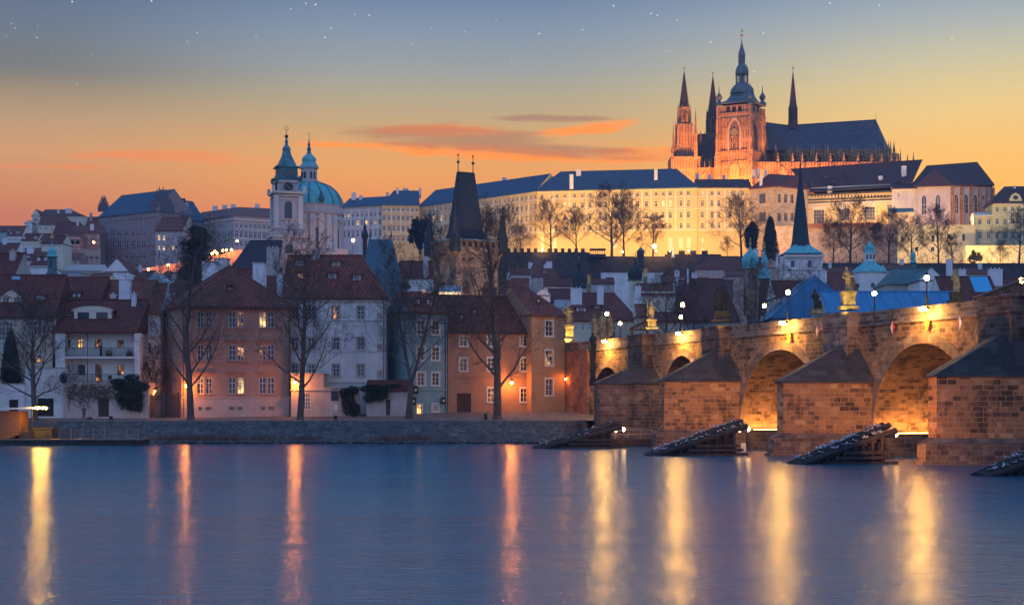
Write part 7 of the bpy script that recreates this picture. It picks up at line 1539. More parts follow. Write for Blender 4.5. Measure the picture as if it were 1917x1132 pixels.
def pavil(b, px, d, r, y0, y1, n_=8, rc=.35):
    x = gx(px, d); r = r*d/F; z0, z1 = zz(y0, d), zz(y1, d); b.lathe([(r*1.08, z0), (r*1.08, z0+.5)], (x, d, 0), n_, 0, PI/8); b.lathe([(r*1.08, z1-.5), (r*1.08, z1)], (x, d, 0), n_, 0, PI/8)
    for k in range(n_): a = PI/8+k*2*PI/n_; b.tube((x+r*math.cos(a), d+r*math.sin(a), z0), (x+r*math.cos(a), d+r*math.sin(a), z1), rc, n=5)
    b.lathe([(r*.35, z0), (r*.35, z1)], (x, d, 0), 6)
part(gt_, 'arcade', dm, lambda b: pavil(b, 1389, 810, 11, 158, 138.5))
oct_(gt_, 'upper_dome', dm, 1389, 810, [(13, 138.6), (12.5, 133), (11, 127), (8, 122.5), (6, 120)], 8)
part(gt_, 'lantern', dm, lambda b: pavil(b, 1388.5, 810, 5.4, 120, 103, 8, .28))
oct_(gt_, 'lantern_spire', dm, 1388.5, 810, [(7, 103), (6.2, 99), (4, 92), (1.6, 83), (.5, 75)], 8)
part(gt_, 'finial', gilt, lambda b: (b.tube((gx(1388.5, 810), 810, zz(76, 810)), (gx(1388.5, 810), 810, zz(53, 810)), .14, .08, 5), b.ball((gx(1388.5, 810), 810, zz(67, 810)), .75), b.box(gx(1387, 810), 809.9, zz(60, 810), gx(1391, 810), 810.1, zz(57, 810))))
for p, yt, yb in ((FA, 160.5, 197), (FB, 155, 196), (FC_, 160.5, 196)):
    d = p.y+1; px = CX+p.x/p.y*F; oct_(gt_, 'corner_turret', dm, px, d, [(8, yb), (7, yb-3), (3.6, yb-6), (3.2, yb-8), (5.8, yb-12), (6, yb-15), (3.5, yb-19), (1, yb-23), (.4, yt)], 8)
# choir
part(cat_, 'choir_wall', gothic, lambda b: (b.box(Xp(1400), 822, Zp(350), Xp(1660), 850, Zp(279)), [b.cbox((Xp(1655), 836, Zp(350)), 16, 16, Zp(280)-Zp(350), 0, .6)]))
part(cat_, 'choir_balustrade', gothic, lambda b: ([b.box(Xp(1404+i*4.2), 821.5, Zp(288), Xp(1405.8+i*4.2), 822, Zp(281)) for i in range(61)], b.box(Xp(1400), 821.3, Zp(281.5), Xp(1662), 822.2, Zp(280)), b.box(Xp(1400), 821.3, Zp(290), Xp(1662), 822.2, Zp(288.3))))
part(cat_, 'chapel_wall', gothic, lambda b: (b.box(Xp(1400), 808, Zp(350), Xp(1672), 822, Zp(312)), b.box(Xp(1400), 807.6, Zp(313), Xp(1672), 808, Zp(310))))
pp = [835, 935, 1000, 1095, 1190, 1280, 1375, 1468, 1535, 1600, 1637]
for i, q in enumerate(pp):
    px = q/3.652+1220; top = 262 if i in (9, 10) else 268+(i % 2)*3
    def bt(b, px=px, top=top):
        x = Xp(px); b.box(x-.7, 806.5, Zp(350), x+.7, 822, Zp(312)); b.box(x-.5, 813, Zp(312), x+.5, 815, Zp(291)); pinnacle(b, x, 814, Zp(297), Zp(top+6), .7); pinnacle(b, x, 807.5, Zp(318), Zp(292), .7); pinnacle(b, x, 821.5, Zp(300), Zp(top), .75)
        for z0_, z1_ in ((303, 293), (318, 306)): b.hull([V((x-.3, 808, Zp(z0_))), V((x+.3, 808, Zp(z0_))), V((x+.3, 822, Zp(z1_))), V((x-.3, 822, Zp(z1_)))], [V((x-.3, 808, Zp(z0_-2.4))), V((x+.3, 808, Zp(z0_-2.4))), V((x+.3, 822, Zp(z1_-2.4))), V((x-.3, 822, Zp(z1_-2.4)))])
    part(cat_, 'buttress', gothic, bt)
fcw = Fac((Xp(1400), 822), (Xp(1660), 822))
for i in range(len(pp)-1):
    pc = (pp[i]+pp[i+1])/2/3.652+1220; gothwin(cat_, fcw, pc, 290, 311, 10, mat('belfry_dark', (.03,.02,.02)), gothic)
fcc = Fac((Xp(1400), 808), (Xp(1672), 808)); 
for pc, w_ in ((1463.7, 17), (1425, 14), (1500, 12), (1530, 12), (1560, 12)): gothwin(cat_, fcc, pc, 316, 345, w_, mat('warm_tracery', (.5,.35,.18), kind='noise', sc=1.2, c2=(.1,.06,.04)), gothic)
for px, y0 in ((1677, 283), (1685.5, 279), (1699, 288), (1710, 284), (1667, 290)): part(cat_, 'east_pinnacle', gothic, lambda b: pinnacle(b, gx(px, 830), 830, zz(330, 830), zz(y0, 830), .8))
rl, rr_, rm = V((Xp(1437), 836, zz(229, 836))), V((gx(1640, 836), 836, zz(224.5, 836))), V((Xp(1484), 836, zz(235, 836)))
def choirr(b):
    e0, e1, e2, e3 = V((Xp(1412), 824, Zp(282))), V((Xp(1660), 824, Zp(278))), V((gx(1668, 836), 836, Zp(277))), V((Xp(1672), 850, Zp(280)))
    e4 = V((Xp(1412), 850, Zp(282))); m0 = V((Xp(1490), 824, Zp(284)))
    b.face([e0, m0, rm]); b.face([e0, rm, rl]); b.face([m0, e1, rr_, rm]); b.face([e1, e2, rr_]); b.face([e2, e3, rr_]); b.face([e3, e4, rl, rm, rr_]); b.tube(rm, rr_, .3, n=5); b.tube(rl, rm, .3, n=5)
    b.face([e4, e0, rl])
part(cat_, 'choir_roof', choirroof, choirr)
def trans(b):
    a_ = V((gx(1432, 818), 818, zz(229, 818))); c0_, c1_ = V((gx(1411, 814), 814, zz(283, 814))), V((gx(1440, 812), 812, zz(281, 812))); bk = V((gx(1437, 838), 838, zz(229, 838))); b.face([c0_, c1_, a_]); b.face([c1_, V((gx(1490, 826), 826, zz(283, 826))), bk, a_]); b.face([V((gx(1400, 838), 838, zz(283, 838))), c0_, a_, bk])
part(cat_, 'transept_roof', mat('brown_slate', (.085,.07,.075)), trans)
fl_ = part(cat_, 'fleche', mat('fleche_lead', (.10,.06,.055), kind='noise', sc=.4), lambda b: (crocket_spire(b, 1484.5, 836, 6.8, 200, 134), b.lathe([(8.5*.2787, zz(202, 836)), (8*.2787, zz(199, 836))], (gx(1484.5, 836), 836, 0), 8), pavil(b, 1484.5, 836, 7.5, 232, 202, 8, .35), b.lathe([(10*.2787, zz(242, 836)), (9*.2787, zz(228, 836))], (gx(1484.5, 836), 836, 0), 8)))
part(fl_, 'finial', gilt, lambda b: (b.tube((gx(1484.5, 836), 836, zz(134, 836)), (gx(1484.5, 836), 836, zz(118, 836)), .1, n=4), b.ball((gx(1484.5, 836), 836, zz(127, 836)), .35)))
part(cat_, 'east_finial', gilt, lambda b: b.tube(rr_, rr_+V((0, 0, 4)), .1, n=4))

# ---------------------------------------------------------------- domed church with the clock tower
D = 480; K = D/F; t = thing('domed_church', 'baroque church with a great green copper dome', 'church', (gx(578, 500), 500, 10)); dd = 500
part(t, 'drum', church, lambda b: (plathe(b, 581, dd, [(60, 520), (60, 470), (59, 468), (59, 407), (64, 405), (65.5, 402), (62, 400), (61, 390), (63, 388)], 24)))
def pil_(b):
    r0 = 59.5*dd/F; x = gx(581, dd)
    for i in range(48):
        a = 2*PI*i/48+.065*(1 if i % 2 else -1)*1.6; b.cbox((x+r0*math.cos(a), dd+r0*math.sin(a), zz(470, dd)), .9, .9, zz(406, dd)-zz(470, dd), 0, a)
part(t, 'pilasters', churcht, pil_)
part(t, 'dome', copper, lambda b: plathe(b, 580, dd, [(63, 388), (61.5, 380), (57, 369), (50, 359), (40, 350.5), (30, 346), (20, 343)], 28))
def ribs(b):
    x = gx(580, dd)
    for i in range(16):
        a = 2*PI*i/16+.1; pr = None
        for r, py in ((63.4, 388), (62, 380), (57.5, 369), (50.5, 359), (40.5, 350.3), (30, 345.7), (21, 342.7)):
            q = V((x+r*dd/F*math.cos(a), dd+r*dd/F*math.sin(a), zz(py, dd)))
            if pr is not None: b.tube(pr, q, .18, n=5)
            pr = q
part(t, 'dome_ribs', mat('dark_copper', (.045,.13,.15)), ribs)
for px in (575, 601, 634):
    a_ = math.asin((px-581)/60.5); rr = 59.6*dd/F; c_ = V((gx(581, dd)+rr*math.sin(a_), dd-rr*math.cos(a_), 0)); ex_ = V((math.cos(a_), math.sin(a_), 0)); fc_ = Fac(c_-ex_*2, c_+ex_*2); z0_, z1_ = zz(465, 491), zz(426, 491)
    def wd(b):
        w_ = 1.15; A_ = [(2-w_, z0_), (2+w_, z0_), (2+w_, z1_-w_)]+[(2+w_*math.cos(q*PI/8), z1_-w_+w_*math.sin(q*PI/8)) for q in range(1, 8)]+[(2-w_, z1_-w_)]
        b.hull([fc_.pt(u, z, -.25) for u, z in A_][::-1], [fc_.pt(u, z, .1) for u, z in A_][::-1])
    part(t, 'arched_window', glass, wd)
    part(t, 'pediment', churcht, lambda b: (b.hull([fc_.pt(0, z1_+1.5, .3), fc_.pt(0, z1_+1.5, -.9), fc_.pt(2, z1_+3.1, -.9), fc_.pt(2, z1_+3.1, .3)], [fc_.pt(0, z1_+1.9, .3), fc_.pt(0, z1_+1.9, -.9), fc_.pt(2, z1_+3.6, -.9), fc_.pt(2, z1_+3.6, .3)]), b.hull([fc_.pt(4, z1_+1.5, -.9), fc_.pt(4, z1_+1.5, .3), fc_.pt(2, z1_+3.1, .3), fc_.pt(2, z1_+3.1, -.9)], [fc_.pt(4, z1_+1.9, -.9), fc_.pt(4, z1_+1.9, .3), fc_.pt(2, z1_+3.6, .3), fc_.pt(2, z1_+3.6, -.9)])))
a_ = math.asin(21/55); part(t, 'dome_dormer', mat('dark_copper', (.045,.13,.15)), lambda b: (b.ball((gx(601.5, 490), 490.5, zz(371, 490)), 1.0, 10, 0, 1.3), b.cone((gx(601.5, 490), 490.5, zz(366, 490)), .7, 1.6)))
lt_ = part(t, 'lantern', church, lambda b: plathe(b, 578.5, dd, [(20, 343), (20.5, 340), (19, 338.8), (15.5, 338.5), (15, 318), (18, 316), (18, 314.5)], 12))
for dx in (-11.5, -6, 6, 11.5): x = gx(578.5+dx, dd); rr = 15.5*dd/F; yy = dd-math.sqrt(max(.1, rr*rr-(x-gx(578.5, dd))**2)); b = MB(); b.box(x-.32, yy-.12, zz(336, dd), x+.32, yy+.4, zz(325, dd)); b.lathe([(.32, -.12), (.32, .4)], (0,0,0), 10, 0, 0, 1, 1, Matrix.Translation((x, yy, zz(325, dd)))@Matrix.Rotation(R(-90), 4, 'X')); b.build('lantern_window', glass, lt_)
part(t, 'lantern_roof', copper, lambda b: plathe(b, 578.5, dd, [(18.5, 314.5), (17, 311), (14, 307), (12.8, 304), (13, 300.5), (14, 300), (12, 295), (7.5, 291), (4.5, 288)], 16))
part(t, 'lantern_spire', copperd, lambda b: plathe(b, 578.5, dd, [(4.5, 288.5), (4, 285), (2.8, 283), (4.2, 280), (2.6, 276), (2.2, 273), (2.8, 271), (1.2, 266), (.5, 260)], 8))
part(t, 'cross', gilt, lambda b: cross(b, 578.5, dd, 247, 262, 6, .12))
part(t, 'nave_block', church, lambda b: (b.box(gx(498, 490), 490, 8, gx(640, 490), 530, zz(471, 490)), b.box(gx(625, 485), 485, 8, gx(652, 485), 500, zz(466, 485))))
t = thing('clock_tower', 'slender baroque clock tower with a dark green bell-shaped cap beside the dome', 'church tower', (gx(535, 478), 478, 10)); d = 478; th = R(17); ct_ = V((gx(534.5, d), d+2, 0)); h_ = 3.6
ex = V((math.cos(th), math.sin(th), 0)); ey = V((-math.sin(th), math.cos(th), 0)); Zc = lambda py: zz(py, d)
def sqc(g, z): return [V((q.x, q.y, z)) for q in (ct_-ex*g-ey*g, ct_+ex*g-ey*g, ct_+ex*g+ey*g, ct_-ex*g+ey*g)]
q = sqc(h_, 0); fT, fTL = Fac(q[0], q[1]), Fac(q[3], q[0])
def tws(b):
    b.hull(sqc(h_, Zc(430)), sqc(h_, Zc(366))); b.hull(sqc(h_+1.4, 8), sqc(h_+1.3, Zc(446))); b.hull(sqc(h_+1.0, Zc(446)), sqc(h_+.3, Zc(430))); b.hull(sqc(h_*.86, Zc(366)), sqc(h_*.84, Zc(341)))
rf = part(t, 'shaft', church, tws)
def twm(b):
    for z, e, hh in ((446, 1.9, .5), (430, .7, .4), (412.5, .35, .3), (375, .3, .3), (368, .55, .35), (364, 1.2, .5), (361, .9, .3), (342, .0, .5)): b.hull(sqc(h_+e, Zc(z)), sqc(h_+e+.1, Zc(z)+hh))
    for p in sqc(h_, 0):
        for a_, c_ in ((0, 0),): b.cbox((p.x, p.y, Zc(430)), 1.4, 1.4, Zc(368)-Zc(430), 0, th)
    for p in sqc(h_+1.0, 0): b.cbox((p.x, p.y, Zc(364)+.4), .9, .9, 1.8, 0, th)
    for k in range(13): 
        for f_ in (Fac(sqc(h_+1.8, 0)[0], sqc(h_+1.8, 0)[1]), Fac(sqc(h_+1.8, 0)[3], sqc(h_+1.8, 0)[0])): u = f_.L*k/12; b.box(u-.12, -.1, Zc(446)+.5, u+.12, .15, Zc(446)+1.6, 0, f_.M(0, 0)); b.box(0, -.1, Zc(446)+1.6, f_.L, .16, Zc(446)+1.8, 0, f_.M(0, 0))
part(t, 'moulding', churcht, twm)
for f_, us in ((fT, (h_,)), (fTL, (h_,))):
    for u in us:
        for w_, z0_, z1_ in ((1.1, 411.6, 377.5), (1.1, 476, 459)):
            A_ = [(u-w_, Zc(z0_)), (u+w_, Zc(z0_)), (u+w_, Zc(z1_)-w_)]+[(u+w_*math.cos(q*PI/8), Zc(z1_)-w_+w_*math.sin(q*PI/8)) for q in range(1, 8)]+[(u-w_, Zc(z1_)-w_)]
            e = -.15 if z0_ < 430 else -1.45; part(t, 'arched_window', glass, lambda b: b.hull([f_.pt(a, z, e) for a, z in A_][::-1], [f_.pt(a, z, e+.3) for a, z in A_][::-1]))
        Mx = f_.M(u, Zc(351), -.0)@Matrix.Translation((0, .15, 0))@Matrix.Rotation(R(90), 4, 'X')
        ck = part(t, 'clock', mat('black_clock_face', (.012,.012,.015), .4), lambda b: b.lathe([(1.55, -.3), (1.55, .35)], (0,0,0), 24, 0, 0, 1, 1, Mx))
        part(ck, 'clock_ring', mat('pale_gold', (.55,.45,.33), .5), lambda b: ([b.tube(Mx@V((1.55*math.cos(i*PI/12), 1.55*math.sin(i*PI/12), .38)), Mx@V((1.55*math.cos((i+1)*PI/12), 1.55*math.sin((i+1)*PI/12), .38)), .09, n=4) for i in range(24)], [b.tube(Mx@V((1.1*math.cos(i*PI/6), 1.1*math.sin(i*PI/6), .37)), Mx@V((1.4*math.cos(i*PI/6), 1.4*math.sin(i*PI/6), .37)), .07, n=4) for i in range(12)]))
        part(ck, 'clock_hand', mat('pale_gold', (.55,.45,.33)), lambda b: (b.tube(Mx@V((.3, -.2, .4)), Mx@V((-1.2, .75, .4)), .07, n=4), b.tube(Mx@V((-.2, .2, .4)), Mx@V((.75, -.7, .4)), .08, n=4)))
part(t, 'copper_stage', copperd, lambda b: (b.hull(sqc(h_*.84, Zc(340.6)), sqc(h_*.80, Zc(313))), [b.ball((p.x, p.y, Zc(336)), .7, 8, 0, 1.5) for p in sqc(h_*.98, 0)]))
for f_ in (Fac(*sqc(h_*.82, 0)[:2]), Fac(sqc(h_*.82, 0)[3], sqc(h_*.82, 0)[0])): Mx = f_.M(f_.L/2, Zc(325))@Matrix.Rotation(R(90), 4, 'X'); part(t, 'round_opening', glass, lambda b: b.lathe([(1.15, .02), (1.15, .22)], (0,0,0), 16, 0, 0, 1, 1, Mx))
part(t, 'cap', mat('patina_copper', (.07,.20,.22), .6, kind='noise', sc=.5, c2=(.04,.10,.12), c3=(.10,.30,.31)), lambda b: (b.hull(sqc(h_*.98, Zc(313)), sqc(h_*.98, Zc(311.3))), b.lathe([(r*d/F*1.25, Zc(py)) for r, py in ((19, 311.3), (16.5, 305), (12.5, 297), (9, 289), (7, 281), (6.6, 279))], (ct_.x, ct_.y, 0), 4, 0, PI/4+th), b.lathe([(r*d/F, Zc(py)) for r, py in ((8.3, 279.5), (7.6, 275.5), (5, 272), (3, 269), (2.6, 265), (3.6, 264), (2, 259), (1.2, 257))], (ct_.x, ct_.y, 0), 8)))
part(t, 'finial', iron, lambda b: (b.ball((ct_.x, ct_.y, Zc(253.5)), .55), b.tube((ct_.x, ct_.y, Zc(258)), (ct_.x, ct_.y, Zc(242)), .09, n=5), [b.tube((ct_.x+.55*math.cos(i*PI/6), ct_.y, Zc(238.5)+.55*math.sin(i*PI/6)), (ct_.x+.55*math.cos((i+1)*PI/6), ct_.y, Zc(238.5)+.55*math.sin((i+1)*PI/6)), .08, n=4) for i in range(12)]))

# ---------------------------------------------------------------- palaces on the left hill
def sgbox(lb, A, B, W, ye, zr, mw, mr, cols, rows, wpx, il=0, ir=0, zb=50, name='palace', grp='palaces on the left hill', lits={}, side=None, chim=(), refD=None, front=False, o=.6, belts=(), sur=None, pil=False):
    (pa, da), (pb, db) = A, B; fc = Fac((gx(pa, da), da), (gx(pb, db), db)); ze = zz(ye, da); t = thing(name, lb, 'palace', (fc.A.x, da, zb), 0, grp)
    ops = []; pns = []
    for r, (a, c_) in enumerate(rows):
        for i, px in enumerate(cols): ops.append(fc.rect(px, a, c_, wpx)); pns.append(lits.get((r, i), glass))
    pl = [fc.pt(0, 0), fc.pt(fc.L, 0), fc.pt(fc.L, 0, W), fc.pt(0, 0, W)]; od = {0: ops}
    if side: sf = Fac(pl[1], pl[2]); so = [sf.rect(*q_) for q_ in side]; od[1] = so
    body(t, pl, zb, ze-.2, od, mw, .3)
    for o_, pn in zip(ops, pns): window(t, fc, o_, 'far', pane=pn, dep=.3, sub=False, sur=sur)
    if side:
        for o_ in so: window(t, sf, o_, 'far', pane=glass, dep=.3, sub=False)
    b = MB()
    for q_ in belts: belt(b, fc, q_, .35, .3, px=pa+2)
    if belts: b.build('moulding', mw, t)
    rf = xroof(t, fc, W, ze, zz(zr, da+W/2), il, ir, o, .15, .5, mr, mw, .35, front)
    for c_ in chim: chimney(rf, *c_[:4], c_[4] if len(c_) > 4 else da+W*.4, c_[5] if len(c_) > 5 else chimw, deep=1.5)
    return t, fc, rf
cA = [198, 210, 222.5, 236, 247.5, 258, 268]
t, fs, rf = sgbox('big grey sgraffito palace with a blue slate roof and stepped gables on the left hill', (186, 735), (291, 712), 22, 406, 368, sgr, slateb, cA, ((408, 413), (430, 441), (451, 464), (474, 484)), 6.5, il=2, zb=45, lits={}, belts=(416, 468), chim=((243, 369, 376, 8, 742, mat('dark_slate', (.02,.03,.04))),), side=[(303, 428, 436, 5), (303, 408, 412, 5)])
def vol(par, px0, px1, yb, yt, D, m, nm='gable'):
    def f(b):
        x0, x1, z0, z1 = gx(px0, D), gx(px1, D), zz(yb, D), zz(yt, D); w_ = x1-x0; h = z1-z0; c_ = (x0+x1)/2
        for k, (ww, za, zb_) in enumerate(((1, 0, .30), (.78, .30, .52), (.56, .52, .72), (.34, .72, .9), (.16, .9, 1.0))):
            b.box(c_-w_*ww/2, D, z0+h*za, c_+w_*ww/2, D+.8, z0+h*zb_); b.box(c_-w_*ww/2-.25, D-.15, z0+h*zb_-.2, c_+w_*ww/2+.25, D+.95, z0+h*zb_)
            for s_ in (-1, 1): pinnacle(b, c_+s_*w_*ww*.47, D+.4, z0+h*zb_, z0+h*zb_+1.8, .25)
    return part(par, nm, m, f)
vol(rf, 277, 326, 396, 355, 714, mat('dark_sgraffito', (.13,.13,.17), kind='scraffito', c2=(.06,.06,.08)))
vol(rf, 183, 204, 396, 371, 740, mat('dark_sgraffito', (.13,.13,.17)))
sgbox('blue-roofed right wing of the sgraffito palace with tall chimneys', (318, 722), (382, 735), 18, 408, 372, sgr, slateb, [], (), 5, ir=0, zb=50, chim=((342, 372, 384, 8, 735, mat('dark_slate', (.02,.03,.04))), (349, 380, 398, 5, 727, church)))
sgbox('plain cream house with lit windows between the two palaces', (291, 700), (342, 698), 16, 432, 407, mat('plain_cream', (.42,.37,.35), kind='plaster'), tilef, [297.5, 306.5, 315.5, 324, 333], ((440, 450), (460, 468)), 4.5, zb=50, lits={(0, 0): lity, (0, 1): lity, (1, 0): lity, (1, 1): lity, (1, 2): litd, (1, 3): lity, (1, 4): litd})
# long salmon-roofed palace, two fronts
t = thing('palace', 'long pale palace with a salmon hipped roof, left of the clock tower', 'palace', (gx(438, 720), 720, 55), 0, 'palaces on the left hill')
pc = [V((gx(352, 745), 745, 0)), V((gx(438, 718), 718, 0)), V((gx(515, 728), 728, 0)), V((gx(520, 748), 748, 0)), V((gx(365, 765), 765, 0))]; fA, fB2 = Fac(pc[0], pc[1]), Fac(pc[1], pc[2]); ze = zz(402.5, 718)
oa, ob_ = [], []
for (z1_, z0_) in ((405.5, 408), (417, 425.5), (431, 444), (450, 460)):
    for i in range(14): u = fA.L*(i+.6)/14.2; oa.append((u-.6, zz(z0_, 718), u+.6, zz(z1_, 718)))
    for i in range(9): u = fB2.L*(i+.6)/9; ob_.append((u-.75, zz(z0_, 718), u+.75, zz(z1_, 718)))
body(t, pc, 50, ze-.2, {0: oa, 1: ob_}, mat('pale_mauve_render', (.50,.43,.41), kind='plaster', sc=.4), .3)
for f_, oo in ((fA, oa), (fB2, ob_)):
    for o_ in oo: window(t, f_, o_, 'far', pane=glass, dep=.3, sub=False)
def mb9(b):
    for f_ in (fA, fB2):
        for py, tt, pr in ((403.5, .5, .5), (410.5, .6, .6), (427, .25, .2), (447, .3, .3)): z = zz(py, 718); b.hull([f_.pt(0, z-tt/2), f_.pt(0, z-tt/2, -pr), f_.pt(f_.L, z-tt/2, -pr), f_.pt(f_.L, z-tt/2)], [f_.pt(0, z+tt/2), f_.pt(0, z+tt/2, -pr), f_.pt(f_.L, z+tt/2, -pr), f_.pt(f_.L, z+tt/2)])
part(t, 'moulding', churcht, mb9)
g = grow(pc, .8); hi = [V((p.x, p.y, ze+.1)) for p in g]; zr = zz(386, 730); r0, r1, r2 = V((gx(378, 752), 752, zr)), V((gx(446, 733), 733, zr)), V((gx(506, 738), 738, zr))
def rsal(b):
    b.hull([p-V((0,0,.4)) for p in hi], hi); h = [p+V((0,0,.003)) for p in hi]; b.face([h[0], h[1], r1, r0]); b.face([h[1], h[2], r2, r1]); b.face([h[2], h[3], r2]); b.face([h[3], h[4], r0, r1, r2]); b.face([h[4], h[0], r0])
rf = part(t, 'roof', mat('salmon_roof_tiles', (.22,.10,.085), kind='tile', sc=1.6, var=.2), rsal)
for px, yt in ((402, 386), (420, 384), (436, 383), (481, 382)): chimney(rf, px, yt, 390, 8, 742, chimw, deep=2)
# houses at far left
hp = 'houses on the left hill'
def lh(lb, pa, pb, D, ye, yr, mw, mr=tilef, n_=3, rows=2, W=12, **k):
    wins = wg(pa+4, pb-4, n_, [(ye+5+i*11, ye+10+i*11) for i in range(rows)], 3.5) if n_ else []
    return house(lb, (pa, D), (pb, D), W, ye, yr, mw, mr, wins=wins, gut=False, sub=False, grp=hp, zb=T(gx(pa, D), D)-4, **k)
lh('teal-walled house at the left edge of the hill', -14, 13, 690, 434, 423, teal2, n_=2, rows=3)
lh('pale blue house with two rows of windows second from the left edge of the hill', 13, 42, 690, 441, 423, white, n_=5, rows=3, dorm=((20, 434, 439, 4, 'shed', white, tilef), (33, 433, 438, 6, 'shed', white, tilef)))
lh('cream house with a dark red mansard and small dormers', 40, 70, 680, 450, 437, cream, tiled, n_=3, rows=2, dorm=((45, 442, 448, 3, 'shed', white, tilef), (66, 442, 448, 5, 'shed', white, tilef)))
lh('house with a red ridge roof right of the mansard one', 70, 116, 684, 448, 437, cream, n_=4, rows=3)
lh('classical house with a triangular pediment at the top of the left hill', 60, 74, 745, 404, 391.5, cream, front=True, n_=3, rows=1)
lh('wing with a long red roof behind the pediment', 72, 158, 752, 404, 392.5, cream, n_=0, rows=0, W=22, ir=9, chim=((128, 391, 412, 11, 756, chimw), (109, 392, 398, 4, 756, chimw)))
lh('pinkish house with a hipped red roof below the pedimented one', 72, 132, 735, 420, 404, cream, n_=6, rows=2, ir=4)
lh('tiny white gabled house left of the pediment', 46, 60, 740, 417, 412, white, n_=1, rows=1, front=True)
lh('house with a broad dark red roof and a white chimney', 100, 160, 722, 436, 416, cream, tiled, n_=3, rows=1, ir=4, chim=((145, 415, 426, 4, 724, chimw),))
lh('brownish house with a red roof touching the sgraffito palace', 130, 187, 716, 436, 423, mat('old_ochre', (.26,.2,.17), kind='plaster'), n_=4, rows=2, chim=((172, 420, 432, 7, 718, chimw),))
lh('tall house with a red roof and a small ridge lantern left of the blue roof', 160, 188, 745, 424, 406, cream, n_=2, rows=1, chim=((170, 399, 410, 4, 748, grime),))
t, fc_, _, _, _ = lh('sgraffito house with an open arcaded loggia under its eave', 116, 150, 706, 443, 438, sgr2, tilef, n_=0, rows=0)
for px in (126.5, 136, 145.5):
    u, z = fc_.hit(px, 452); part(t, 'loggia_arch', glass, lambda b: (b.box(u-.85, -.06, zz(458, 706), u+.85, .1, z, 0, fc_.M(0, 0)), b.lathe([(.85, -.06), (.85, .1)], (0,0,0), 12, 0, 0, 1, 1, fc_.M(u, z)@Matrix.Rotation(R(-90), 4, 'X'))))
part(t, 'moulding', churcht, lambda b: [belt(b, fc_, py, .35, .3, px=130) for py in (459, 445, 476)])
for px in (118, 127, 137, 146):
    for a_, c_ in ((463, 471), (479, 487)): window(t, fc_, fc_.rect(px, a_, c_, 4.5), 'far', dep=-.05, sub=False)
t, fc_ = longwall('pinkish wall with four tall blind arches below the sgraffito palace', 148, 690, 187, 690, 467, mat('pink_wall', (.42,.28,.23), kind='plaster'), 2, grp=None, zb=45)
for px in (154, 163, 171.5, 181): u, z = fc_.hit(px, 481); part(t, 'blind_arch', mat('pink_wall_deep', (.33,.22,.19)), lambda b: (b.box(u-.7, -.05, zz(495, 690), u+.7, .02, z, 0, fc_.M(0, 0)), b.lathe([(.7, -.05), (.7, .02)], (0,0,0), 12, 0, 0, 1, 1, fc_.M(u, z)@Matrix.Rotation(R(-90), 4, 'X'))))
lh('row of white-walled houses below the mansard roofs', 32, 100, 560, 474, 465, white, n_=8, rows=2)
lh('brown house wall left of the blind-arched wall', 96, 150, 640, 484, 474, mat('old_ochre', (.26,.2,.17)), n_=6, rows=1)
lh('row of grey roofs below the blind arches', 140, 250, 480, 506, 496, grime, n_=10, rows=1)
lh('dark-roofed houses below the lit ramp', 300, 380, 430, 522, 509, grime, tiled, n_=6, rows=1)
# ramp to the castle with its lamps
t = thing('ramp_wall', 'long sloping pinkish wall of the castle ramp lit by lamps', 'wall', (gx(232, 600), 600, 40)); 
def ramp(b):
    p = [(232, 512), (300, 500), (372, 490), (425, 476), (442, 471), (512, 466)]
    for (xa, ya), (xb, yb) in zip(p, p[1:]):
        Da = 600; b.hull([V((gx(xa, Da), Da, 30)), V((gx(xb, Da), Da, 30)), V((gx(xb, Da), Da+2, 30)), V((gx(xa, Da), Da+2, 30))], [V((gx(xa, Da), Da, zz(ya-3, Da))), V((gx(xb, Da), Da, zz(yb-3, Da))), V((gx(xb, Da), Da+2, zz(yb-3, Da))), V((gx(xa, Da), Da+2, zz(ya-3, Da)))])
part(t, 'masonry', mat('pink_wall', (.42,.28,.23)), ramp)
def farlamp(px, py, D, lb, e=60, m=lampo, r=.55, grp='lamps on the castle ramp', colr=SOD, h=None, dy=1.2):
    p = V((gx(px, D), D, zz(py, D))); t = thing('street_lamp', lb, 'street lamp', p, 0, grp); h = h or 4
    b = MB(); b.tube((0, 0, -h), (0, 0, -r*.5), .09, n=5); b.lathe([(r*.7, r*.55), (r*.2, r*.95)], (0,0,0), 6); b.build('post', iron, t, world=False); b = MB(); b.ball((0, 0, 0), r, 8); b.build('lamp_glass', m, t, world=False)
    if e: light('POINT', p-V((0, dy, .6)), e, colr, .4)
for px, py, nm in ((278, 504, 'lowest lamp on the castle ramp'), (315, 496, 'second lamp up the ramp, under the lit cream house'), (372, 485, 'lamp low beside the cedar on the ramp'), (397, 475, 'left of the paired lamps right of the cedar'), (402, 471, 'right of the paired lamps right of the cedar'), (406, 474, 'third lamp of the cluster right of the cedar'), (417, 469, 'small ramp lamp in the middle of the upper row'), (424, 468, 'ramp lamp next to the upper end'), (433, 467.5, 'uppermost ramp lamp before the purple church roof'), (444, 451, 'small reddish lamp high in front of the salmon-roofed palace')):
    farlamp(px, py, 597, nm, 260 if px in (278, 315, 372, 402, 424) else 0, r=.38)
farlamp(175, 453.5, 700, 'single lamp shining beside the loggia house', 500, r=.42, grp=None)
farlamp(661, 450, 470, 'starry lamp right of the great dome', 500, r=.42, grp=None)
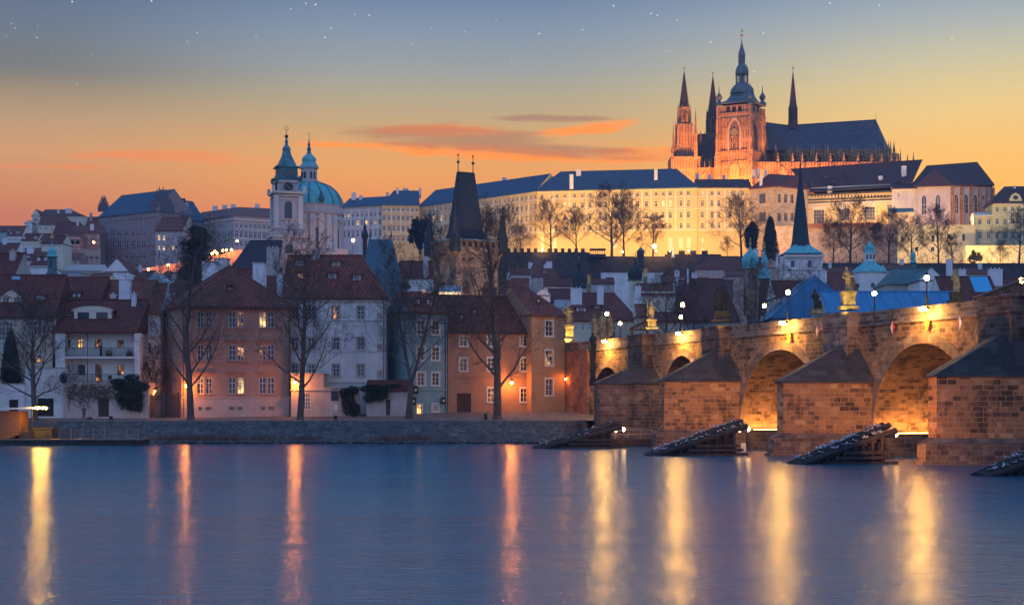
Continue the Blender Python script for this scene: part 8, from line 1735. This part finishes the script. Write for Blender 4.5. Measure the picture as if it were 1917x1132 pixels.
for px, py, nm, e, rr in ((1225, 461, 'brightest garden lamp beside the drooping tree', 900, .75), (1015, 468.5, 'garden lamp on the battlements', 200, .35), (1165, 471, 'garden lamp between two bare trunks', 200, .3), (1228, 470, 'small lamp under the brightest garden lamp', 0, .25), (1254, 469, 'small lamp left of the obelisk', 200, .25), (1289, 469, 'small lamp right of the obelisk', 200, .25)):
    farlamp(px, py, 638, nm, e, lampg, rr, 'lamps in the palace garden', AMB, 3)
# statues on the hillside
for px, py, lb in ((1102, 524, 'thin gilt statue above the dark dome on the slope'), (1208, 512, 'thin gilt statue right of the black onion dome')):
    p = P(px, py+8, 352); t = thing('column_statue', lb, 'statue', p, 0, 'gilt statues over the red roofs'); b = MB(); b.lathe([(.5, -6), (.45, 0), (.6, .05), (.5, .3)], (0,0,0), 8); b.build('column', statm, t, world=False); b = MB(); robed(b, 0, 0, .3, 2.0); b.build('figure', gilt, t, world=False)
# ---------------------------------------------------------------- floodlights of the castle (unseen area strips and spots standing in front of the walls)
def wash(px0, px1, D, z, e, colr, n_, tgt, ang=110, size=.5):
    for i in range(n_):
        px = px0+(px1-px0)*(i+.5)/n_; p = V((gx(px, D), D, z)); light('SPOT', p, e, colr, size, V((0, tgt[0], tgt[1])), ang, blend=.9)
def strip(px0, px1, D, z, e, colr, up=28, dy=30, tgt=None):
    a, b_ = gx(px0, D), gx(px1, D); p = V(((a+b_)/2, D, z)); light('AREA', p, e, colr, abs(b_-a), V((0, dy, up)), sy=1.2)
strip(1010, 1300, 664, 68.5, 53368, CAST, 27, 30)
strip(792, 870, 722, 66, 24500, CAST, 27, 30)
strip(870, 940, 702, 66, 20958, CAST, 27, 30)
strip(940, 1004, 684, 67, 16500, CAST, 27, 30)
strip(715, 790, 722, 62, 57135, CAST, 30, 30)
strip(1310, 1405, 664, 68, 14488, CAST, 26, 30)
strip(1420, 1510, 652, 68, 12557, (1., .5, .2), 26, 30)
strip(1520, 1675, 681, 82, 13281, (1., .56, .2), 20, 14)
strip(1690, 1825, 618, 58, 18111, (1., .60, .20), 18, 26)
strip(1715, 1855, 656, 80, 12557, (1., .55, .3), 26, 26)
strip(1830, 1950, 608, 60, 12557, (1., .66, .20), 28, 30)
for px, D, z, to, e, ang in ((1250, 792, 92, (1281, 824, 125), 100000, 70), (1300, 790, 92, (1284, 824, 150), 120000, 60), (1355, 780, 90, (1375, 806, 118), 110000, 80), (1392, 776, 92, (1375, 806, 150), 150000, 60), (1410, 782, 94, (1430, 820, 125), 70000, 90), (1470, 790, 94, (1480, 822, 120), 75000, 110), (1540, 790, 95, (1550, 822, 122), 75000, 110), (1610, 790, 96, (1620, 822, 124), 65000, 110), (1320, 795, 92, (1325, 824, 112), 60000, 100), (1262, 800, 90, (1262, 818, 130), 26000, 70)):
    p = V((gx(px, D), D, z)); q = V((gx(to[0], to[1]), to[1], to[2])); light('SPOT', p, e*1.75, (1., .325, .055), .6, q-p, ang, blend=.8)
light('SPOT', (gx(1824, 585), 583, 54), 5000, (1., .8, .15), .4, (0, 12, 8), 70)
light('SPOT', (gx(540, 455), 452, 24), 8000, (1., .62, .5), .6, (0, 25, 34), 80)
light('SPOT', (gx(610, 470), 462, 26), 8000, (1., .62, .5), .6, (0, 28, 30), 80)
# lamps on the statues; the tower's spot is added to brighten it
for px, off, z, tp in ((1066, 1.6, 14, 17), (1220, 2.6, 13.6, 15.5), (1588, 3.0, 13.4, 16), (1352, 2.4, 13.4, 15.5)):
    s = bs(px, .5)-2.2; p = bp_(s, off, z-1.0); q = bp_(s+2.2, .5, tp); light('SPOT', p, 1500 if px != 1352 else 380, (1., .66, .12), .15, q-p, 60)
p = bp_(bs(1128, -6), -5, 13.4); light('POINT', p+V((0, -2, 1)), 260, (1., .62, .15), .2)
p = bp_(bs(1790, BW)-2, BW+2, 13.6); light('SPOT', p, 200, (1., .8, .2), .15, bp_(bs(1790, BW), BW, 16)-p, 60)
light('SPOT', (gx(895, 256), 256, 17), 26000, (1., .58, .30), .5, (-7, 31, 12), 75)

# evening air
hz = bpy.data.materials.new('evening_haze'); hz.use_nodes = True; n = NT(hz.node_tree)
vol = n('ShaderNodeVolumePrincipled', {'Color': (.62, .72, .95, 1), 'Density': .00012, 'Anisotropy': .0}); n('ShaderNodeOutputMaterial', {1: vol.outputs[0]})
b = MB(); b.box(-1010, -70, -2, 1010, 1090, 202); o = b.build('haze', hz, uv=False); o['kind'] = 'stuff'; o['label'] = 'thin blue evening haze over the river and the town'
light('SPOT', (gx(800, 258), 256, 19), 14000, (1., .60, .36), .5, (3, 33, 14), 38)  # spot added in mid-air to brighten the bridge tower's left face
